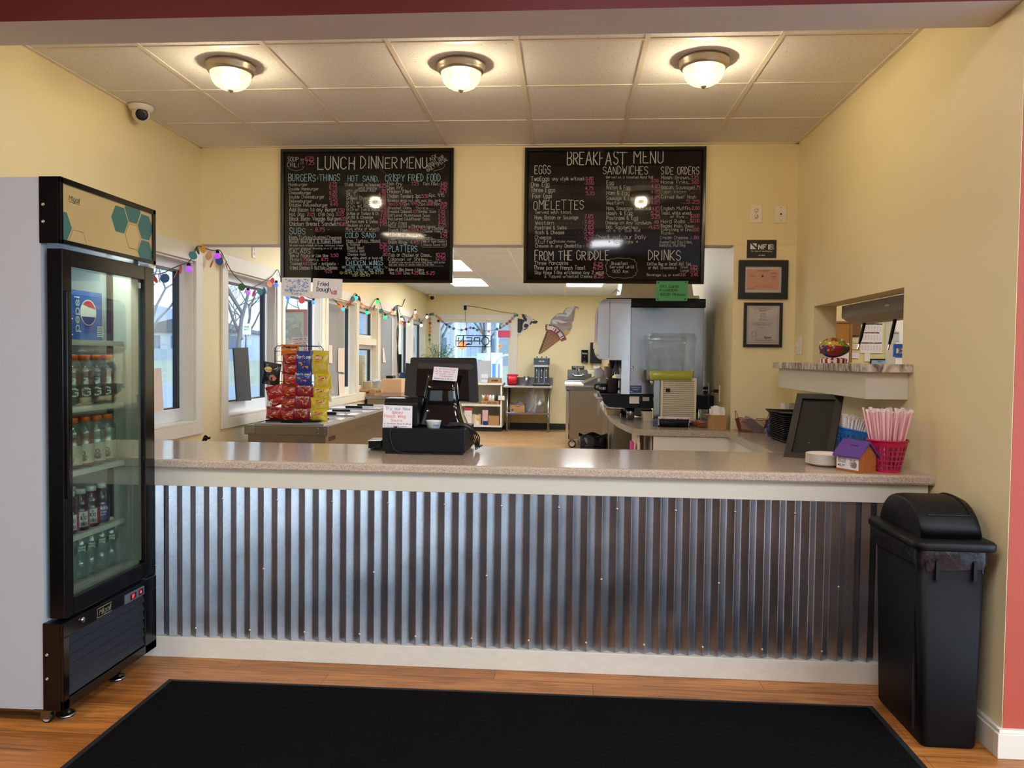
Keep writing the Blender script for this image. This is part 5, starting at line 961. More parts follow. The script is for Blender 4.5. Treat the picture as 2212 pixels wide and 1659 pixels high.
# stack of serving trays, one by one
def tray(x0, x1, y0, y1):
    m = MB(); rs = []
    for (e, z) in ((.022, 0), (.018, .001), (.004, .014), (0, .0155), (.0, .0175), (.004, .0175), (.021, .0035), (.025, .003)): rs.append(ring(x0 + e, x1 - e, y0 + e, y1 - e, max(.012, .045 - e), z, 6))
    return loft(m, rs, cap0=True, cap1=True)
M_tray = mat('black tray plastic', (26, 24, 24), .38, var=.08); tw, tl = .29, .405
tr0 = obj('serving_tray', tray(-tw / 2, tw / 2, -tl / 2, tl / 2), M_tray, local=True)
for k in range(15):
    o = tr0 if k == 0 else dup(tr0)
    o.location = (1.396 + (R3.uniform(-.002, .002) if k < 14 else -.012), 4.735 + (R3.uniform(-.002, .002) if k < 14 else .012), ZT + .0005 + k * .0107 + (.003 if k > 12 else 0) + (.006 if k == 14 else 0)); o.rotation_euler = (0, math.radians(1.0) if k == 14 else 0, R3.uniform(-.008, .008) + (.05 if k == 14 else 0))
    tag(o, 'black plastic serving tray in the stack beside the display board' if k < 14 else 'topmost black plastic serving tray, lying askew on the stack beside the display board', 'tray', 'serving trays in the stack')
# wire baskets, wrapped cutlery
M_nap = mat('white napkin', (236, 232, 230), .8, var=.02)
def wire_basket(name, c, rz, w_, d_, h, m, label, fine=.012):
    t = thing(name, (0, 0, 0), label, 'basket'); mb = MB()
    def P(a, b): return Vector((a * (1 - .12 * (1 - b)) , 0, 0))
    def wall(u, z): # u around perimeter 0..4
        k = int(u) % 4; f = u - int(u); s_ = .78 + .22 * z / h; W, D = w_ / 2 * s_, d_ / 2 * s_
        return [Vector((-W + 2 * W * f, -D, z)), Vector((W, -D + 2 * D * f, z)), Vector((W - 2 * W * f, D, z)), Vector((-W, D - 2 * D * f, z))][k]
    n = int(w_ / fine)
    for k in range(4 * n):
        for sg in (1, -1): mb.tube([wall(((k + sg * q * 2.0) / n) % 4, h * q / 2) for q in range(3)], .0009, 4)
    obj('wire_mesh', mb, m, t, local=True)
    obj('rim', MB().tube([wall(k, h) for k in range(4)], .0022, 6, closed=True).tube([wall(k, 0) for k in range(4)], .0018, 6, closed=True), m, t, local=True)
    for sx in (-1, 1):
        obj('handle', MB().tube([Vector((sx * (w_ / 2 + .012 * math.sin(PI * k / 12)), -.032 * math.cos(PI * k / 12), h + .052 * math.sin(PI * k / 12))) for k in range(13)], .002, 6), m, t, local=True)
    t.location = c; t.rotation_euler = (0, 0, rz); return t
wire_basket('wire_basket', (1.245, 5.285, ZT + .002), math.radians(-24), .20, .13, .085, mat('dark red wire', (120, 30, 40), .4), 'dark red wire basket holding white napkins on the side worktop')
wire_basket('wire_basket', (1.335, 5.04, ZT + .002), math.radians(62), .12, .10, .08, mat('blue wire', (40, 70, 150), .4), 'small blue wire basket behind the black tray stack')
MN = Matrix.Translation((1.25, 5.285, ZT + .012)) @ Matrix.Rotation(math.radians(-24), 4, 'Z') @ Matrix.Rotation(math.radians(38), 4, 'Y')
n0 = None
for k in range(14):
    m = MB(); e = k * .0045
    m.grid(5, 3, lambda u, v: Vector((-.075 + .15 * u, -.055 + .11 * v, .004 * math.sin(u * 3 + v * 2 + k))) )
    m.add([Vector((-.075, -.055, -.002)), Vector((.075, -.055, -.002)), Vector((.075, .055, -.002)), Vector((-.075, .055, -.002))], [(0, 3, 2, 1)])
    o = obj('napkin', m, M_nap, local=True); M = MN @ Matrix.Translation((-.02 + e * .5 * (k % 3), 0, .0 + e + .006)) @ Matrix.Rotation(R3.uniform(-.06, .06), 4, 'Z'); o.location = M.to_translation(); o.rotation_euler = M.to_euler()
    tag(o, 'folded white napkin leaning in the dark red wire basket', 'napkin', 'napkins in the red wire basket')
ch_ = thing('cutlery_holder', (1.46, 5.16, ZT), 'black box of wrapped cutlery behind the tray stack', 'holder'); obj('box', MB().box(1.37, 1.55, 5.10, 5.105, ZT, ZT + .13).box(1.37, 1.55, 5.215, 5.22, ZT, ZT + .13).box(1.37, 1.375, 5.105, 5.215, ZT, ZT + .13).box(1.545, 1.55, 5.105, 5.215, ZT, ZT + .13).box(1.375, 1.545, 5.105, 5.215, ZT, ZT + .004), M_black, ch_)
cu = None
for k in range(11):
    m = MB(); m.grid(2, 6, lambda u, v: Vector(((-.013 + .026 * u) * (.8 + .2 * math.sin(v * 3)), .003 * math.sin(v * 5), .2 * v))); m.box(-.004, .004, .001, .004, .01, .19)
    o = obj('cutlery_pack', m, mat('clear cutlery wrap', (214, 212, 214), .25, var=.1), local=True); o.location = (1.392 + .0135 * k, 5.155 + R3.uniform(-.03, .03), ZT + .006); o.rotation_euler = (R3.uniform(-.1, .1), R3.uniform(-.14, .14), R3.uniform(-.6, .6)); tag(o, 'wrapped white plastic cutlery pack standing in the black box behind the trays', 'cutlery', 'wrapped cutlery packs')
# ------------------------------------------------------------------ pass-through shelf and what shows through it
def granite():
    m = bpy.data.materials.new('streaked granite laminate'); MATS[m.name] = m; m.use_nodes = True; n = m.node_tree.nodes; l = m.node_tree.links; b = n['Principled BSDF']
    t = n.new('ShaderNodeTexCoord'); mp = n.new('ShaderNodeMapping'); mp.inputs['Scale'].default_value = (14, 26, 8); mp.inputs['Rotation'].default_value = (0, .5, .3); l.new(t.outputs['Object'], mp.inputs[0])
    z = n.new('ShaderNodeTexNoise'); z.inputs['Scale'].default_value = 1.3; z.inputs['Detail'].default_value = 8; z.inputs['Distortion'].default_value = 1.2; l.new(mp.outputs[0], z.inputs['Vector']); cr = n.new('ShaderNodeValToRGB'); l.new(z.outputs['Fac'], cr.inputs[0]); e = cr.color_ramp.elements
    e[0].position = .36; e[0].color = (*lin((92, 84, 80)), 1); e[1].position = .62; e[1].color = (*lin((214, 204, 190)), 1); k = e.new(.48); k.color = (*lin((172, 160, 146)), 1)
    l.new(cr.outputs[0], b.inputs['Base Color']); b.inputs['Roughness'].default_value = .25; return m
sh = thing('pass_through_shelf', (1.5, 4.4, 1.20), 'grey granite shelf with cream boxed underside below the pass-through', 'shelf')
obj('shelf_top', MB().box(1.338, XR - .0005, 3.62, 5.16, 1.346, 1.384), granite(), sh, bevel=.004); obj('apron_box', B(1.37, XR - .0005, 3.665, 5.13, 1.222, 1.345), M_cream, sh, bevel=.002)
S('trim_sill', B(XR, XR + .2, 3.742, 5.058, 1.346, 1.383), MATS['streaked granite laminate'])
tt = thing('ceramic_turtle', (1.475, 4.42, 1.384), 'colourful painted ceramic turtle on a striped base, sitting on the granite shelf', 'ornament'); C_ = Vector((1.475, 4.42, 1.384))
uX = Vector((.96, -.28, 0)).normalized(); vX = Vector((.28, .96, 0)).normalized()
def TP(a, b, c): return C_ + uX * a + vX * b + Vector((0, 0, c))
mb = MB(); N = 30; vs = []
for j in range(15):
    ph = PI * j / 14
    for k in range(N):
        a = 2 * PI * k / N; r = math.sin(ph); x = r * math.cos(a); y = r * math.sin(a); z = -math.cos(ph)
        sx = .076 + (.010 * max(0, x) ** 1.5); zz = .086 + z * (.056 if z > 0 else .056) * (1 - .16 * max(0, x)) ; vs.append(TP(x * sx, y * .066 * (1 - .1 * max(0, x)), zz - .006 * max(0, x)))
fs = []; mi = []
def mcol(j, k):
    u, v = k / N, j / 14
    if v > .86: return [1, 3][k % 2]
    if v > .70: return 1 if (k // 3) % 2 else 0
    if v > .52: return [0, 0, 2, 0, 5, 0][k // 5]
    if v > .28: return [2, 2, 2, 4, 1, 2][k // 5] if k // 5 != 3 else (4 if k % 2 else 1)
    return [2, 2, 4, 4, 1, 2][k // 5]
for j in range(14):
    for k in range(N): mb.add([vs[j * N + k], vs[j * N + (k + 1) % N], vs[(j + 1) * N + (k + 1) % N], vs[(j + 1) * N + k]], [(0, 1, 2, 3)], mcol(j, k), True)
TM = [mat('lime glaze', (150, 160, 60), .12, var=.25, vscale=30), mat('red glaze', (150, 40, 40), .12), mat('brown glaze', (96, 78, 52), .12, var=.3, vscale=20), mat('white glaze', (226, 216, 206), .15), mat('blue glaze', (30, 66, 140), .12), mat('yellow glaze', (206, 180, 60), .15)]
obj('shell', mb, TM, tt, fix=True)
mb = MB(); r2 = random.Random(5)
for k in range(26):
    a, z = r2.uniform(2.9, 6.4), r2.uniform(-.5, .8); r = math.sqrt(1 - z * z); x, y = r * math.cos(a), r * math.sin(a); p = TP(x * .0775, y * .0675, .086 + z * .057); mb.sphere(p, r2.uniform(.003, .007), 8, r2.choice([0, 1, 3, 5]), (1, .5, 1))
obj('painted_dots', mb, TM, tt)
mb = MB(); N = 28
for k in range(N):
    a, b_ = 2 * PI * k / N, 2 * PI * (k + 1) / N; mb.add([TP(.070 * math.cos(a), .050 * math.sin(a), 0), TP(.070 * math.cos(b_), .050 * math.sin(b_), 0), TP(.072 * math.cos(b_), .052 * math.sin(b_), .022), TP(.072 * math.cos(a), .052 * math.sin(a), .022), TP(.055 * math.cos(b_), .038 * math.sin(b_), .03), TP(.055 * math.cos(a), .038 * math.sin(a), .03)], [(0, 1, 2, 3), (3, 2, 4, 5)], 0 if k % 2 else 1, True)
obj('striped_base', mb, [TM[3], TM[1]], tt)
# roller shutter box and straps
rs = thing('roller_shutter', (XR + .24, 4.35, 1.60), 'grey steel roller shutter box hung in the pass-through opening', 'shutter')
M_gst = mat('grey painted steel', (150, 146, 142), .4, .4, var=.04)
m = MB(); prof = [(XR + .145, 1.74), (XR + .145, 1.665), (XR + .20, 1.628), (XR + .30, 1.628), (XR + .30, 1.74)]; m.prism(prof, lambda a, b, d: Vector((a, d, b)), 3.92, 4.98); obj('housing', m, M_gst, rs, bevel=.002)
obj('end_plate', B(XR + .142, XR + .31, 3.905, 3.918, 1.61, 1.75), mat('galvanised end plate', (150, 146, 132), .4, .7, var=.1), rs)
obj('maker_label', MB().add([(XR + .1448, 4.32, 1.692), (XR + .1448, 4.27, 1.692), (XR + .1448, 4.27, 1.702), (XR + .1448, 4.32, 1.702)], [(0, 1, 2, 3)]), M_paper, rs)
for k, (y, zl) in enumerate(((4.86, 1.50), (4.42, 1.49))):
    s_ = obj('strap', MB().tube([(XR + .24, y, 1.63), (XR + .222, y, zl + .045), (XR + .212, y, zl)], [.010, .010, .007], 8), M_black, rs); obj('buckle', MB().tube([(XR + .214, y, zl + .01), (XR + .205, y, zl - .03)], .006, 8), M_chrome, s_)
# side room: calendar, cork board, papers
YW = 8.99
def wsheet(name, px0, py0, px1, py1, label, cat, col, Yw=YW, th=.004, group=None):
    a, b = PY(px0, py0, Yw), PY(px1, py1, Yw); t = thing(name, ((a.x + b.x) / 2, Yw, b.z), label, cat, group); obj('sheet', B(a.x, b.x, Yw - th, Yw - .0005, b.z, a.z), col, t); return t, (lambda u, v: Vector((a.x + u, Yw - th - .001, b.z + v))), b.x - a.x, a.z - b.z
t, F_, W_, H_ = wsheet('wall_calendar', 1861, 671, 1905, 763, 'three-month wall calendar with a food picture on the back wall of the side room', 'calendar', M_paper)
m = MB(); q = lambda u0, u1, v0, v1, mi: m.add([F_(u0 * W_, v0 * H_), F_(u1 * W_, v0 * H_), F_(u1 * W_, v1 * H_), F_(u0 * W_, v1 * H_)], [(0, 1, 2, 3)], mi)
q(0, 1, .74, 1, 0); q(0, 1, .725, .745, 1); q(.02, .98, .672, .70, 2); q(.15, .85, .465, .492, 1); q(.02, .98, .225, .25, 2)
for x, y, r, mi in ((.15, .92, .1, 3), (.45, .88, .09, 1), (.6, .9, .12, 4), (.72, .85, .08, 3), (.85, .93, .09, 5), (.88, .83, .07, 3), (.3, .8, .08, 1)): m.add([F_((x + r * math.cos(k * PI / 5)) * W_, (y + r * .42 * math.sin(k * PI / 5)) * H_) + Vector((0, -.001, 0)) for k in range(10)], [tuple(range(10))], mi)
for base in (.52, .30, .06):
    for r_ in range(4):
        for c_ in range(7): m.text(str((r_ * 7 + c_) % 30 + 1), F_, .012 * H_, x=(.05 + c_ * .135) * W_, y=(base + .03 * (3 - r_) + .01) * H_, width=.06 * W_, w=.18, mi=2)
m.text('MARCH 2024', F_, .016 * H_, x=.5 * W_, y=.678 * H_, width=.4 * W_, w=.2, mi=3, align='c'); m.text('APRIL 2024', F_, .016 * H_, x=.5 * W_, y=.471 * H_, width=.4 * W_, w=.2, mi=3, align='c'); m.text('MAY 2024', F_, .016 * H_, x=.5 * W_, y=.231 * H_, width=.3 * W_, w=.2, mi=3, align='c')
for i_, v_ in enumerate(m.v): v_.y -= .0006 * (i_ % 3 == 9)
obj('print', m, [mat('dark food print', (70, 50, 44), .6, var=.3, vscale=40), mat('maroon print', (150, 40, 60), .6), MATS['black print'], MATS['white print'], mat('tan food print', (206, 160, 120), .6), mat('lemon print', (220, 200, 70), .6)], t)
t, F_, W_, H_ = wsheet('cork_board', 1801, 694, 1837, 783, 'brown cork notice board with wooden edge, left of the calendar in the side room', 'notice board', mat('brown cork', (166, 116, 50), .9, var=.15, vscale=60), th=.03); obj('wood_edge', MB().box(F_(W_, 0).x - .03, F_(W_, 0).x, YW - .045, YW - .03, F_(0, 0).z, F_(0, H_).z).box(F_(0, 0).x, F_(W_, 0).x, YW - .045, YW - .03, F_(0, H_).z - .02, F_(0, H_).z), mat('oak edge', (150, 104, 54), .5, var=.1), t)
t['label'] = 'brown cork notice board with wooden edge beside the calendar in the side room'
for args, lab in (((1806, 741, 1833, 783), 'white notice with a red triangle pinned on the cork board'), ((1838, 727, 1858, 741), 'pale handwritten sheet above another, beside the calendar'), ((1838, 742, 1858, 755), 'pale handwritten sheet below another, beside the calendar'), ((1836, 762, 1855, 774), 'small white capital-letter note beside the cork board')):
    t, F_, W_, H_ = wsheet('paper_notice', *args, lab, 'notice', M_paper if 'white' in lab else mat('yellowed paper', (226, 216, 180), .7), Yw=YW - .05 if 'cork board' in lab and 'pinned' in lab else YW); m = MB()
    for k in range(6): m.text('- -- --- - --', F_, .03 * H_, x=.1 * W_, y=(.86 - k * .13) * H_, width=.76 * W_, w=.4)
    if 'triangle' in lab: m.tube([F_(.12 * W_, .05 * H_), F_(.34 * W_, .05 * H_), F_(.23 * W_, .17 * H_), F_(.12 * W_, .05 * H_)], .004, 4, 1)
    obj('lettering', m, [MATS['grey print'], M_ink['red']], t)
t, F_, W_, H_ = wsheet('apron', 1837, 683, 1856, 725, 'brown apron hanging beside the calendar in the side room', 'apron', mat('brown cloth', (120, 84, 46), .8, var=.15), th=.04)
t, F_, W_, H_ = wsheet('outlet', 1867, 763, 1879, 781, 'white outlet plate under the wall calendar in the side room', 'outlet', M_plate)
t, F_, W_, H_ = wsheet('framed_card', 1879, 775, 1916, 786, 'black frame with a blue card under the calendar in the side room', 'frame', M_black, th=.02); m = MB(); m.add([F_(.06 * W_, -.1), F_(.94 * W_, -.1), F_(.94 * W_, .72 * H_), F_(.06 * W_, .72 * H_)], [(0, 1, 2, 3)]); obj('card', m, mat('pale blue card', (150, 180, 206), .5), t); m = MB(); m.text('2024', lambda u, v: F_(u, v) + Vector((0, -.001, 0)), .25 * H_, x=.4 * W_, y=.3 * H_, width=.25 * W_, w=.2); obj('lettering', m, MATS['black print'], t)
YB_ = 8.69
t, F_, W_, H_ = wsheet('poster', 1930, 743, 1956, 771, 'blue poster with cream capital letters at the edge of the pass-through', 'poster', mat('poster blue', (30, 84, 170), .5), Yw=YB_); m = MB(); m.text('ICE', F_, .34 * H_, x=.2 * W_, y=.3 * H_, width=.9 * W_, w=.34); obj('lettering', m, mat('cream print', (226, 206, 160), .5), t)
t, F_, W_, H_ = wsheet('paper_notice', 1930, 716, 1942, 737, 'grey printed sheet on the bright white board of the side room', 'notice', mat('grey paper', (196, 198, 192), .7), Yw=YB_); m = MB(); m.text('OPEN', F_, .14 * H_, x=.1 * W_, y=.74 * H_, width=.7 * W_, w=.2); obj('lettering', m, MATS['black print'], t)
# ------------------------------------------------------------------ drinks in the fridge
def bottle(prof, c, body, n=22, cap=None, label=None, fill=None):
    """prof: outer profile list; returns a thing at the origin"""
    return None
M_pet = glass('clear bottle plastic', (226, 236, 236), .10, haze=.10); M_wcap = mat('white bottle cap', (226, 224, 216), .4); M_ocap = mat('orange bottle cap', (232, 104, 36), .4)
def make_bottle(name, prof, bodym, capm, capz, capr, caph, lab=None, liquid=None, ribs=True):
    t = thing(name, (0, 0, 0), 'x', 'bottle')
    obj('body', MB().lathe(prof, n=24), bodym, t, local=True)
    if liquid: obj('drink', MB().lathe([(max(.0001, r - .0022), min(z, liquid[1]) if z > .002 else .003) for r, z in prof if z <= liquid[1]] + [(.0001, liquid[1])], n=20), liquid[0], t, local=True)
    N = 22; obj('cap', MB().lathe([(capr, capz), (capr, capz + caph * .9), (capr * .93, capz + caph), (.0001, capz + caph)], n=24, cap=True), capm, t, local=True)
    if lab:
        r, z0, z1, lm, rows, a0 = lab; l_ = obj('label_wrap', MB().lathe([(r, z0), (r, z1)], n=28, cap=False), lm, t, local=True); m = MB(); mats = []
        for s_, u, v, wd, h, mm, wt in rows:
            if mm not in mats: mats.append(mm)
            f = lambda a, b: Vector(((r + .0006) * math.sin((a) / r + a0), -(r + .0006) * math.cos((a) / r + a0), z0 + b))
            if s_ == '#': m.grid(6, 1, lambda q, w: f(u + wd * q, v + h * w), mats.index(mm))
            elif s_ == 'o':
                for k in range(14): m.add([f(u, v)] + [f(u + wd * math.cos(2 * PI * (k + e) / 14), v + h * math.sin(2 * PI * (k + e) / 14)) for e in (0, 1)], [(0, 1, 2)], mats.index(mm))
            else: m.text(s_, f, h, x=u, y=v, width=wd, w=wt, mi=mats.index(mm), align='c')
        obj('lettering', m, mats, l_, local=True)
    return t
def sportprof(): return [(.0001, .0), (.030, .0), (.036, .006), (.0365, .05), (.035, .056), (.0365, .062), (.0365, .105), (.0345, .115), (.037, .125), (.0375, .145), (.034, .165), (.026, .18), (.021, .186), (.021, .196)]
wp, bp_, gy = MATS['white print'], MATS['black print'], mat('warm grey print', (96, 84, 70), .5)
M_drk = mat('dark label film', (92, 82, 66), .35); M_lbw = mat('cream label film', (206, 196, 178), .35)
def facing(x, y): return math.atan2(-x, -y)      # turn of a label so that it looks at the open door side
def put(proto, first, x, y, z, rz, label, grp):
    o = proto if first else dup(proto)
    o.location = (x, y, z); o.rotation_euler = (0, 0, rz); tag(o, label, 'bottle', grp); return o
RZ = math.radians(38)
red = mat('red sports drink', (120, 30, 26), .15); oran = mat('amber sports drink', (176, 96, 60), .15); clr = mat('milky sports drink', (176, 168, 156), .2)
lw = lambda big: [('G', .0, .028, .030, .030, wp, .22)] if big else [('G', .0, .034, .014, .014, gy, .24), ('ZERO', .0, .018, .026, .012, gy, .2), ('o', 0, .014, .012, .006, gy, .2)]
def row(y0, pitch, n, x): return [(x, y0 - pitch * i) for i in range(n)]
def stock(pr_, spots, z, rz, label, grp):
    for i, (x, y) in enumerate(spots): put(pr_, i == 0, x, y, z, rz + R3.uniform(-.25, .25), label, grp)
zs = SHZ[1] + .0005
f2 = row(3.268, .082, 6, -2.008); b2 = row(3.255, .082, 5, -2.095)
pr_ = make_bottle('sports_drink_bottle', sportprof(), M_pet, M_ocap, .186, .0225, .022, (.0372, .012, .085, M_drk, lw(True), 0), (red, .16)); stock(pr_, f2[0:2] + f2[4:5] + b2[1:3], zs, RZ, 'orange-capped dark red sports drink on the second fridge shelf', 'dark red sports drinks')
pr_ = make_bottle('sports_drink_bottle', sportprof(), M_pet, M_ocap, .186, .0225, .022, (.0372, .012, .085, M_drk, lw(True), 0), (oran, .16)); stock(pr_, f2[2:4] + f2[5:] + b2[0:1] + b2[3:], zs, RZ, 'orange-capped amber sports drink on the second fridge shelf', 'amber sports drinks')
zs = SHZ[2] + .0005; f3 = row(3.262, .080, 6, -2.008)
for liq, sp_, lab in ((clr, f3[0:2], 'orange-capped milky sports drink with a pale label on the third fridge shelf'), (oran, f3[2:3] + [(-2.093, 3.06), (-2.093, 3.142)], 'orange-capped amber sports drink with a pale label on the third fridge shelf'), (red, f3[3:5] + [(-2.093, 2.97)], 'orange-capped dark red sports drink with a pale label on the third fridge shelf')):
    pr_ = make_bottle('sports_drink_bottle', sportprof(), M_pet, M_ocap, .186, .0225, .022, (.0372, .016, .095, M_lbw, lw(False), 0), (liq, .15)); stock(pr_, sp_, zs, RZ, lab, lab.split(' sports')[0][14:] + ' pale-label sports drinks')
zs = SHZ[3] + .0005; jp = [(.0001, 0), (.030, 0), (.034, .006), (.034, .088), (.0325, .094), (.0345, .100), (.033, .118), (.027, .135), (.020, .146), (.018, .152)]
gj = mat('dark grape juice', (36, 22, 34), .12, coat=.5); cj = mat('dark cranberry juice', (52, 16, 24), .12, coat=.5); crl = mat('cranberry label', (176, 58, 72), .35, var=.3, vscale=70); grl = mat('purple label', (66, 44, 130), .35, var=.1)
pr_ = make_bottle('juice_bottle', jp, gj, M_wcap, .150, .020, .020, (.0345, .014, .082, grl, [("Welch's", .004, .046, .044, .014, wp, .2), ('BLACK CHERRY', .004, .032, .036, .006, wp, .16), ('GRAPE', .004, .020, .026, .006, wp, .16)], 0))
stock(pr_, [(-2.012, 3.222)], zs, RZ, 'purple-labelled grape juice bottle with white cap on the lowest wire shelf', None)
pr_ = make_bottle('juice_bottle', jp, cj, M_wcap, .150, .020, .020, (.0345, .014, .082, crl, [('#', -.006, .004, .034, .060, wp, .2), ('o', .010, .054, .008, .005, bp_, .2), ('100', .010, .032, .022, .014, bp_, .22), ('JUICE', .010, .024, .014, .004, bp_, .16), ('#', -.004, .006, .030, .014, mat('navy label', (30, 40, 90), .4), .2), ('#', -.004, .021, .030, .002, M_ink['red'], .2)], 0))
stock(pr_, [(-2.008, 3.146), (-2.008, 3.074), (-2.008, 3.002), (-2.008, 2.93), (-2.083, 3.12), (-2.083, 3.046), (-2.083, 2.972)], zs, RZ, 'white-capped cranberry juice bottle on the lowest wire shelf of the fridge', 'cranberry juice bottles')
zs = .4556; wpf = [(.0001, 0), (.027, 0), (.0325, .008), (.031, .02), (.0325, .03), (.0305, .042), (.032, .052), (.029, .066), (.0275, .085), (.031, .105), (.033, .118), (.033, .140), (.031, .156), (.024, .178), (.015, .192), (.013, .202)]
wl = mat('clear green label', (70, 96, 80), .3); wgl = mat('green label', (62, 118, 66), .35); wr = [('Poland', .006, .014, .030, .009, wp, .2), ('Spring', .006, .003, .030, .009, wp, .2)]
M_watr = glass('water in bottle', (222, 232, 234), .14, haze=.14)
pw = make_bottle('water_bottle', wpf, M_watr, M_wcap, .198, .0135, .013, (.0333, .116, .142, wl, wr, 0))
stock(pw, row(3.285, .072, 5, -2.01) + row(3.26, .072, 4, -2.085), zs, RZ, 'clear water bottle with white cap at the bottom of the fridge', 'water bottles in the fridge')
pw = make_bottle('water_bottle', wpf, M_watr, M_wcap, .198, .0135, .013, (.0335, .094, .142, wgl, wr + [('o', -.022, .012, .007, .007, mat('lime badge', (190, 210, 90), .4), .2), ('8', -.022, .009, .006, .008, bp_, .2)], 0))
stock(pw, [(-2.008, 2.92)], zs, RZ, 'green-labelled water bottle with white cap at the bottom of the fridge', None)
# soda multipack
so = thing('soda_case', (-2.16, 3.12, SHZ[0]), 'blue shrink-wrapped soda multipack on the top fridge shelf', 'soda case'); cy0, cy1, cz0, cz1, cxf = 2.97, 3.265, SHZ[0] + .001, SHZ[0] + .205, -2.015
M_blue = mat('blue shrink film', (44, 92, 176), .18, var=.25, vscale=5, coat=.4)
mb = MB().rbox(-2.33, cxf, cy0, cy1, cz0, cz1, .03); ob = obj('film', mb, M_blue, so, bevel=.02, seg=3)
f = frame_fn((cxf + .0015, cy0, cz0), (0, 1, 0), (0, 0, 1)); m = MB()
def dsc(cx, cy, rx, ry, mi, a0=0, a1=2 * PI, l_=0): P = [f(cx + rx * math.cos(a0 + (a1 - a0) * k / 24), cy + ry * math.sin(a0 + (a1 - a0) * k / 24)) + Vector((l_, 0, 0)) for k in range(25)]; m.add(P, [tuple(range(25))], mi)
cx_, cy_ = .175, .115
dsc(cx_, cy_, .055, .055, 0); dsc(cx_, cy_, .050, .050, 1, .35, PI - .75, .0006); dsc(cx_, cy_, .050, .050, 2, PI + .35, 2 * PI - .35, .0006)
g = lambda u, v: f(.112 - v, .035 + u) + Vector((.001, 0, 0)); m.text('pepsi', g, .032, x=0, y=0, width=.14, w=.17, mi=0)
m.add([f(.235, .015), f(.278, .015), f(.278, .06), f(.235, .06)], [(0, 1, 2, 3)], 0)
for k in range(5): m.add([f(.238, .02 + k * .008) + Vector((.0004, 0, 0)), f(.274, .02 + k * .008) + Vector((.0004, 0, 0)), f(.274, .023 + k * .008) + Vector((.0004, 0, 0)), f(.238, .023 + k * .008) + Vector((.0004, 0, 0))], [(0, 1, 2, 3)], 2)
g = lambda u, v: f(.06 - v, .02 + u) + Vector((.001, 0, 0)); m.text('pepsi', g, .03, width=.13, w=.17, mi=0)
obj('lettering', m, [MATS['white print'], mat('red print', (214, 40, 54), .4), mat('dark blue print', (24, 52, 120), .4)], ob)

# ------------------------------------------------------------------ string of lights and paper discs along the window wall
gl_ = thing('string_lights', (XL + .04, 9.5, 2.0), 'string of coloured bulbs and paper discs draped along the window wall', 'string lights')
XS = XL + .035
GP = [(332, 592), (352, 590), (372, 580), (392, 572), (408, 566), (418, 550), (424, 536), (430, 531), (445, 537), (462, 541), (474, 540), (482, 552), (492, 572), (504, 592), (520, 608), (536, 622), (552, 618), (572, 607), (588, 596), (598, 583), (603, 590), (612, 622), (624, 634), (640, 632), (660, 640), (677, 645), (690, 634), (705, 632), (722, 648), (741, 663), (752, 654), (762, 640), (769, 634), (780, 655), (793, 672), (802, 660), (812, 646), (818, 646), (824, 664), (832, 678), (842, 676), (852, 668), (858, 659), (864, 676), (869, 682), (877, 696), (884, 692), (891, 682), (897, 672), (902, 685), (909, 696), (916, 688), (922, 680)]
C3 = [PX(x, y, XS if x > 428 or x < 424 else XS) for x, y in GP]
obj('cord', MB().tube(spl(C3, 4), .0035, 5), mat('dark green cord', (26, 34, 30), .5), gl_)
BULB = [(408, 568, (150, 70, 255), .036), (470, 541, (160, 60, 255), .036), (536, 622, (150, 90, 240), .034), (597, 606, (80, 110, 255), .034), (622, 634, (60, 110, 255), .034), (677, 645, (60, 130, 255), .034), (741, 660, (40, 190, 240), .036), (770, 636, (40, 200, 240), .036), (793, 668, (40, 230, 160), .04), (816, 644, (50, 230, 110), .045), (832, 678, (50, 230, 120), .045), (852, 668, (255, 220, 170), .04), (867, 683, (200, 255, 190), .045), (883, 694, (170, 240, 140), .045), (897, 668, (255, 210, 200), .045), (910, 696, (255, 220, 200), .05), (922, 678, (255, 220, 200), .05)]
for x, y, c, s_ in BULB:
    p = PX(x, y, XS); b_ = obj('bulb_socket', MB().lathe([(s_ * .34, 0), (s_ * .4, -s_ * .5), (s_ * .36, -s_ * .55)], c=p, n=10), M_black, gl_)
    obj('bulb', MB().sphere(p + Vector((0, 0, -s_ * 1.15)), s_ * .6, 14), emis('bulb glow %d %d %d' % c, c, .75), b_)
DC = [mat('paper disc ' + n_, c, .7) for n_, c in (('green', (84, 130, 92)), ('amber', (214, 156, 60)), ('teal', (64, 130, 140)), ('mauve', (176, 140, 170)), ('blue', (56, 92, 140)), ('orange', (224, 140, 92)), ('red', (176, 56, 64)), ('peach', (226, 176, 130)))]
DP = [(334, 602, 6), (344, 601, 3), (356, 601, 4), (380, 592, 1), (390, 582, 6), (417, 552, 2), (427, 541, 0), (438, 538, 1), (451, 553, 7), (457, 570, 5), (474, 564, 4), (483, 556, 1), (489, 573, 5), (522, 620, 0), (531, 627, 5), (548, 634, 6), (562, 630, 2), (572, 628, 2), (582, 614, 5), (588, 607, 6), (645, 636, 3), (652, 648, 6), (676, 640, 1), (728, 654, 1), (735, 660, 5), (751, 661, 1), (757, 654, 6), (762, 646, 2), (776, 645, 6), (783, 660, 7), (804, 676, 5), (808, 664, 3), (823, 672, 2), (826, 678, 1), (838, 683, 2), (847, 675, 7), (850, 670, 6), (855, 664, 2), (866, 696, 5), (873, 702, 6), (878, 690, 3), (887, 690, 6), (891, 684, 7), (901, 684, 1), (906, 692, 3), (914, 692, 7)]
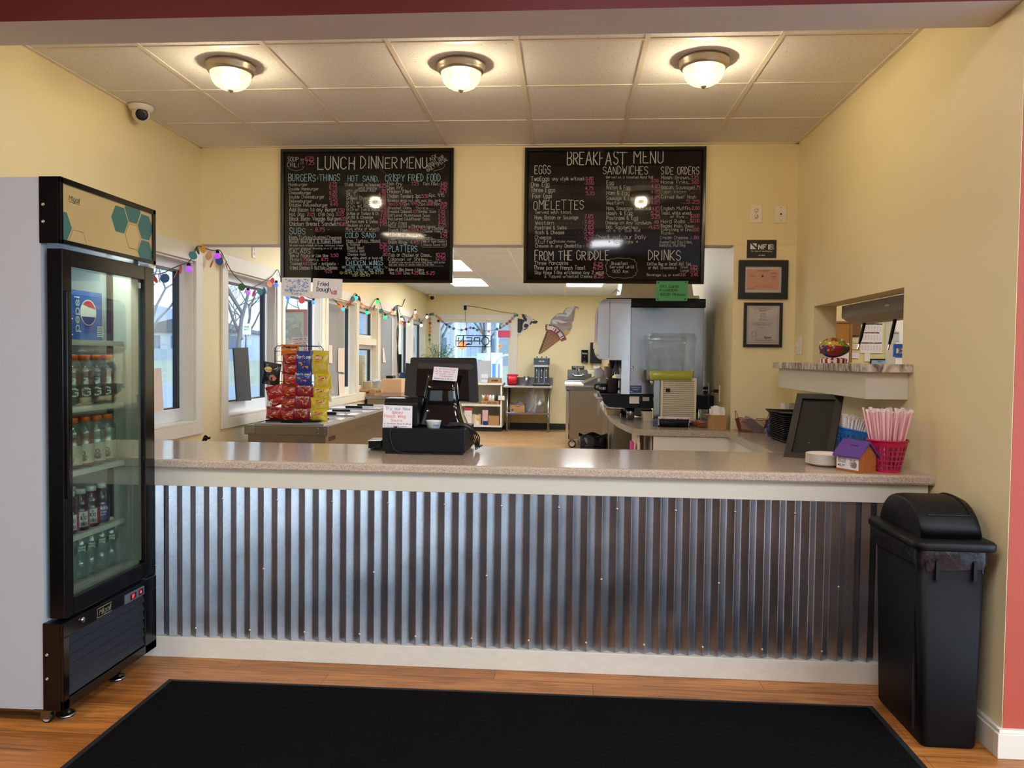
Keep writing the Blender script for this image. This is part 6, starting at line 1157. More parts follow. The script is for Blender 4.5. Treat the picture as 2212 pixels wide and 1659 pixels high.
for i, (x, y, c) in enumerate(DP):
    p = PX(x, y, XS + .006); r = .030 if y < 640 else .036; a = (i * 1.7) % 3.1; ax = Vector((1, .9 * math.sin(i * 2.3), .5 * math.cos(i * 1.1))).normalized()
    M = Matrix.Translation(p) @ ax.to_track_quat('Z', 'Y').to_matrix().to_4x4()
    obj('paper_disc', MB().lathe([(r, -.0006), (r, .0006)], n=18, M=M), DC[c], gl_)
# garland on the back window
gb = thing('disc_garland', (-1.8, KB - .05, 1.9), 'garland of coloured paper discs looping across the back window', 'garland'); Yg = KB - .05
cord = [(921, 681), (929, 680), (943, 682), (950, 688), (957, 696), (964, 702), (971, 706), (980, 710), (990, 712), (997, 713), (1007, 711), (1016, 708), (1024, 709), (1031, 712), (1039, 714), (1056, 715), (1072, 712), (1082, 708), (1088, 704), (1096, 698), (1101, 693), (1107, 687), (1114, 682)]
obj('cord', MB().tube([PY(x, y, Yg + .01) for x, y in cord], .004, 5).tube([PY(928, 683 + k * 9, Yg + .01) for k in range(8)], .003, 5), MATS['dark green cord'], gb)
for i, (x, y, c) in enumerate([(930, 679, 4), (935, 678, 0), (943, 683, 1), (950, 688, 5), (956, 695, 3), (964, 701, 4), (971, 706, 4), (980, 710, 2), (997, 713, 3), (1007, 711, 6), (1016, 708, 3), (1023, 709, 4), (1031, 713, 0), (1039, 715, 5), (1056, 716, 5), (1074, 711, 2), (1081, 708, 0), (1088, 704, 5), (1095, 699, 6), (1101, 694, 6), (1107, 688, 3), (1112, 682, 2), (1117, 681, 0), (929, 689, 3), (929, 698, 6), (929, 708, 5), (929, 716, 1), (928, 724, 0), (928, 734, 0)]):
    obj('paper_disc', MB().lathe([(.026, -.0008), (.026, .0008)], n=14, M=Matrix.Translation(PY(x, y, Yg)) @ Matrix.Rotation(PI / 2 + .3 * math.sin(i * 2.1), 4, 'X')), DC[c], gb)
# ------------------------------------------------------------------ things in the windows
t, fn, W_, H_ = sheet('leaning_board', [PX(502, 752, XL - .055), PX(533, 750.5, XL - .055), PX(540, 865, XL - .04), PX(509.5, 867, XL - .04)], 'black board leaning in the second window behind the chip rack', 'board', None, col=mat('matt black board', (46, 48, 50), .6, var=.1), th=.012)
t, fn, W_, H_ = sheet('leaning_board', [PX(322, 797, XL - .055), PX(346, 795, XL - .055), PX(351, 886, XL - .03), PX(322, 893, XL - .03)], 'white board leaning in the window beside the display fridge', 'board', None, col=mat('off-white board', (226, 206, 196), .6), th=.008)
M_gpan = mat('grey panel', (142, 142, 142), .6, var=.04)
def wpanel(x0, x1, i, label):
    a, b = PX(x0, 780, XL - .06).y, PX(x1, 780, XL - .06).y; t = thing('window_board', (XL - .06, (a + b) / 2, WZ0 + .02), label, 'panel', None); obj('panel', B(XL - .066, XL - .058, a, b, WZ0 + .03, WZ1 - .06), M_gpan, t); return t
wpanel(706.5, 742, 3, 'grey panel filling the window behind the yellow chip bags'); wpanel(819, 846, 5, 'grey panel filling the window beyond the serving hatch')
for c, lab in (([(730, 752), (744, 752), (743, 804), (729, 803)], 'upper of two handwritten sheets taped to the grey window panel'), ([(731, 808), (744, 809), (743, 858), (732, 859)], 'lower of two handwritten sheets taped to the grey window panel'), ([(710.5, 745), (717.5, 746), (717, 785), (710, 784)], 'narrow label strip on the grey window panel behind the yellow chips'), ([(826, 752), (829, 751), (833, 783), (826, 783)], 'white sheet curling off the grey panel beyond the hatch')):
    t, fn, W_, H_ = sheet('paper_notice', [PX(x, y, XL - .052) for x, y in c], lab, 'notice', None, col=mat('aged paper', (222, 208, 196), .7, var=.03), curl=.006)
    if W_ > .1: ink(t, fn, W_, H_, [('- -- - -- - -', .1, .92 - k * .06, .7, .02, 'blk') for k in range(13)])
# ------------------------------------------------------------------ chest with lids along the window wall
cz, cx0, cx1, cy0, cy1 = .83, -2.56, -1.885, 6.02, 8.9
pc = thing('chest_freezer', (-2.2, 7.4, 0), 'long stainless topping chest with white framed lids below the windows', 'chest')
obj('body', B(cx0 + .02, cx1 - .02, cy0 + .02, cy1, .05, cz - .07), M_stl2, pc); 
obj('top_rim', MB().box(cx0, cx1, cy0, cy0 + .05, cz - .075, cz).box(cx0, cx1, cy1 - .05, cy1, cz - .075, cz).box(cx0, cx0 + .05, cy0 + .05, cy1 - .05, cz - .075, cz).box(cx1 - .05, cx1, cy0 + .05, cy1 - .05, cz - .075, cz).box(cx0 + .05, cx1 - .05, cy0 + .05, cy1 - .05, cz - .03, cz - .012), M_stl2, pc, bevel=.003)
for x in (cx0 + .045, cx1 - .045):
    cpl = obj('corner_plate', B(x - .045, x + .045, cy0 - .004, cy0 - .0005, cz - .073, cz - .003), M_stl, pc)
    for dx in (-.028, .028):
        for dz in (-.018, -.056): obj('rivet', MB().lathe([(.005, 0), (.004, .003), (.0001, .004)], n=8, M=Matrix.Translation((x + dx, cy0 - .004, cz + dz)) @ Matrix.Rotation(PI / 2, 4, 'X')), M_chrome, cpl)
M_lidw = mat('white lid laminate', (222, 224, 226), .12, coat=.5, var=.02); M_alu = mat('aluminium edge', (196, 198, 200), .25, .9, var=.02)
yy = cy0 + .06
for k in range(6):
    L = .44; z = cz + (.012 if k % 2 == 0 else .004); y1 = yy + L
    l_ = obj('lid', B(cx0 + .06, cx1 - .06, yy + .012, y1 - .012, z - .012, z), M_lidw, pc)
    obj('lid_edge', MB().box(cx0 + .05, cx1 - .05, yy, yy + .012, z - .014, z + .004).box(cx0 + .05, cx1 - .05, y1 - .012, y1, z - .014, z + .004).box(cx0 + .05, cx0 + .06, yy + .012, y1 - .012, z - .014, z + .004).box(cx1 - .06, cx1 - .05, yy + .012, y1 - .012, z - .014, z + .004), M_alu, l_)
    obj('lid_handle', MB().box(-2.30, -2.12, yy + .03, yy + .055, z, z + .028), M_black, l_, bevel=.004); yy = y1 + .02
obj('badge', B(cx1 - .0195, cx1 - .018, 6.12, 6.3, cz - .13, cz - .095), M_black, pc)
# ------------------------------------------------------------------ chip rack
RY = 6.33; rk = thing('chip_rack', (-2.18, RY + .08, cz + .012), 'black wire rack hung with chip bags, standing on the stainless chest', 'rack'); zb_ = cz + .0165
M_wire_b = mat('black wire', (20, 20, 22), .4)
def R_(px, py, Yv=RY + .05): return PY(px, py, Yv)
tl, tr_ = R_(594, 747), R_(698, 747); mbx = MB(); zt_ = tl.z
mbx.tube([(tl.x, RY + .05, zb_ + .012), (tl.x, RY + .05, zt_ - .02), (tl.x + .02, RY + .05, zt_), (tr_.x - .02, RY + .05, zt_), (tr_.x, RY + .05, zt_ - .02), (tr_.x, RY + .05, zb_ + .012)], .0045, 8)
for k in range(7): mbx.tube([(tl.x, RY + .05, zt_ - .045 - k * .085), (tr_.x, RY + .05, zt_ - .045 - k * .085)], .003, 6)
obj('wire_frame', mbx, M_wire_b, rk)
obj('base', MB().box(tl.x - .03, tr_.x + .01, RY - .08, RY + .2, zb_ - .004, zb_ + .008).box(tl.x + .05, tr_.x - .03, RY + .0, RY + .12, zb_ + .008, zb_ + .016), M_black, rk)
def clip(px, py): p = R_(px, py, RY + .035); c = obj('clip', MB().tube([p + Vector((-.006, 0, .02)), p + Vector((-.008, -.008, -.005)), p + Vector((-.004, -.012, -.028)), p + Vector((.004, -.012, -.028)), p + Vector((.008, -.008, -.005)), p + Vector((.006, 0, .02))], .0022, 5, closed=True), M_chrome, rk)
for x, y in ((602, 747), (602, 762), (598, 780), (629, 745), (663, 747), (664, 762), (690, 745), (694, 757)): clip(x, y)
t, fn, W_, H_ = sheet('note_card', [R_(630, 729, RY + .03), R_(664.5, 727, RY + .03), R_(664.5, 744, RY + .03), R_(631, 745, RY + .03)], 'small white price card clipped on top of the chip rack', 'price card', None)
ink(t, fn, W_, H_, [('Large Chips 1.69', .08, .68, .84, .16, 'blk'), ('Snack Bag 2 for 3', .06, .44, .86, .12, 'red'), ('Snack Pk 1.79', .16, .12, .7, .16, 'blk')])
CHM = {'tri': mat('chip orange', (214, 144, 64), .6, var=.2, vscale=60), 'red': mat('glossy red film', (176, 34, 34), .2, var=.15, vscale=12, coat=.3), 'drk': mat('glossy maroon film', (146, 26, 40), .2, var=.15, vscale=12, coat=.3), 'blu': mat('glossy blue film', (26, 58, 150), .2, var=.15, vscale=12, coat=.3), 'yel': mat('glossy yellow film', (226, 204, 50), .2, var=.12, vscale=12, coat=.3), 'blk': mat('glossy black film', (34, 34, 38), .2, var=.2, vscale=12, coat=.3), 'org': mat('glossy orange film', (226, 120, 40), .2, var=.12, vscale=12, coat=.3), 'whi': mat('white snack print', (234, 220, 210), .4), 'pot': mat('pale chip print', (232, 206, 120), .5, var=.15, vscale=60), 'pep': mat('pink chip print', (206, 130, 110), .5, var=.2, vscale=60)}
def chipbag(W, Hh, body, deco, sd):
    """a pillow bag hanging from its top edge; front faces -y"""
    t = thing('chip_bag', (0, 0, 0), 'x', 'chip bag'); q = random.Random(sd); nx, ny = 10, 12
    wob = [[q.uniform(-1, 1) * .0025 for i in range(nx + 1)] for j in range(ny + 1)]
    def th(u, v): return .034 * (max(0, math.sin(PI * u)) ** .5) * (max(0, math.sin(PI * min(1, max(0, (v - .06) / .88)))) ** .55)
    def F(u, v, sgn, off=0):
        i, j = min(nx, int(u * nx + .5)), min(ny, int(v * ny + .5)); wd = W * (1 - .06 * math.sin(PI * v)); d = th(u, v)
        return Vector(((u - .5) * wd + (wob[j][i] if 0 < i < nx else 0), -.012 + sgn * d * (.95 if sgn < 0 else .5) + (wob[j][i] if d > .005 else .002 * math.sin(u * 60)) - (off if sgn < 0 else 0), -Hh * (1 - v)))
    mb = MB(); mb.grid(nx, ny, lambda u, v: F(u, v, -1)); mb.grid(nx, ny, lambda u, v: F(1 - u, v, 1)); bo = obj('film', mb, CHM[body], t, local=True)
    m = MB(); mats = []
    def mi(n): 
        M_ = CHM[n] if n in CHM else MATS[n] if n in MATS else M_ink[n]
        if M_ not in mats: mats.append(M_)
        return mats.index(M_)
    for d in deco:
        if d[0] == 't': _, s_, u, v, wu, hv, c, sl = d; m.text(s_, lambda a, b: F(min(.97, max(.03, a / W)), min(.97, max(.03, b / Hh)), -1, .0022), hv * Hh, x=u * W, y=v * Hh, width=wu * W, w=.24, mi=mi(c), slant=sl, align='c')
        elif d[0] == 'p': # polygon
            P = d[1]; cu = sum(p[0] for p in P) / len(P); cv = sum(p[1] for p in P) / len(P); N = len(P)
            for k in range(N): m.add([F(cu, cv, -1, .0016), F(*P[k], -1, .0016), F(*P[(k + 1) % N], -1, .0016)], [(0, 1, 2)], mi(d[2]))
        elif d[0] == 'e':
            _, u, v, a, b_, c = d; P = [(u + a * math.cos(2 * PI * k / 12), v + b_ * math.sin(2 * PI * k / 12)) for k in range(12)]
            for k in range(12): m.add([F(u, v, -1, .0012), F(*P[k], -1, .0012), F(*P[(k + 1) % 12], -1, .0012)], [(0, 1, 2)], mi(c))
        elif d[0] == 's': # squiggles
            for k in range(d[1]):
                u, v = q.uniform(.12, .7), q.uniform(.16, .8); m.tube([F(min(.95, u + .04 * e), min(.9, v + .03 * math.sin(e * 1.1 + k)), -1, .002) for e in range(6)], .0035, 4, mi(d[2][k % len(d[2])]))
    if m.v: obj('print', m, mats, bo, local=True)
    return t
tris = [('p', [(.22, .52), (.62, .58), (.50, .24)], 'tri'), ('p', [(.56, .36), (.86, .50), (.74, .24)], 'tri')]
KIND = {'dor_b': ('blu', tris + [('t', 'Doritos', .5, .70, .78, .12, 'white print', 0), ('p', [(.34, .88), (.60, .76), (.40, .76)], 'black print')], .115), 'dor_r': ('drk', [('p', [(.30, .72), (.72, .80), (.54, .28)], 'tri'), ('p', [(.56, .42), (.92, .62), (.70, .30)], 'tri'), ('t', 'Doritos', .5, .82, .7, .10, 'white print', 0)], .115),
 'lay': ('yel', [('e', .5, .70, .26, .11, 'red print'), ('t', "Lay's", .5, .655, .40, .10, 'white print', .1), ('t', 'Classic', .42, .52, .3, .045, 'red print', 0), ('e', .3, .26, .2, .13, 'pot'), ('e', .72, .34, .2, .15, 'pot')], .115), 'che': ('red', [('s', 12, ['org', 'whi', 'org', 'tri']), ('t', 'Cheetos', .45, .80, .7, .12, 'black print', .2)], .105), 'cheo': ('org', [('t', 'Cheetos', .5, .70, .8, .2, 'black print', .25), ('s', 3, ['tri'])], .115), 'bbq': ('blk', [('e', .38, .70, .24, .12, 'pot'), ('t', "Lay's", .4, .66, .36, .10, 'red print', .1), ('e', .66, .36, .2, .14, 'pep'), ('p', [(.05, .95), (.45, .96), (.3, .76)], 'pep')], .115), 'rw': ('red', [('p', [(.04, .1), (.42, .06), (.34, .8), (.1, .7)], 'whi'), ('s', 5, ['org', 'whi'])], .11)}
LBL = {'dor_b': 'blue tortilla chip bag on the chip rack', 'dor_r': 'maroon tortilla chip bag on the chip rack', 'lay': 'yellow potato chip bag on the chip rack', 'che': 'red cheese puff bag on the chip rack', 'cheo': 'orange-topped cheese puff bag, highest on the chip rack', 'bbq': 'black barbecue chip bag at the outer edge of the chip rack', 'rw': 'red and white snack bag below the black bag on the chip rack'}
BAGS = [('lay', 690, 882, 912, 0, 0), ('lay', 692, 858, 886, 0, 0), ('lay', 695, 834, 864, 0, 0), ('lay', 698, 805, 840, 0, 0), ('lay', 694, 757, 808, .02, 2), ('dor_r', 652, 880, 912, .0, 0), ('dor_r', 655, 853, 884, 0, 0), ('dor_r', 659, 830, 858, 0, 0), ('dor_b', 657, 800, 832, 0, 1), ('dor_b', 660, 758, 808, 0, 2),
 ('che', 622, 880, 910, 0, 0), ('che', 625, 854, 884, 0, 0), ('che', 627, 828, 858, 0, 0), ('che', 629, 802, 834, 0, 0), ('che', 628, 782, 808, 0, 0), ('che', 628, 760, 788, 0, 0), ('cheo', 628, 744, 768, 0, 1), ('che', 594, 878, 906, .05, 0), ('rw', 597, 855, 876, -.3, 0), ('rw', 592, 833, 860, -.2, 1), ('bbq', 592, 783, 832, .12, 2)]
PROT = {}
for i, (kd, px, y0, y1, rz, lift) in enumerate(BAGS):
    key = (kd, lift > 0)
    a, b_ = PY(px, y0, RY), PY(px, y1, RY); hh = a.z - b_.z
    if key not in PROT: body, deco, wd = KIND[kd]; PROT[key] = (chipbag(wd * (1.40 if lift == 2 else 1.34), hh, body, deco, i), hh); o = PROT[key][0]
    else: o = dup(PROT[key][0])
    o.location = (a.x, RY - .004 - .003 * (len(BAGS) - i) * 0 - (.014 if lift == 2 else .007 if lift else 0), a.z); o.scale = (1, 1, hh / PROT[key][1]); o.rotation_euler = (R3.uniform(-.05, .05) + .06, rz + R3.uniform(-.05, .05), R3.uniform(-.15, .15))
    dup_lab = LBL[kd]
    if kd in ('dor_b', 'lay', 'dor_r', 'che', 'rw'): dup_lab = {'dor_b': {808: 'upper blue tortilla chip bag at the centre of the chip rack', 832: 'lower blue tortilla chip bag at the centre of the chip rack'}, 'lay': {808: 'yellow potato chip bag, topmost of the yellow column on the chip rack'}, 'rw': {876: 'red snack bag lying aslant below the red and white one on the chip rack'}}.get(kd, {}).get(y1, dup_lab)
    tag(o, dup_lab, 'chip bag', {'lay': 'yellow chip bags', 'dor_r': 'maroon chip bags', 'che': 'red cheese puff bags'}.get(kd) if dup_lab == LBL[kd] else 'chip bags on the rack')
for k, (x0, y0, x1, y1) in enumerate(((712, 815, 722, 850), (708, 822, 716, 868))):
    t, fn, W_, H_ = sheet('paper_strip', [R_(x0 - 3, y0, RY + .12), R_(x0 + 1, y0, RY + .12), R_(x1 + 1, y1, RY + .12), R_(x1 - 5, y1, RY + .12)], ['white paper slip hanging beside the yellow chip bags', 'white paper slip hanging lower behind the yellow chip bags'][k], 'paper', None)
# ------------------------------------------------------------------ drinks machine and its neighbours on the side worktop
Yf, Yb = 6.08, 6.74
def P6(x, y, Y=None): return PY(x, y, Y or Yf)
dm_ = thing('soda_fountain', (.72, 6.4, ZT), 'tall stainless soda fountain with black top and drip tray on the side worktop', 'drinks machine')
xa, xb, xh = P6(1361, 800).x, P6(1519, 800).x, P6(1289, 800).x; zt0, zt1, zm0, zh0 = P6(1400, 664).z, P6(1400, 645).z, P6(1400, 852).z, P6(1340, 778).z
obj('side_panel', B(xa, xb, Yf, Yb, zm0, zt0), M_stl, dm_, bevel=.003)
prof = [(xa - .001, zh0), (xa - .001, zt1 - .004)]; cx_, cz_ = xh + .07, zt1 - .075
for k in range(7): a = PI / 2 + (PI / 2) * k / 6 * .92; prof.append((cx_ + .065 * math.cos(a), cz_ + .07 * math.sin(a)))
for k in range(8): a = PI + (PI / 2) * k / 7; prof.append((cx_ + .005 + .075 * math.cos(a), zh0 + .085 + .085 * math.sin(a)))
hd_ = obj('dispenser_head', MB().prism(prof, lambda a, b, d: Vector((a, d, b)), Yf, Yb), mat('polished stainless', (190, 192, 194), .14, 1.0, var=.03), dm_, bevel=.004)
obj('seam', B(P6(1314, 800).x, P6(1316, 800).x, Yf - .001, Yf, zh0 + .02, zt1 - .02), M_stl2, hd_)
m = MB(); gp = lambda u, v: Vector((xh - .002 + .006, Yf + .06 + u, zh0 + .12 + v)); m.box(xh + .0015, xh + .004, Yf + .05, Yb - .05, zh0 + .1, zt1 - .1); obj('front_graphic', m, mat('red-blue drink graphic', (150, 90, 130), .3, var=.6, vscale=9), hd_)
obj('splash_column', MB().box(P6(1342, 815).x, xa - .001, Yf + .0, Yb, zm0, zh0), mat('bright splash panel', (206, 212, 220), .2, .9, var=.05), dm_)
obj('top_cap', MB().box(xa, xb + .008, Yf - .012, Yb + .01, zt0, zt1).box(P6(1310, 650).x, xa, Yf + .01, Yb + .01, zt1 - .006, zt1 + .004), M_black, dm_, bevel=.004)
zl = P6(1400, 638).z; l_ = obj('ice_lid', MB().prism([(P6(1326, 640).x, zt1 + .004), (P6(1512, 640).x, zt1 + .004), (P6(1510, 640).x, zl), (P6(1334, 640).x, zl)], lambda a, b, d: Vector((a, d, b)), Yf, Yb), mat('ivory lid plastic', (232, 226, 206), .35), dm_, bevel=.004)
obj('ice_hopper', MB().prism([(P6(1341, 640).x, zl), (P6(1500, 640).x, zl), (P6(1494, 600).x, zl + .16), (P6(1348, 600).x, zl + .16)], lambda a, b, d: Vector((a, d, b)), Yf + .04, Yb - .04), MATS['ivory lid plastic'], l_, bevel=.01)
obj('hopper_handle', MB().tube([P6(1322, 634, Yf + .1), P6(1332, 626, Yf + .1), P6(1338, 630, Yf + .1)], .006, 6), M_chrome, l_)
xt = P6(1296, 860).x; zd0 = P6(1400, 882).z
prof = [(xt, zm0 - .004), (P6(1400, 850).x + .5, zm0 - .004), (P6(1400, 850).x + .5, zd0), (P6(1325, 880).x, zd0)]
for k in range(6): a = PI / 2 * k / 5; prof.append((P6(1325, 880).x - .085 * math.sin(a), zd0 + .075 * (1 - math.cos(a))))
obj('drip_tray', MB().prism(prof, lambda a, b, d: Vector((a, d, b)), Yf - .012, Yb + .005), M_till, dm_, bevel=.004)
obj('drip_lip', MB().box(P6(1288, 850).x, P6(1312, 850).x, Yf + .02, Yb - .02, zm0 - .04, zm0 - .028), M_chrome, dm_)
for x, Y in ((1362, Yf + .06), (1348, Yb - .06), (1500, Yf + .06), (1500, Yb - .06)):
    c = PY(x, 890, Y); obj('leg', MB().lathe([(.026, ZT), (.026, ZT + .012), (.031, ZT + .014), (.031, zd0 + .004)], c=(c.x, Y, 0), n=20), M_stl, dm_)
def decal(name, x0, y0, x1, y1, m, rows, inkm, off=.0012, Y=None):
    Yd = (Y or Yf) - off; a, b = PY(x0, y1, Yd), PY(x1, y0, Yd); d = obj(name, B(a.x, b.x, Yd, Yd + off * .9, a.z, b.z), m, dm_); mm = MB(); F_ = planeY(Yd - .0006, a.x, a.z)
    for s_, u, v, wd, h in rows: mm.text(s_, F_, h * (b.z - a.z), x=u * (b.x - a.x), y=v * (b.z - a.z), width=wd * (b.x - a.x), w=.18)
    obj('lettering', mm, inkm, d)
decal('blue_sticker', 1360, 833, 1386, 848.5, mat('blue sticker', (30, 62, 130), .4), [('FOR SERVICE CALL', .12, .70, .78, .12), ('The Cleaning Machine', .14, .48, .7, .08), ('Co. 555-0100', .3, .36, .4, .08), ('NO.', .06, .12, .2, .14)], MATS['white print'])
decal('rating_plate', 1359.5, 857, 1381, 871.5, MATS['white print'], [('IMI', .06, .78, .2, .12), ('Model 0000', .3, .8, .5, .07), ('- -- - - --', .06, .56, .8, .08), ('-- --- --', .06, .38, .7, .08), ('|||||||||', .3, .12, .4, .14)], bp_, .013)
decal('metal_plate', 1388, 858, 1402.5, 866, M_nick, [('-----', .1, .3, .8, .3)], bp_, .013)
c = P6(1366, 793.5); obj('key_lock', MB().lathe([(.012, 0), (.012, .008), (.0001, .008)], n=14, M=Matrix.Translation(c) @ Matrix.Rotation(PI / 2, 4, 'X')).tube([c + Vector((0, -.01, 0)), c + Vector((.002, -.012, -.05))], .003, 6), M_chrome, dm_)
for k in range(4):
    c = P6(1330 + k * 5, 782, Yf + .08 + k * .12); obj('valve_lever', MB().tube([c + Vector((0, 0, .03)), c + Vector((-.004, 0, -.05)), c + Vector((-.02, 0, -.10))], [.012, .010, .007], 6), mat('blue-black lever', (40, 50, 84), .3), dm_)
    obj('nozzle', MB().lathe([(.012, -.05), (.02, -.01), (.024, .03)], c=c + Vector((-.03, 0, 0)), n=12), M_black, dm_)
# jugs standing on the drip tray
def jug(name, px, py, h, r0, r1, m, label, band=None, hx=-1, zb=None):
    z = zm0 - .003 if zb is None else zb; v = PY(px, py, Yf + .26 if zb is None else Yf + .2); t = thing(name, (v.x, v.y, z), label, 'jug'); obj('body', MB().lathe([(.0001, 0), (r0, 0), (r0 * 1.04, .01), (r1, h - .01), (r1 * 1.05, h), (r1 * .94, h), (r1 * .9, h - .012), (r0 * .94, .012), (.0001, .012)], c=(v.x, v.y, z), n=24, cap=False), m, t)
    obj('handle', MB().tube(spl([(v.x + hx * r1, v.y - .01, z + h * .9), (v.x + hx * (r1 + .03), v.y - .015, z + h * .86), (v.x + hx * (r1 + .034), v.y - .015, z + h * .45), (v.x + hx * r0, v.y - .01, z + h * .25)], 5), .008, 6), M_black if m is not M_black else m, t)
    if band: obj('band', MB().lathe([(r0 + .003, h * band[0]), (r0 + .003, h * band[1])], c=(v.x, v.y, z), n=24, cap=False), M_stl, t)
    return t
jug('pitcher', 1322, 850, .12, .046, .050, mat('dark jug plastic', (40, 36, 40), .2), 'black rounded jug standing on the soda fountain drip tray', None, 1)
jug('coffee_pot', 1303, 850, .075, .032, .034, M_black, 'black coffee pot with steel band at the drip tray edge', (.35, .62))
sp = thing('spray_valve', P6(1296, 815, Yf + .5), 'steel valve with a red lever behind the coffee pot', 'valve'); c = P6(1294, 806, Yf + .5); obj('gauge', MB().lathe([(.045, 0), (.045, .03), (.03, .034), (.0001, .034)], n=18, M=Matrix.Translation(c) @ Matrix.Rotation(PI / 2, 4, 'X')), mat('white gauge', (214, 222, 232), .3), sp); obj('red_lever', MB().tube([P6(1288, 801, Yf + .5), P6(1298, 795, Yf + .5)], .009, 6), mat('red lever', (186, 30, 40), .3), sp)
ORG[sp.name] = sp.location.copy(); obj('post', B(c.x - .01, c.x + .01, c.y, c.y + .02, ZT, c.z), M_chrome, sp)
gp_ = thing('grey_canister', P6(1317, 812, Yf + .4), 'grey plastic canister with orange pouch on top, under the fountain valves', 'canister'); c = P6(1316, 812, Yf + .42); z0 = c.z
obj('body', MB().lathe([(.024, -.02), (.026, 0), (.040, .004), (.044, .075), (.047, .08), (.0001, .08)], c=(c.x, c.y, z0), n=22), mat('grey canister plastic', (150, 142, 136), .35), gp_); obj('stem', MB().lathe([(.018, zm0 - z0), (.018, -.018)], c=(c.x, c.y, z0), n=14), M_stl, gp_); obj('pouch', MB().sphere((c.x + .012, c.y, z0 + .095), .02, 10, ell=(1.3, .7, .8)), mat('orange pouch', (220, 150, 70), .3), gp_)
# tubs and boards below the machine
def tub(name, x0, y0, x1, y1, Y, dep, m, label, cat='tub', z=None):
    a, b = PY(x0, y1, Y), PY(x1, y0, Y); zb = ZT if z is None else z; t = thing(name, ((a.x + b.x) / 2, Y + dep / 2, zb), label, cat); obj('body', MB().rbox(a.x, b.x, Y, Y + dep, zb + .0005, max(b.z, zb + .03), .012, taper=.9), m, t); obj('rim', MB().rbox(a.x - .004, b.x + .004, Y - .004, Y + dep + .004, max(b.z, zb + .03) - .012, max(b.z, zb + .03), .014), m, t); return t
tub('food_tub', 1388, 889, 1425, 906, 6.05, .16, mat('ivory tub', (222, 212, 192), .4), 'ivory plastic tub under the soda fountain beside its leg'); tub('food_tub', 1308, 884, 1342, 893, 6.62, .1, mat('cream tub', (224, 210, 164), .4), 'long cream tub under the far side of the soda fountain')
pl_ = thing('white_platter', (PY(1372, 895, 6.5).x + .06, 6.55, ZT), 'round white platter with a dark rim standing under the soda fountain', 'platter'); M = Matrix.Translation((PY(1376, 895, 6.5).x + .03, 6.52, ZT + .052)) @ Matrix.Rotation(math.radians(70), 4, 'X'); obj('platter', MB().lathe([(.0001, 0), (.06, 0), (.088, .008), (.09, .008), (.062, -.004), (.0001, -.004)], n=28, M=M @ Matrix.Diagonal((1, .6, 1, 1)), cap=False), M_plate, pl_); obj('rim', MB().tube([M @ Vector((.09 * math.cos(k * PI / 14), .054 * math.sin(k * PI / 14), .008)) for k in range(28)], .003, 5, closed=True), M_black, pl_)
tub('cup_lids', 1303, 869, 1320, 878, 7.2, .2, mat('speckled packets', (200, 196, 200), .4, var=.4, vscale=60), 'small tray of packets at the worktop edge behind the fountain', 'tray')
# juice dispenser with clear tank
jd = thing('juice_dispenser', (.81, 5.85, ZT), 'beige louvred juice dispenser with clear tank of yellow-green drink', 'drink dispenser'); Yj = 5.70
a, b = PY(1426, 905, Yj), PY(1505, 817, Yj); M_bei = mat('beige plastic', (214, 202, 180), .45, var=.03)
obj('case', B(a.x + .004, b.x - .002, Yj + .012, Yj + .32, ZT + .02, b.z), M_bei, jd, bevel=.006)
m = MB(); nl = 19
for k in range(nl): z = ZT + .035 + k * (b.z - ZT - .06) / nl; m.prism([(Yj + .013, z), (Yj, z + .004), (Yj, z + .010), (Yj + .013, z + .013)], lambda p, q, d: Vector((d, p, q)), a.x + .002, b.x)
m.box(a.x, a.x + .016, Yj - .002, Yj + .012, ZT + .02, b.z - .002).box(b.x - .016, b.x, Yj - .002, Yj + .012, ZT + .02, b.z - .002).box(a.x, b.x, Yj - .003, Yj + .012, b.z - .024, b.z); obj('louvre', m, M_bei, jd)
p, q = PY(1438, 847, Yj - .004), PY(1448, 839, Yj - .004); sw2 = obj('switch_plate', B(p.x - .004, q.x + .004, Yj - .004, Yj, p.z - .003, q.z + .003), M_bei, jd); obj('rocker_switch', B(p.x, q.x, Yj - .007, Yj - .004, p.z, q.z), M_black, sw2)
obj('foot', MB().box(a.x + .02, a.x + .05, Yj + .03, Yj + .06, ZT, ZT + .02).box(b.x - .05, b.x - .02, Yj + .03, Yj + .06, ZT, ZT + .02), M_black, jd)
obj('side_pillar', B(a.x - .045, a.x, Yj + .03, Yj + .08, ZT, b.z - .02), M_stl, jd)
ta, tb_ = PY(1401, 822, Yj), PY(1504, 733, Yj); tz0, tz1 = ta.z, tb_.z; lz = PY(1450, 801, Yj).z; Yk = Yj + .30
M_tank = glass('clear tank plastic', (244, 247, 247), .05, haze=.05, rough=.06)
def shell(mb, x0, x1, y0, y1, z0, z1, r, tp): return loft(mb, [ring(x0 + tp, x1 - tp, y0 + tp, y1 - tp, r, z0), ring(x0, x1, y0, y1, r, z1)], cap0=True, cap1=False)
obj('tank', shell(MB(), ta.x, tb_.x, Yj - .02, Yk, tz0, tz1, .03, .010), M_tank, jd); lm = MB(); loft(lm, [ring(ta.x - .006, tb_.x + .006, Yj - .026, Yk + .006, .034, tz1 - .01), ring(ta.x - .006, tb_.x + .006, Yj - .026, Yk + .006, .034, tz1 + .012), ring(ta.x + .004, tb_.x - .004, Yj - .01, Yk - .004, .03, tz1 + .02), ring(ta.x + .010, tb_.x - .010, Yj - .006, Yk - .008, .03, PY(1450, 720, Yj).z)], cap0=False); obj('tank_lid', lm, M_tank, jd)
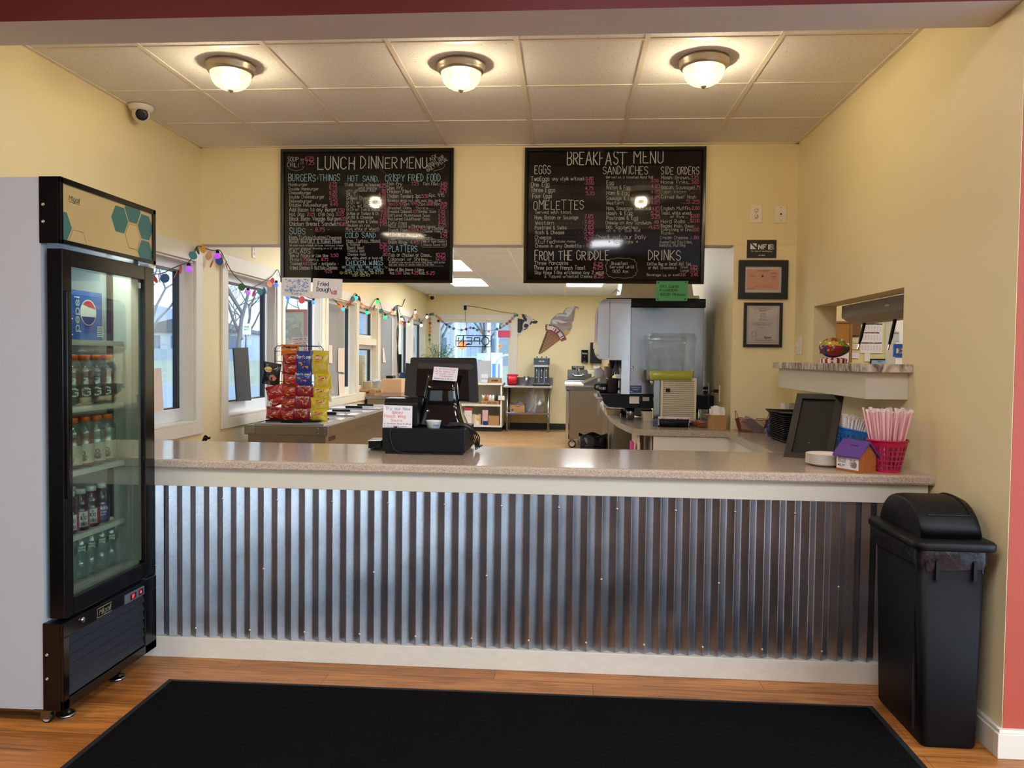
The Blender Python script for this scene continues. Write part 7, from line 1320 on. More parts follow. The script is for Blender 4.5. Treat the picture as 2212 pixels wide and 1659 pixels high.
dk = MB(); loft(dk, [ring(ta.x + .013, tb_.x - .013, Yj - .004, Yk - .014, .026, tz0 + .004), ring(ta.x + .010, tb_.x - .010, Yj - .008, Yk - .010, .026, lz)]); obj('yellow_drink', dk, mat('yellow-green drink', (204, 206, 48), .12, emit=0, var=.05, coat=.4), jd)
obj('spray_tube', MB().tube([((ta.x + tb_.x) / 2 - .02, Yj + .12, lz - .02), ((ta.x + tb_.x) / 2 - .02, Yj + .12, tz1 - .05)], .014, 10), M_tank, jd)
c = PY(1408, 827, Yj + .02); obj('tap', MB().lathe([(.012, 0), (.016, -.012), (.010, -.03), (.0001, -.032)], c=(c.x + .004, Yj + .03, tz0), n=14), M_chrome, jd)
obj('yellow_tag', B(a.x - .052, a.x - .048, Yj + .02, Yj + .05, ZT + .05, ZT + .12), mat('yellow tag', (224, 222, 90), .5), jd)
# sugar tray with packets, two wicker baskets, carton of bags
sx0, sx1 = PY(1424, 922, 5.53).x, PY(1489, 922, 5.53).x
st = thing('sugar_tray', ((sx0 + sx1) / 2, 5.6, ZT), 'black tray of sugar packets before the juice dispenser', 'tray'); mm = MB(); loft(mm, [ring(sx0 + .006, sx1 - .006, 5.536, 5.664, .012, ZT + .0005), ring(sx0, sx1, 5.53, 5.67, .014, ZT + .058), ring(sx0 + .004, sx1 - .004, 5.534, 5.666, .012, ZT + .058), ring(sx0 + .01, sx1 - .01, 5.54, 5.66, .012, ZT + .006)], cap0=True, cap1=True); obj('tray', mm, M_till, st)
mm = MB(); [mm.box(sx0 - .016 - .014 * k, sx0 - .008 - .014 * k, 5.56, 5.66, ZT + .0005, ZT + .052 - .006 * k) for k in range(3)]; obj('divider', mm, mat('grey-blue plastic', (96, 104, 124), .35), st)
pk = obj('sugar_packet', MB().box(-.0016, .0016, -.022, .022, 0, .062).box(-.0019, .0019, -.014, .008, .034, .050, 1), [mat('white sugar paper', (232, 224, 224), .6), mat('pink sugar print', (206, 110, 130), .6)], local=True)
n = 22
for k in range(n):
    o = pk if k == 0 else dup(pk); o.location = (sx0 + .018 + k * (sx1 - sx0 - .036) / (n - 1), 5.565 + R3.uniform(-.004, .01), ZT + .0075 + R3.uniform(0, .006)); o.rotation_euler = (R3.uniform(-.1, .1), R3.uniform(-.12, .12), PI / 2 + R3.uniform(-.5, .5)); tag(o, 'paper sugar packet standing in the black tray', 'sugar packet', 'sugar packets in the black tray')
M_wick = mat('brown wicker', (146, 92, 46), .6, var=.35, vscale=60, bump=.5, bscale=140)
for (cx, cy, lab) in ((PY(1508, 915, 5.66).x, 5.66, 'small brown wicker basket touching the sugar tray'), (PY(1519, 920, 5.58).x, 5.565, 'small brown wicker basket in front of the other wicker one')):
    t = thing('wicker_basket', (cx, cy, ZT), lab, 'basket'); mm = MB(); loft(mm, [ring(cx - .036, cx + .036, cy - .026, cy + .026, .014, ZT + .0005), ring(cx - .044, cx + .044, cy - .034, cy + .034, .016, ZT + .038), ring(cx - .040, cx + .040, cy - .030, cy + .030, .014, ZT + .038), ring(cx - .034, cx + .034, cy - .024, cy + .024, .012, ZT + .012)], cap1=True); obj('basket', mm, M_wick, t)
    for zz in (.01, .02, .03): e = .036 + .008 * zz / .038; obj('weave_band', MB().tube(ring(cx - e - .002, cx + e + .002, cy - e + .008, cy + e - .008, .014, ZT + zz), .0022, 5, closed=True), M_wick, t)
    mm = MB(); [mm.box(cx - .028 + .013 * q, cx - .018 + .013 * q, cy - .022, cy + .022, ZT + .016, ZT + .046, M=Matrix.Translation((cx, cy, 0)) @ Matrix.Rotation(.1 * (q - 2), 4, 'Z') @ Matrix.Translation((-cx, -cy, 0))) for q in range(5)]; obj('creamer_packs', mm, mat('mauve packs', (172, 120, 120), .5, var=.3, vscale=50), t)
bx_ = thing('carton', (1.07, 5.42, ZT), 'open cardboard carton of white bags at the worktop corner', 'carton'); M_card = mat('corrugated cardboard', (176, 132, 82), .75, var=.08); a, b = PY(1535, 926, 5.40), PY(1569, 897, 5.40)
obj('box', MB().box(a.x, b.x, 5.395, 5.40, ZT + .0005, b.z).box(a.x, b.x, 5.53, 5.535, ZT + .0005, b.z).box(a.x, a.x + .005, 5.40, 5.53, ZT + .0005, b.z).box(b.x - .005, b.x, 5.40, 5.53, ZT + .0005, b.z), M_card, bx_); obj('flap', MB().box(a.x + .02, b.x - .03, 5.391, 5.3945, b.z - .03, b.z).box(a.x - .03, a.x - .001, 5.41, 5.52, b.z - .002, b.z + .001), M_card, bx_)
for k in range(4):
    mm = MB(); W_ = b.x - a.x - .014; mm.grid(8, 6, lambda u, v: Vector((a.x + .007 + u * W_, 5.405 + .028 * k + .012 * v + .006 * math.sin(u * 9 + k), ZT + .01 + (b.z - ZT + .045 - .006 * k) * v + .010 * math.sin(u * 5 + 2 * k) * v))); tag(obj('paper_bag', mm, M_nap), 'white paper bag standing in the cardboard carton', 'bag', 'white bags in the carton')
for (px, py, lab) in ((1553, 850, 'white outlet plate with black plug on the wall behind the carton'), (1530, 843, 'white outlet plate with two black plugs beyond the first one')):
    v = PX(px, py, KX); t = thing('outlet', (KX, v.y, v.z - .06), lab, 'outlet'); obj('plate', B(KX - .006, KX - .0005, v.y - .04, v.y + .04, v.z - .06, v.z + .06), M_plate, t); obj('plug', MB().box(KX - .04, KX - .006, v.y - .012, v.y + .012, v.z + .006, v.z + .03), M_black, t)
    if px == 1530: obj('plug', MB().box(KX - .04, KX - .006, v.y - .012, v.y + .012, v.z - .03, v.z - .006), M_black, t)
    obj('cord', MB().tube(spl([(KX - .04, v.y, v.z + .018), (KX - .07, v.y, v.z), (KX - .08, v.y - .02, v.z - .1), (KX - .06, v.y + .02, ZT + .006), (KX - .12, v.y + .1, ZT + .006)], 5), .004, 6), M_cab, t)
# shelf content under the side worktop
for (x0, y0, x1, y1, c, lab) in ((1364, 956, 1370, 972, (206, 60, 130), 'pink packet on the shelf under the side worktop'), (1377, 957, 1384, 972, (190, 170, 60), 'yellow packet on the shelf under the side worktop')):
    a, b = PY(x0, y1, 5.46), PY(x1, y0, 5.46); tag(obj('packet', B(a.x, b.x, 5.46, 5.6, .6725, b.z), mat('packet %d' % c[0], c, .5)), lab, 'packet')
bn = thing('waste_bin', (.255, 7.2, KF), 'low bin lined with a black bag beside the side worktop', 'waste bin'); c = Vector((.255, 7.2, KF)); obj('body', MB().lathe([(.0001, 0), (.11, 0), (.135, .62), (.130, .62), (.106, .006), (.0001, .006)], c=c, n=28, cap=False), M_black, bn)
mm = MB(); mm.grid(56, 6, lambda u, v: c + Vector(((.139 + .006 * math.sin(u * 44) * (1 - abs(v - .6)) - .016 * max(0, v - .6)) * math.cos(2 * PI * u), (.139 + .006 * math.sin(u * 44) - .016 * max(0, v - .6)) * math.sin(2 * PI * u), .40 + .24 * v + .012 * math.sin(u * 31) * v))); obj('bin_bag', mm, MATS['shiny black bin bag'], bn)
# ------------------------------------------------------------------ the kitchen at the back
def KP_(x, y, Y): return PY(x, y, Y)
def kbox(name, x0, y0, x1, y1, Y, dep, m, label, cat, zb=None, kids=(), grp=None, bev=.0):
    a, b = PY(x0, y1, Y), PY(x1, y0, Y); z0 = a.z if zb is None else zb; t = thing(name, ((a.x + b.x) / 2, Y + dep / 2, z0), label, cat, grp); obj('box' if 'box' in name or 'carton' in name else 'body', B(a.x, b.x, Y, Y + dep, z0, b.z), m, t, bevel=bev)
    F_ = planeY(Y - .0015, a.x, z0); W_, H_ = b.x - a.x, b.z - z0
    if kids:
        mm = MB(); ms = []
        for s_, u, v, wd, h, mk in kids:
            if mk not in ms: ms.append(mk)
            if s_ == '#': mm.add([F_(u * W_, v * H_), F_((u + wd) * W_, v * H_), F_((u + wd) * W_, (v + h) * H_), F_(u * W_, (v + h) * H_)], [(0, 1, 2, 3)], ms.index(mk))
            else: mm.text(s_, lambda p, q: F_(p, q) + Vector((0, -.001, 0)), h * H_, x=u * W_, y=v * H_, width=wd * W_, w=.2, mi=ms.index(mk))
        obj('print', mm, ms, t)
    return t, F_, W_, H_
# steel table
tx0, tx1, ty0, ty1, tz = -1.135, -.25, 13.98, 14.57, .885
tbk = thing('steel_table', ((tx0 + tx1) / 2, 14.25, KF), 'stainless steel work table with undershelf and upstand at the back wall', 'table'); obj('tabletop', MB().box(tx0, tx1, ty0, ty1, tz - .035, tz), mat('pale stainless', (186, 188, 192), .3, .9, var=.04), tbk, bevel=.006); obj('upstand', B(tx0 + .02, tx1, ty1 - .02, ty1, tz, tz + .145), M_stl, tbk)
for x in (tx0 + .07, tx1 - .07):
    for y in (ty0 + .05, ty1 - .05): obj('leg', MB().lathe([(.016, KF), (.02, KF + .02), (.02, tz - .036)], c=(x, y, 0), n=12), M_stl, tbk)
us = obj('undershelf', B(tx0 + .05, tx1 - .05, ty0 + .03, ty1 - .03, .365, .405), M_stl, tbk, bevel=.004); obj('blue_label', B(tx0 + .1, tx0 + .2, ty0 + .028, ty0 + .0295, .373, .397), mat('blue label', (50, 90, 170), .4), us)
a, b = PY(1097, 829, 14.2), PY(1117, 805, 14.2); cx = (a.x + b.x) / 2
t = thing('red_bucket', (cx, 14.2, tz), 'red plastic bucket on the steel table', 'bucket'); obj('bucket', loft(MB(), [ring(cx - .072, cx + .072, 14.13, 14.27, .02, tz + .0005), ring(cx - .088, cx + .088, 14.11, 14.29, .025, tz + .205), ring(cx - .082, cx + .082, 14.116, 14.284, .022, tz + .205), ring(cx - .066, cx + .066, 14.136, 14.264, .02, tz + .01)]), mat('bright red plastic', (222, 30, 50), .35), t); obj('lip', MB().box(cx - .098, cx + .098, 14.105, 14.112, tz + .185, tz + .2), MATS['bright red plastic'], t)
for sx in (-1, 1): obj('handle_lug', MB().sphere((cx + sx * .098, 14.2, tz + .185), .011, 8), M_black, t)
cx = PY(1137, 820, 14.2).x; t = thing('mixing_cup', (cx, 14.2, tz), 'tall steel milkshake cup on the table between bucket and mixer', 'cup'); obj('cup', MB().lathe([(.0001, 0), (.034, 0), (.047, .17), (.049, .175), (.044, .172), (.031, .006), (.0001, .006)], c=(cx, 14.2, tz + .0005), n=24, cap=False), M_chrome, t)
cx = PY(1170, 800, 14.25).x; mx_ = thing('milkshake_mixer', (cx, 14.25, tz), 'grey three-spindle milkshake mixer on the steel table', 'mixer'); M_mix = mat('blue-grey enamel', (74, 86, 98), .3, .3, var=.05)
obj('base', MB().rbox(cx - .16, cx + .16, 14.13, 14.40, tz + .0005, tz + .028, .04), M_black, mx_); obj('base_plate', MB().rbox(cx - .15, cx + .15, 14.14, 14.39, tz + .028, tz + .05, .04), M_chrome, mx_); obj('column', MB().rbox(cx - .135, cx + .135, 14.24, 14.38, tz + .05, tz + .36, .05), M_mix, mx_); obj('motor_head', MB().rbox(cx - .145, cx + .145, 14.14, 14.38, tz + .38, tz + .505, .05), M_mix, mx_); obj('chrome_band', MB().rbox(cx - .138, cx + .138, 14.13, 14.37, tz + .345, tz + .382, .05), mat('silver band', (190, 196, 200), .3, .4), mx_); obj('top_cover', MB().rbox(cx - .148, cx + .148, 14.135, 14.385, tz + .505, tz + .513, .05), MATS['silver band'], mx_)
for dx in (-.085, 0, .085): obj('spindle', MB().lathe([(.006, tz + .16), (.006, tz + .345)], c=(cx + dx, 14.17, 0), n=8).lathe([(.0001, 0), (.014, 0), (.014, .016), (.0001, .016)], c=(cx + dx, 14.17, tz + .145), n=10), M_chrome, mx_); obj('switch', MB().lathe([(.012, 0), (.009, .02), (.0001, .03)], c=(cx + dx, 14.22, tz + .513), n=8), M_black, mx_)
for dx in (-.05, .05): obj('flute', B(cx + dx - .007, cx + dx + .007, 14.236, 14.24, tz + .06, tz + .34), mat('light flute', (150, 166, 180), .3), mx_)
mm = MB(); mm.text('HAMILTON', planeY(14.1385, cx - .045, tz + .44), .018, width=.09, w=.22); obj('badge', mm, MATS['white print'], mx_)
MC = M_card
kbox('cardboard_box', 1102, 874.5, 1133, 888, 14.06, .3, MC, 'cardboard box with grey plastic liner on the undershelf of the steel table', 'box', .4055, [('UP', .1, .15, .12, .26, bp_), ('- - -', .3, .2, .3, .15, bp_)]); v = PY(1117, 872, 14.2); tag(obj('liner_bag', MB().grid(14, 10, lambda u, v_: Vector((v.x - .15 + .30 * u, 14.05 + .32 * v_, v.z - .012 + .035 * math.sin(u * 8 + v_ * 3) * math.sin(PI * u) + .05 * math.sin(PI * u) * math.sin(PI * v_)))), mat('grey film', (120, 116, 116), .25, var=.3)), 'crumpled grey plastic liner lying on the undershelf cardboard box', 'plastic bag')
a, b = PY(1135, 888, 14.3), PY(1176, 838, 14.3); t = thing('plastic_bag', ((a.x + b.x) / 2, 14.3, .405), 'big clear plastic bag standing on the undershelf of the steel table', 'plastic bag'); mm = MB()
for sg in (-1, 1): mm.grid(12, 14, lambda u, v: Vector((a.x + (b.x - a.x) * ((u if sg < 0 else 1 - u) + .04 * math.sin(v * 9) * (1 - 2 * u)) , 14.3 + sg * .11 * math.sin(PI * u) * (1 - .35 * v) + .012 * math.sin(u * 11 + v * 13 * sg), .4065 + (b.z - .40) * v)))
obj('film', mm, glass('crumpled clear film', (226, 224, 226), .14, haze=.28, rough=.15), t); obj('twist_fold', MB().tube([(a.x + .17, 14.18, .42), (a.x + .2, 14.17, .62), (a.x + .17, 14.19, b.z - .02)], .006, 5).tube([(a.x + .04, 14.19, b.z - .03), (a.x + .19, 14.17, .58), (a.x + .06, 14.18, .42)], .004, 5), mat('whitish film fold', (206, 202, 204), .3), t)
kbox('steel_pan', 1159, 877, 1173, 888, 14.08, .14, M_stl, 'small steel pan on the undershelf of the steel table', 'pan', .4055); cx = PY(1165.5, 875, 14.15).x; zp = PY(1165, 877, 14.08).z; t = thing('squeeze_bottle', (cx, 14.15, zp), 'white squeeze bottle standing on the small steel pan', 'bottle'); obj('bottle', MB().lathe([(.034, 0), (.036, .05), (.030, .06), (.012, .075), (.004, .105), (.0001, .105)], c=(cx, 14.15, zp + .001), n=16), mat('white squeeze plastic', (226, 228, 226), .4), t); obj('green_mark', B(cx + .0, cx + .02, 14.112, 14.116, zp + .006, zp + .022), mat('green mark', (60, 130, 90), .5), t)
# open shelf unit under the window
ux0, ux1, uy0, uz = -2.3, -1.155, 13.95, .93
su = thing('shelf_unit', ((ux0 + ux1) / 2, 14.25, KF), 'white open shelf cabinet under the back window', 'shelf unit'); zA, zB = PY(1050, 874, uy0).z, PY(1050, 919, uy0).z
obj('top', MB().box(ux0 - .01, ux1 + .012, uy0 - .02, 14.57, uz - .035, uz), M_white, su, bevel=.004); obj('carcass', MB().box(ux1 - .03, ux1, uy0, 14.57, zB - .03, uz - .036).box(ux0, ux0 + .03, uy0, 14.57, zB - .03, uz - .036).box(ux0 + .03, ux1 - .03, 14.55, 14.57, zB, uz - .036), M_white, su); obj('shelf', B(ux0 + .03, ux1 - .03, uy0, 14.55, zA - .03, zA), M_white, su); obj('shelf', B(ux0 + .03, ux1 - .03, uy0, 14.55, zB - .03, zB), M_white, su); obj('plinth', B(ux0, ux1 - .01, uy0 + .04, 14.57, KF, zB - .03), M_base, su)
kbox('carton', 1040, 866.5, 1078, 874, 14.0, .3, MC, 'shallow bean sugar carton of snack bags on the middle shelf', 'carton', zA + .0005, [('BEAN SUGAR', .34, .3, .52, .3, bp_), ('~', .12, .3, .1, .4, bp_)])
for k, (px, c) in enumerate(((1044, (150, 156, 110)), (1051, (176, 80, 56)), (1058, (206, 210, 196)), (1065, (220, 216, 206)), (1071, (60, 60, 56)))):
    v = PY(px, 868, 14.1); mm = MB(); [mm.grid(6, 6, lambda u, w_: Vector((v.x - .04 + .08 * (u if sg < 0 else 1 - u), 14.1 + sg * .03 * math.sin(PI * u) * math.sin(PI * w_), zA + .01 + .155 * w_ + .01 * math.sin(u * 9 + k)))) for sg in (-1, 1)]; tag(obj('snack_bag', mm, mat('snack foil %d' % k, c, .25, .2, var=.3, vscale=20)), ['greenish', 'reddish', 'silvery green', 'pale silvery', 'dark'][k] + ' foil snack bag standing in the shallow carton on the middle shelf', 'snack bag')
kbox('sugar_box', 1003, 880, 1019, 913, 14.0, .2, mat('white sugar box', (226, 216, 206), .5), 'white box with red bands on the lowest shelf beside the till', 'box', zB + .0005, [('#', 0, .82, 1, .18, M_ink['red']), ('#', 0, 0, 1, .08, M_ink['red']), ('- -', .2, .5, .5, .1, bp_)])
v = PY(1029, 900, 14.05); mm = MB(); [mm.grid(8, 8, lambda u, w_: Vector((v.x - .078 + .156 * (u if sg < 0 else 1 - u), 14.08 + sg * .06 * math.sin(PI * u), zB + .001 + .185 * w_ + .012 * math.sin(u * 7) * w_))) for sg in (-1, 1)]; t = thing('cookie_bag', (v.x, 14.08, zB), 'rounded cream bag with an orange picture on the lowest shelf', 'bag'); obj('film', mm, mat('cream film', (226, 216, 190), .35, var=.2), t); obj('picture', MB().sphere((v.x + .02, 14.03, zB + .115), .035, 10, ell=(1, .35, 1.2)), mat('orange picture', (226, 166, 80), .5), t)
kbox('coffee_bag', 1042, 886, 1054, 913, 14.0, .12, mat('pink packet', (216, 172, 176), .4), 'pink and navy packet between the cream bag and the cardboard box', 'packet', zB + .0005, [('#', .1, 0, .9, .28, MATS['navy label']), ('- -', .2, .6, .5, .08, M_ink['red'])])
kbox('cardboard_box', 1055, 899, 1078, 917, 13.98, .26, MC, 'plain cardboard box on the lowest shelf of the white cabinet', 'box', zB + .0005)
kbox('price_tag', 1076, 855, 1090, 864, 13.93, .004, M_paper, 'small white note stuck on the end of the white shelf cabinet', 'note', None, [('- --', .1, .6, .8, .14, bp_), ('-- -', .1, .25, .8, .14, bp_)])
kbox('napkin_holder', 1039, 817, 1054, 826, 14.1, .14, mat('steel-grey plastic', (176, 178, 178), .4), 'small holder of white cards on top of the white cabinet', 'holder', uz + .0005, [('#', .05, .12, .9, .6, M_paper)]); kbox('card_stack', 1040, 808.5, 1054, 817, 14.13, .08, M_paper, 'stack of white cards standing in the holder on the white cabinet', 'cards', None)
kbox('carton', 1056, 816.5, 1082, 826, 14.05, .2, MC, 'shallow lettered carton on top of the white cabinet beside the card holder', 'carton', uz + .0005, [('propel', .24, .35, .5, .34, bp_), ('.', .84, .2, .05, .1, bp_)])
kbox('white_board', 1032, 779, 1061.5, 825, 14.5, .02, mat('lilac-white board', (206, 206, 214), .5), 'pale board standing against the back window', 'board', uz + .0005)
pp = thing('potted_plant', (-2.23, 14.2, uz), 'leafy green plant on the cabinet, showing above the till screen', 'plant'); c = Vector((PY(949, 772, 14.2).x, 14.2, uz)); obj('pot', MB().lathe([(.0001, 0), (.08, 0), (.11, .16), (.115, .17), (.1, .165), (.0001, .15)], c=c, n=20, cap=False), mat('clay pot', (150, 90, 66), .7), pp)
mm = MB(); sm2 = MB(); q = random.Random(9)
for k in range(46):
    a = q.uniform(0, 2 * PI); r = q.uniform(.05, .34); z1 = .60 + q.uniform(-.08, .20) - r * .4; p0 = c + Vector((.03 * math.cos(a), .03 * math.sin(a), .15)); p1 = c + Vector((r * math.cos(a), r * math.sin(a) * .8, z1)); mid = (p0 + p1) / 2 + Vector((0, 0, .06)); pts = spl([p0, mid, p1], 5); sm2.tube(pts, .003, 4)
    for e in range(7):
        s_ = pts[min(len(pts) - 1, 4 + e)] ; d = Vector((math.cos(a + q.uniform(-1.4, 1.4)), math.sin(a + q.uniform(-1.4, 1.4)), q.uniform(-.35, .5))).normalized() * q.uniform(.05, .085); sd_ = d.cross(Vector((0, 0, 1))).normalized() * .014; mm.add([s_, s_ + d * .5 + sd_, s_ + d - Vector((0, 0, .012)), s_ + d * .5 - sd_], [(0, 1, 2, 3)], e % 2)
obj('stems', sm2, mat('green stem', (80, 110, 50), .6), pp); obj('leaves', mm, [mat('leaf green', (84, 140, 62), .45, var=.25, vscale=20), mat('light leaf green', (150, 196, 96), .45, var=.2, vscale=20)], pp)
# neon sign hanging in the back window, seen from behind
ns = thing('neon_sign', (-1.6, KB - .08, 1.5), 'unlit tube sign hanging reversed in the back window', 'neon sign'); Yn = KB - .09; M_neon = mat('dark tube', (30, 34, 52), .3); N_ = lambda x, y: PY(900 + x * 240 / 2212, 660 + y * 180 / 1659, Yn); mm = MB()
def nt(*P, r=.011, cl=False): mm.tube([N_(*p) for p in P], r, 6, closed=cl)
nt((785, 610), (800, 597), (1460, 600), (1482, 620), (1482, 800), (1465, 822), (800, 815), (782, 795), r=.008, cl=True); nt((930, 600), (930, 815), r=.011); nt((790, 706), (1300, 706), r=.008); nt((1440, 708), (1490, 708), r=.009); nt((1365, 600), (1365, 632), r=.012); nt((1365, 785), (1365, 822), r=.012)
obj('frame', mm, M_black, ns); mm = MB()
mm.tube([N_(1370 + 70 * math.cos(k * PI / 12), 706 + 78 * math.sin(k * PI / 12)) for k in range(24)], .010, 6, closed=True); nt((1255, 775), (1255, 650), (1240, 640), (1160, 640), (1148, 655), (1148, 695), (1160, 706), (1255, 706)); nt((990, 640), (1100, 640), (1100, 770), (985, 775)); nt((1100, 706), (1010, 706)); nt((835, 640), (835, 762), (925, 650), (925, 775)); nt((975, 792), (1010, 765), (1060, 757), r=.011); obj('letter_tubes', mm, M_neon, ns)
mm = MB(); [mm.tube([N_(x, 290), N_(x, 600)], .002, 4) for x in (882, 1388)]; obj('hanging_chain', mm, M_black, ns)
v = PY(1005.5, 660, KB); t = thing('outlet', (v.x, KB, v.z - .03), 'white outlet above the back window with a black adapter plugged in', 'outlet'); obj('plate', B(v.x - .05, v.x + .05, KB - .006, KB - .0005, v.z - .04, v.z + .07), M_plate, t); ad = obj('adapter', B(v.x - .025, v.x + .025, KB - .05, KB - .006, v.z - .085, v.z - .0), M_black, t, bevel=.004); obj('cord', MB().tube([(v.x, KB - .03, v.z - .085), (v.x + .005, KB - .05, v.z - .3), N_(990, 330), N_(1000, 600)], .0035, 5), M_cab, ad); obj('cord', MB().tube(spl([(v.x + .02, KB - .012, v.z + .0), PY(1050, 667, KB - .02), PY(1085, 674, KB - .02), PY(1116, 677, KB - .03)], 5), .004, 5), M_cab, t)
kbox('pink_paper', 1075.5, 714, 1101.5, 729, KB - .03, .002, mat('hot pink paper', (240, 96, 130), .7), 'hot pink paper stuck to the back window', 'paper', None)
# wall signs: cow cut-out and ice cream cone
Yc = KB - .004; CW = lambda x, y: PY(1100 + x * 170 / 2014, 640 + y * 140 / 1659, Yc)
def flat(P, lay, mb, mi): a = [CW(*p) + Vector((0, -.004 * lay, 0)) for p in P]; b = [p + Vector((0, .0035, 0)) for p in a]; N = len(P); mb.add(a + b, [tuple(range(N))] + [(k, (k + 1) % N, N + (k + 1) % N, N + k) for k in range(N)], mi)
cw = thing('cow_sign', CW(330, 1050), 'flat cow head cut-out on the wall, peeping past the back window frame', 'wall sign'); mm = MB()
flat([(205, 560), (330, 600), (385, 590), (440, 520), (500, 505), (570, 535), (600, 600), (600, 640), (560, 700), (520, 760), (480, 800), (400, 860), (320, 920), (270, 1000), (205, 1065)], 1, mm, 1)
flat([(205, 560), (385, 600), (420, 620), (360, 680), (340, 760), (345, 850), (290, 930), (240, 940), (205, 900)], 2, mm, 0); flat([(325, 475), (345, 450), (390, 470), (425, 540), (425, 600), (385, 600), (345, 550)], 3, mm, 0); flat([(580, 660), (640, 625), (700, 620), (735, 655), (700, 695), (650, 705), (600, 690)], 3, mm, 0); flat([(425, 560), (455, 570), (450, 630), (420, 650), (400, 610)], 3, mm, 0); flat([(560, 640), (600, 640), (580, 690), (545, 735), (525, 720), (540, 670)], 3, mm, 0); flat([(385, 720), (430, 700), (485, 720), (495, 760), (465, 800), (410, 810), (375, 780)], 3, mm, 0); flat([(415, 470), (430, 465), (440, 500), (465, 520), (445, 530), (425, 510)], 3, mm, 2); flat([(600, 585), (655, 585), (655, 598), (605, 602)], 3, mm, 2)
flat([(360, 850), (430, 820), (480, 800), (470, 820), (400, 865)], 3, mm, 0)
obj('cut_out', mm, [mat('black hide print', (24, 24, 26), .5), mat('white hide print', (206, 200, 206), .5, var=.06, vscale=20), mat('horn print', (110, 100, 84), .5)], cw)
ic = thing('ice_cream_sign', CW(780, 1480), 'large cut-out sign of a twist ice cream in a waffle cone on the back wall', 'wall sign'); mm = MB()
flat([(1040, 720), (1080, 580), (1110, 560), (1140, 520), (1190, 490), (1215, 450), (1280, 430), (1370, 435), (1390, 380), (1450, 310), (1560, 265), (1680, 250), (1760, 275), (1780, 310), (1765, 345), (1755, 310), (1710, 300), (1685, 360), (1670, 480), (1650, 620), (1600, 690), (1615, 770), (1590, 840), (1545, 900), (1530, 960), (1440, 1020), (1280, 900)], 1, mm, 0)
flat([(1560, 265), (1680, 250), (1640, 330), (1580, 440), (1520, 520), (1400, 540), (1480, 440), (1420, 420), (1440, 340)], 2, mm, 1); flat([(1640, 360), (1680, 330), (1665, 480), (1645, 610), (1560, 640), (1390, 640), (1380, 600), (1540, 600), (1600, 540)], 2, mm, 2); flat([(1215, 460), (1420, 470), (1500, 500), (1460, 560), (1260, 560), (1200, 510)], 2, mm, 1); flat([(1100, 600), (1260, 600), (1450, 660), (1520, 700), (1480, 740), (1300, 700), (1130, 690)], 2, mm, 1); flat([(1200, 640), (1320, 690), (1540, 670), (1600, 700), (1560, 760), (1440, 770), (1250, 740)], 3, mm, 2); flat([(1090, 640), (1130, 600), (1230, 640), (1250, 720), (1120, 700)], 3, mm, 1); flat([(1230, 500), (1440, 520), (1520, 560), (1400, 590), (1250, 570)], 3, mm, 0)
flat([(1400, 860), (1560, 820), (1600, 790), (1570, 860), (1530, 930), (1440, 1000)], 2, mm, 2); flat([(1380, 890), (1460, 840), (1545, 880), (1530, 950), (1440, 1010)], 3, mm, 3)
obj('swirl', mm, [mat('grey cream print', (150, 148, 150), .4, var=.12, vscale=9), mat('white cream print', (206, 206, 210), .4, var=.06, vscale=9), mat('cocoa cream print', (152, 116, 106), .4, var=.1, vscale=9), mat('gold print patch', (190, 156, 70), .4)], ic)
mm = MB(); flat([(960, 880), (1180, 900), (1310, 1110), (800, 1475), (760, 1480), (750, 1450)], 2, mm, 0)
for k in range(9):
    f = .06 + k * .105; p = lambda a, b, t_: (a[0] + (b[0] - a[0]) * t_, a[1] + (b[1] - a[1]) * t_); A_, B__ = p((755, 1465), (965, 885), f), p((790, 1478), (1310, 1110), f); d = ((B__[0] - A_[0]), (B__[1] - A_[1])); L = math.hypot(*d) or 1; nx_, ny_ = -d[1] / L * 4, d[0] / L * 4; flat([(A_[0] - nx_, A_[1] - ny_), (A_[0] + nx_, A_[1] + ny_), (B__[0] + nx_, B__[1] + ny_), (B__[0] - nx_, B__[1] - ny_)], 3, mm, 1)
for k in range(1, 5): e = (970 + k * 70, 890 + k * 45); d = (e[0] - 770, e[1] - 1470); L = math.hypot(*d); nx_, ny_ = -d[1] / L * 3.5, d[0] / L * 3.5; flat([(770 - nx_, 1470 - ny_), (770 + nx_, 1470 + ny_), (e[0] + nx_, e[1] + ny_), (e[0] - nx_, e[1] - ny_)], 3, mm, 1)
flat([(960, 880), (1000, 890), (800, 1475), (760, 1480), (750, 1450)], 3, mm, 2)
obj('waffle_cone', mm, [mat('waffle print', (128, 84, 48), .5, var=.1, vscale=9), mat('pale waffle line', (186, 146, 96), .5), mat('dark waffle print', (92, 54, 32), .5)], ic)
mm = MB(); arc_o = [(925, 722), (1040, 722), (1160, 755), (1260, 815), (1350, 900), (1420, 1000), (1468, 1105)]; arc_i = [(1335, 1160), (1285, 1085), (1220, 1000), (1150, 935), (1065, 890), (985, 880), (928, 870)]; flat(arc_o + arc_i, 4, mm, 0); bnr = obj('banner', mm, mat('maroon banner', (126, 30, 36), .45), ic)
mm = MB(); ctr = []
for k in range(41):
    f = k / 40 * 6; i = min(5, int(f)); g_ = f - i; oi = list(reversed(arc_i)); po = (arc_o[i][0] + (arc_o[i + 1][0] - arc_o[i][0]) * g_, arc_o[i][1] + (arc_o[i + 1][1] - arc_o[i][1]) * g_); pi_ = (oi[i][0] + (oi[i + 1][0] - oi[i][0]) * g_, oi[i][1] + (oi[i + 1][1] - oi[i][1]) * g_); ctr.append((po, pi_))
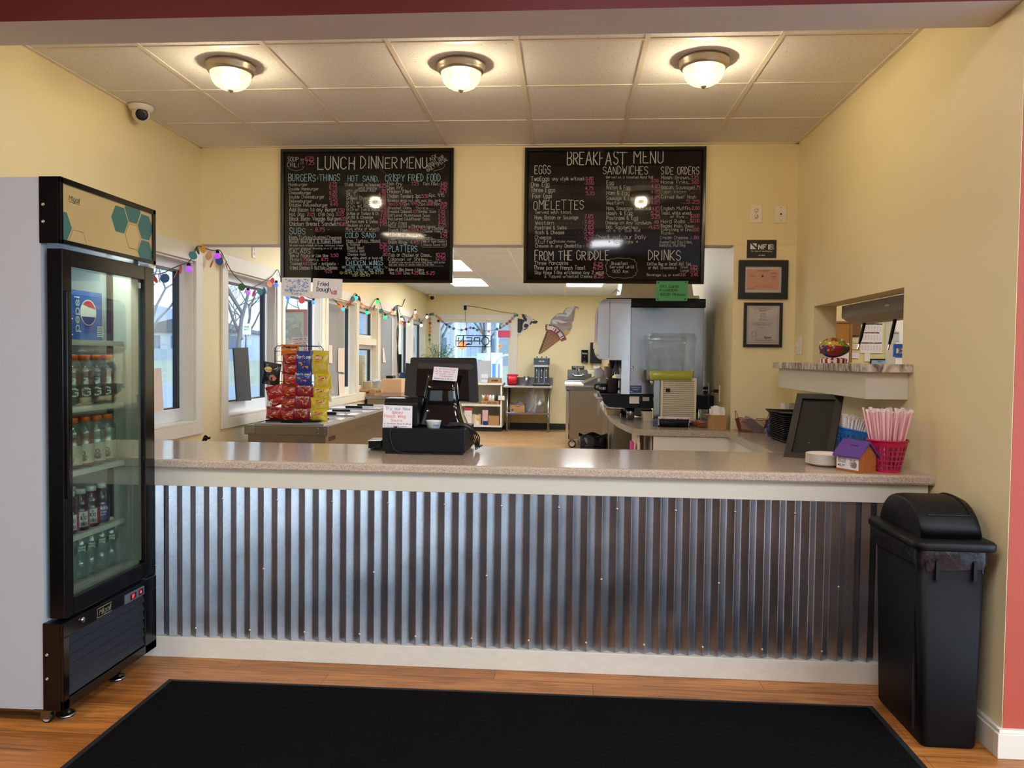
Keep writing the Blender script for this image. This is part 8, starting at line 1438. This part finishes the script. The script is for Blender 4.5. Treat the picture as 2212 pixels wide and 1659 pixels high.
def arcf(u, v): f = min(39.99, max(0, u * 40)); i = int(f); g_ = f - i; a, b = ctr[i], ctr[i + 1]; po = [a[0][q] + (b[0][q] - a[0][q]) * g_ for q in (0, 1)]; pi_ = [a[1][q] + (b[1][q] - a[1][q]) * g_ for q in (0, 1)]; return CW(pi_[0] + (po[0] - pi_[0]) * v, pi_[1] + (po[1] - pi_[1]) * v) + Vector((0, -.0185, 0))
mm.text('TURKEY HILL', lambda u, v: arcf(u, v), .62, x=.06, y=.2, width=.87, w=.0)
mm = MB(); tot = [.06, .93]
tmp = MB(); tmp.text('TURKEY HILL', lambda u, v: Vector((u, v, 0)), .62, x=.05, y=.2, width=.88, w=.03)
R3b = random.Random(1)
k_ = .62 / 6
# heavy letters: draw each stroke as a thick ribbon on the curved banner
GLs = 'TURKEY HILL'; adv = 0; sx_ = None; tw_ = sum(GL[c][0] + 1.35 for c in GLs) - 1.35
for c in GLs:
    for st in GL[c][1]:
        mm.tube([arcf(.06 + (adv + px) * .86 / tw_, .2 + py * .1) for px, py in st], .011, 5)
    adv += GL[c][0] + 1.35
obj('lettering', mm, MATS['white print'], bnr)
# soap and towel dispensers, hand sink and its sign
def kw(name, x0, y0, x1, y1, dep, m, label, cat, kids=()): return kbox(name, x0, y0, x1, y1, KB - dep, dep - .001, m, label, cat, None, kids, None, .006)
kw('soap_dispenser', 1255.5, 756, 1270.5, 783, .1, M_gloss, 'black soap dispenser on the wall above the hand sink', 'soap dispenser', [('Soap', .15, .68, .7, .12, wp), ('#', .45, .45, .1, .03, wp), ('#', .3, .04, .4, .05, mat('grey push bar', (120, 120, 124), .4))])
tdp, F_, W_, H_ = kw('towel_dispenser', 1275, 740, 1300, 785, .22, M_black, 'black paper towel dispenser on the wall beside the soda fountain', 'towel dispenser'); obj('paper_towel', MB().box(F_(W_ * .3, 0).x, F_(W_ * .9, 0).x, KB - .12, KB - .116, F_(0, 0).z - .09, F_(0, 0).z), M_paper, tdp); obj('white_panel', MB().box(F_(W_ * .25, 0).x, F_(W_ * .7, 0).x, KB - .225, KB - .2215, F_(0, H_ * .7).z, F_(0, H_ * .98).z), M_paper, tdp)
kw('wall_sign', 1235, 790.5, 1262, 798.5, .004, mat('charcoal sign', (34, 34, 36), .5), 'dark hand washing sign above the sink on the back wall', 'sign', [('HAND WASH', .12, .55, .76, .3, wp), ('ONLY', .34, .12, .3, .3, wp)])
hsn = thing('hand_sink', (.25, 14.3, .75), 'small stainless hand sink with splashback on the back wall', 'sink'); a, b = PY(1225, 824, 14.2), PY(1276, 799, 14.58); 
obj('splashback', B(PY(1226, 800, 14.58).x, PY(1278, 800, 14.58).x, 14.575, 14.599, b.z - .3, b.z), M_stl, hsn); obj('basin', MB().box(a.x, a.x + .42, 14.2, 14.23, a.z - .12, a.z + .02).box(a.x, a.x + .03, 14.23, 14.575, a.z - .12, a.z + .02).box(a.x + .39, a.x + .42, 14.23, 14.575, a.z - .12, a.z + .02).box(a.x, a.x + .42, 14.23, 14.575, a.z - .15, a.z - .12), M_stl, hsn, bevel=.006); c = PY(1249, 808, 14.5); fc = obj('faucet', MB().tube(spl([c + Vector((0, .07, -.03)), c + Vector((0, .05, .05)), c + Vector((0, .0, .13)), c + Vector((.01, -.09, .10)), c + Vector((.01, -.10, .05))], 5), .013, 8).tube([c + Vector((-.09, .05, -.03)), c + Vector((.09, .05, -.03))], .018, 8), M_chrome, hsn)
for sx in (-.09, .09): obj('tap_handle', MB().sphere(c + Vector((sx, .04, -.01)), .026, 10), M_chrome, fc)
# refrigerated prep unit on castors
qx0 = PY(1222, 900, 11.62).x; qz0, qz1 = PY(1240, 948, 11.62).z, PY(1240, 834, 11.62).z; pu = thing('prep_fridge', (qx0 + .4, 12.1, KF), 'stainless refrigerated prep unit on castors beyond the side worktop', 'prep unit')
obj('cabinet', B(qx0 + .055, qx0 + .80, 11.62, 12.9, qz0, qz1 - .06), M_stl2, pu, bevel=.006); obj('door', B(qx0, qx0 + .045, 11.64, 12.88, qz0, qz1 - .07), mat('polished door edge', (200, 198, 196), .2, 1.0), pu, bevel=.006); obj('worktop', B(qx0 - .005, qx0 + .81, 11.6, 12.9, qz1 - .058, qz1), M_stl, pu, bevel=.006); obj('cutting_board', B(qx0 - .02, qx0 + .26, 11.62, 12.85, qz1 + .0005, qz1 + .03), M_white, pu, bevel=.004)
v = [PY(1258, 831, 11.75), PY(1300, 806, 11.75)]; obj('lid', MB().prism([(v[0].x, qz1 + .001), (v[0].x + .36, qz1 + .001), (v[0].x + .36, qz1 + .17), (v[1].x, qz1 + .16), (v[0].x, qz1 + .03)], lambda p, q_, d: Vector((p, d, q_)), 11.75, 12.9), M_stl, pu)
for x, y in ((qx0 + .1, 11.7), (qx0 + .72, 11.7), (qx0 + .1, 12.8), (qx0 + .72, 12.8)): caster(pu, x, y, KF, .058, .034, max(.02, qz0 - KF - .116))
tub('food_tub', 1270, 800, 1296, 812, 12.3, .3, mat('creamy tub', (226, 216, 190), .4), 'cream tub on the prep unit in front of the hand sink', z=qz1 + .172)
# far left worktop with boxes
wx0, wx1, wy0, wy1, wz = XL + .03, -1.98, 10.0, 12.6, .87
ww = thing('steel_counter', ((wx0 + wx1) / 2, 11.3, KF), 'steel counter along the window wall behind the chest, piled with cartons', 'counter'); obj('worktop', B(wx0, wx1, wy0, wy1, wz - .04, wz), M_stl, ww, bevel=.004); obj('cabinet', B(wx0 + .02, wx1 - .03, wy0 + .02, wy1, KF, wz - .04), M_stl2, ww)
t, F_, W_, H_ = kbox('carton', 760, 841, 810, 857, 10.06, .36, MC, 'low propel carton at the edge of the steel counter', 'carton', wz + .0005, [('propel', .28, .35, .46, .4, bp_), ('- -', .8, .2, .12, .2, bp_)]); mm = MB(); G_ = frame_fn((F_(W_, 0).x + .0015, 10.08, wz), (0, 1, 0), (0, 0, 1)); mm.text('PPL PPL', G_, H_ * .4, x=.03, y=H_ * .3, width=.28, w=.2); obj('side_print', mm, bp_, t)
M_foam = mat('cream paper tray', (226, 212, 176), .8, var=.08, vscale=60, bump=.6, bscale=120); ztop = wz + H_ + .002; zz = PY(775, 767, 10.2).z
ftray = lambda: MB().rbox(-.06, .06, -.06, .06, 0, .010, .01, taper=.86)
f0 = obj('food_tray', ftray(), M_foam, local=True); n = int((zz - ztop) / .012)
for k in range(n): o = f0 if k == 0 else dup(f0); o.location = (PY(777, 800, 10.2).x + R3.uniform(-.003, .003), 10.2, ztop + k * .012); o.rotation_euler = (0, 0, R3.uniform(-.06, .06)); tag(o, 'cream paper food tray in the tall stack on the propel carton', 'food tray', 'tall stack of food trays')
for k in range(8): o = dup(f0); o.location = (PY(794, 830, 10.24).x + R3.uniform(-.002, .002), 10.24, ztop + k * .012); o.rotation_euler = (0, 0, R3.uniform(-.06, .06)); tag(o, 'cream paper food tray in the short stack on the propel carton', 'food tray', 'short stack of food trays')
kbox('cardboard_box', 824, 819, 867, 845, 11.0, .34, mat('pale carton', (222, 178, 142), .7, var=.04), 'pale pink-brown cardboard box on the steel counter beside the till', 'box', wz + .0005)
mm = MB(); c = PY(811, 820, 10.6); mm.grid(12, 8, lambda u, v: c + Vector((-.08 + .16 * u, -.06 + .12 * v, -.02 + .03 * math.sin(PI * u) * math.sin(PI * v) + .008 * math.sin(u * 9 + v * 7)))); t = thing('tub_lid_bag', (c.x, 10.6, wz), 'clear container under crumpled film on the steel counter', 'container'); obj('film', mm, mat('pale blue film', (206, 212, 224), .25, var=.1), t); obj('container', MB().rbox(c.x - .07, c.x + .07, 10.55, 10.67, wz + .0005, c.z - .02, .02), glass('clear tub', (226, 228, 226), .08, haze=.25), t)
for (x0, y0, x1, y1, Y, m_, lab, nm, ct_) in ((818, 800, 828, 818, 11.9, M_paper, 'white box with red print behind the pale cardboard box', 'box', 'box'), (834, 812, 848, 818.5, 11.2, M_black, 'black handled tool lying on the pale cardboard box', 'tool', 'tool'), (864, 805, 880, 844, 12.0, mat('dark blue crate', (34, 66, 104), .4), 'dark blue crate at the end of the steel counter', 'crate', 'crate')): kbox(nm + ('_box' if nm == 'box' else ''), x0, y0, x1, y1, Y, .2, m_, lab, ct_, wz + .0005 if y1 > 840 or 'red' in lab else None, [('#', .1, .75, .8, .2, M_ink['red'])] if 'red' in lab else ())
t = thing('wall_cable', (XL + .03, 12.14, 1.2), 'bunch of black cables running down between the far windows', 'cable')
for k in range(3): obj('cable', MB().tube(spl([PX(873 + k, 650 - k * 2, XL + .02), PX(868, 662, XL + .03), PX(858, 661, XL + .035), PX(859 + k, 690, XL + .035), PX(861 - k * 2, 720, XL + .035), PX(858 + k, 760, XL + .035), PX(860 + k * 2, 806, XL + .03)], 6), .006, 5), M_cab, t)
obj('power_strip', MB().box(XL + .021, XL + .06, PX(859, 780, XL).y - .03, PX(859, 780, XL).y + .03, PX(859, 805, XL).z, PX(859, 765, XL).z), M_black, t)
tp_ = thing('tap_fitting', (-2.45, 5.1, .80), 'small black tap fitting poking up behind the counter near the fridge', 'tap'); c = PY(444, 948, 4.75); obj('fitting', MB().tube(spl([c + Vector((-.03, 0, -.06)), c + Vector((-.012, 0, .0)), c + Vector((.0, 0, .018)), c + Vector((.02, 0, .004)), c + Vector((.03, 0, .012))], 5), .007, 6).sphere(c, .014, 10), M_black, tp_); obj('pipe', MB().tube([c + Vector((-.03, 0, -.06)), (c.x - .03, c.y, .02)], .010, 8), M_black, tp_)
# ------------------------------------------------------------------ outdoors, seen through the windows
def ground(name, pts, m, z0=-.05, th=.05): return S(name, poly(MB(), pts, z0 - th, z0), m)
M_grass = mat('pale winter grass', (156, 156, 138), .9, var=.15, vscale=2); M_asph = mat('pale wet asphalt', (140, 148, 160), .5, var=.06, vscale=1)
S('ground', MB().add([(-90, -30, -.3), (60, -30, -.3), (60, 15.5, -.3), (60, 110, 1.6), (-90, 110, 1.6), (-90, 15.5, -.3)], [(0, 1, 2, 5), (5, 2, 3, 4)]), M_grass, org=(0, 0, 0))
for i, (a, b) in enumerate((((-60, 14), (60, 13)), )): pass
def strip(name, P, m): return S(name, MB().add(P, [(0, 1, 2, 3)]), m, org=(0, 0, 0))
strip('ground_road', [(-9, -20, -.28), (-4, -20, -.28), (-4, 15.5, -.28), (-9, 15.5, -.28)], M_asph); strip('ground_street', [(-80, 19, -.1), (50, 19, -.1), (50, 30, .16), (-80, 30, .16)], M_asph)
S('hill_backdrop', MB().grid(40, 4, lambda u, v: Vector((-90 + 150 * u, 108 + 6 * v, 1.2 + v * (6.5 + 2.2 * math.sin(u * 17) + 1.2 * math.sin(u * 41))))), mat('far blue-grey woods', (120, 130, 146), 1, var=.25, vscale=.25))
M_bark = mat('grey bark', (84, 84, 92), .9, var=.2, vscale=4)
def tree(x, y, h, sd, label):
    q = random.Random(sd); z0 = -.3 + max(0, (y - 15.5)) * .0201; mb = MB()
    def br(p, d, L, r, dep):
        e = p + d * L; mid = p + d * L * .5 + Vector((q.uniform(-1, 1), q.uniform(-1, 1), q.uniform(-.3, .6))) * L * .06; mb.tube([p, mid, e], [r, r * .82, r * .62], 5 if dep < 3 else 3)
        if dep >= 7: return
        for k in range(2 if dep else 4):
            ax = Vector((q.uniform(-1, 1), q.uniform(-1, 1), q.uniform(-.4, .6))).normalized(); nd = (d + ax * q.uniform(.45, .85)).normalized(); nd.z = max(nd.z, -.05); br(e if k < 2 else p + d * L * q.uniform(.55, .95), nd.normalized(), L * q.uniform(.62, .84), r * .62, dep + 1)
    br(Vector((0, 0, 0)), Vector((.02, .0, 1)), h * .26, h * .0115, 0)
    o = obj('bare_tree', mb, M_bark, local=True); o.location = (x, y, z0); tag(o, label, 'tree', 'bare trees outside'); return o
tree(-17.2, 40, 13, 4, 'big bare tree outside behind the black board in the second window'); tree(-25.5, 46, 13, 8, 'bare tree outside the window beside the fridge'); tree(-14.2, 38, 9, 12, 'bare tree farther off between the two nearest windows'); tree(-7.6, 46, 10, 15, 'bare tree outside the back window behind the neon sign'); tree(-4.5, 42, 9, 21, 'bare tree outside near the pink paper of the back window')
for k, (x, y) in enumerate(((-22, 52), (-18, 58), (-27, 60))): tree(x, y, 10, 30 + k, 'small far bare tree across the street')
def sign(px, py, Y, w_, h_, rot, m, label, txt=None, post=True):
    c = PY(px, py, Y); t = thing('road_sign', (c.x, Y, -.3), label, 'road sign'); M = Matrix.Translation(c) @ Matrix.Rotation(rot, 4, 'Y'); obj('panel', MB().box(-w_ / 2, w_ / 2, -.01, .01, -h_ / 2, h_ / 2, M=M), m, t)
    obj('post', B(c.x - .03, c.x + .03, Y + .012, Y + .07, -.35, c.z + h_ * .3), mat('grey post', (150, 156, 166), .5), t)
    if txt:
        mm = MB()
        for s_, dz, wd, h in txt: mm.text(s_, planeY(Y - .0125, c.x, c.z + dz), h, width=wd, w=.2, align='c')
        obj('lettering', mm, bp_, t)
ora = mat('road sign orange', (240, 130, 60), .5); wht = mat('road sign white', (226, 230, 236), .5)
sign(533, 711, 44, .5, .64, 0, wht, 'white street sign outside the second window', [('ONE', .08, .3, .1), ('WAY', -.07, .3, .1), ('->', -.24, .3, .1)]); sign(998, 745, 60, .62, .62, PI / 4, ora, 'big orange diamond road sign outside below the neon sign'); sign(1077, 748, 60, .42, .42, PI / 5, ora, 'smaller orange road sign outside near the pink paper', [('+', -.1, .3, .25)])
# cream cold-drink cabinet with a red frame outside the third window
a, b = PX(612, 668, -3.6), PX(662, 668, -3.6)
t = thing('outdoor_cabinet', (-3.6, 10.6, -.3), 'cream cabinet with red frame standing outside the third window', 'cabinet'); Yo = 10.3; a, b = PY(606, 668, Yo), PY(663, 740, Yo); obj('panel', B(a.x, b.x - .04, Yo, Yo + .7, -.3, a.z - .03), mat('cream cabinet', (176, 166, 146), .6), t); obj('red_frame', MB().box(b.x - .04, b.x, Yo - .02, Yo + .72, -.3, a.z).box(a.x, b.x - .04, Yo - .02, Yo + .72, a.z - .03, a.z), mat('red frame paint', (170, 30, 40), .5), t)
# house fronts and street furniture beyond the back window
def house(x0, x1, Y, z1, c, label, rf):
    z0 = -.3 + (Y - 15.5) * .02; t = thing('house', ((x0 + x1) / 2, Y, z0), label, 'house'); obj('wall', B(x0, x1, Y, Y + 6, z0, z1), mat('house wall %d' % c[0], c, .8), t); mm = MB().prism([(x0 - .3, z1), (x1 + .3, z1), ((x0 + x1) / 2, z1 + rf)], lambda p, q, d: Vector((p, d, q)), Y - .3, Y + 6.3); obj('roof', mm, mat('grey-blue roof', (74, 80, 92), .8), t)
    n = max(2, int((x1 - x0) / 1.8))
    for k in range(n): xx = x0 + (k + .5) * (x1 - x0) / n; obj('window', B(xx - .4, xx + .4, Y - .03, Y, z0 + 1.1, z0 + 2.3), mat('dark house window', (84, 100, 126), .2), t)
house(-13.5, -8.5, 60, 4.4, (150, 156, 166), 'pale house across the street seen left of the neon sign', 1.6); house(-7.5, -3.4, 66, 4.6, (128, 138, 152), 'grey house across the street seen behind the neon sign', 1.8); house(-41, -30, 70, 3.4, (150, 156, 166), 'long pale house far off in the window beside the fridge', 1.5)
for (px, Y, h, lab) in ((984, 36, 8, 'pale utility pole outside the back window'), (1055, 34, 8, 'white utility pole outside, behind the reversed sign'), (1072, 30, 6, 'grey pole outside near the pink paper')): v = PY(px, 760, Y); tag(obj('utility_pole', MB().tube([(v.x, Y, -.3), (v.x, Y, h)], .09, 8), wht if 'white' in lab or 'pale' in lab else MATS['grey post']), lab, 'pole')
# vending kiosk, bike-loop and cooler boxes just outside
kbox('newspaper_box', 1061, 762, 1082, 790, 19, .5, mat('pale kiosk', (222, 226, 236), .5), 'pale street box outside the back window', 'street box', -.3, [('#', .1, .55, .8, .3, mat('blue poster print', (90, 140, 200), .5)), ('#', .15, .15, .3, .3, M_ink['org'])]); kbox('street_box', 1030, 763, 1048, 800, 21, .5, mat('blue-white kiosk', (186, 204, 226), .5), 'blue-white street box outside, below the neon sign', 'street box', -.3, [('#', .1, .5, .5, .4, MATS['dark house window'])])
t = thing('bike_rack', (PY(1090, 800, 16.5).x, 16.5, -.3), 'white hoop bike rack outside the back window', 'bike rack'); c = PY(1095, 800, 16.5); obj('hoop', MB().tube([c + Vector((.22 * math.cos(k * PI / 12), 0, .1 + .22 * math.sin(k * PI / 12))) for k in range(13)] + [c + Vector((-.22, 0, -1.2))], .03, 8), wht, t)
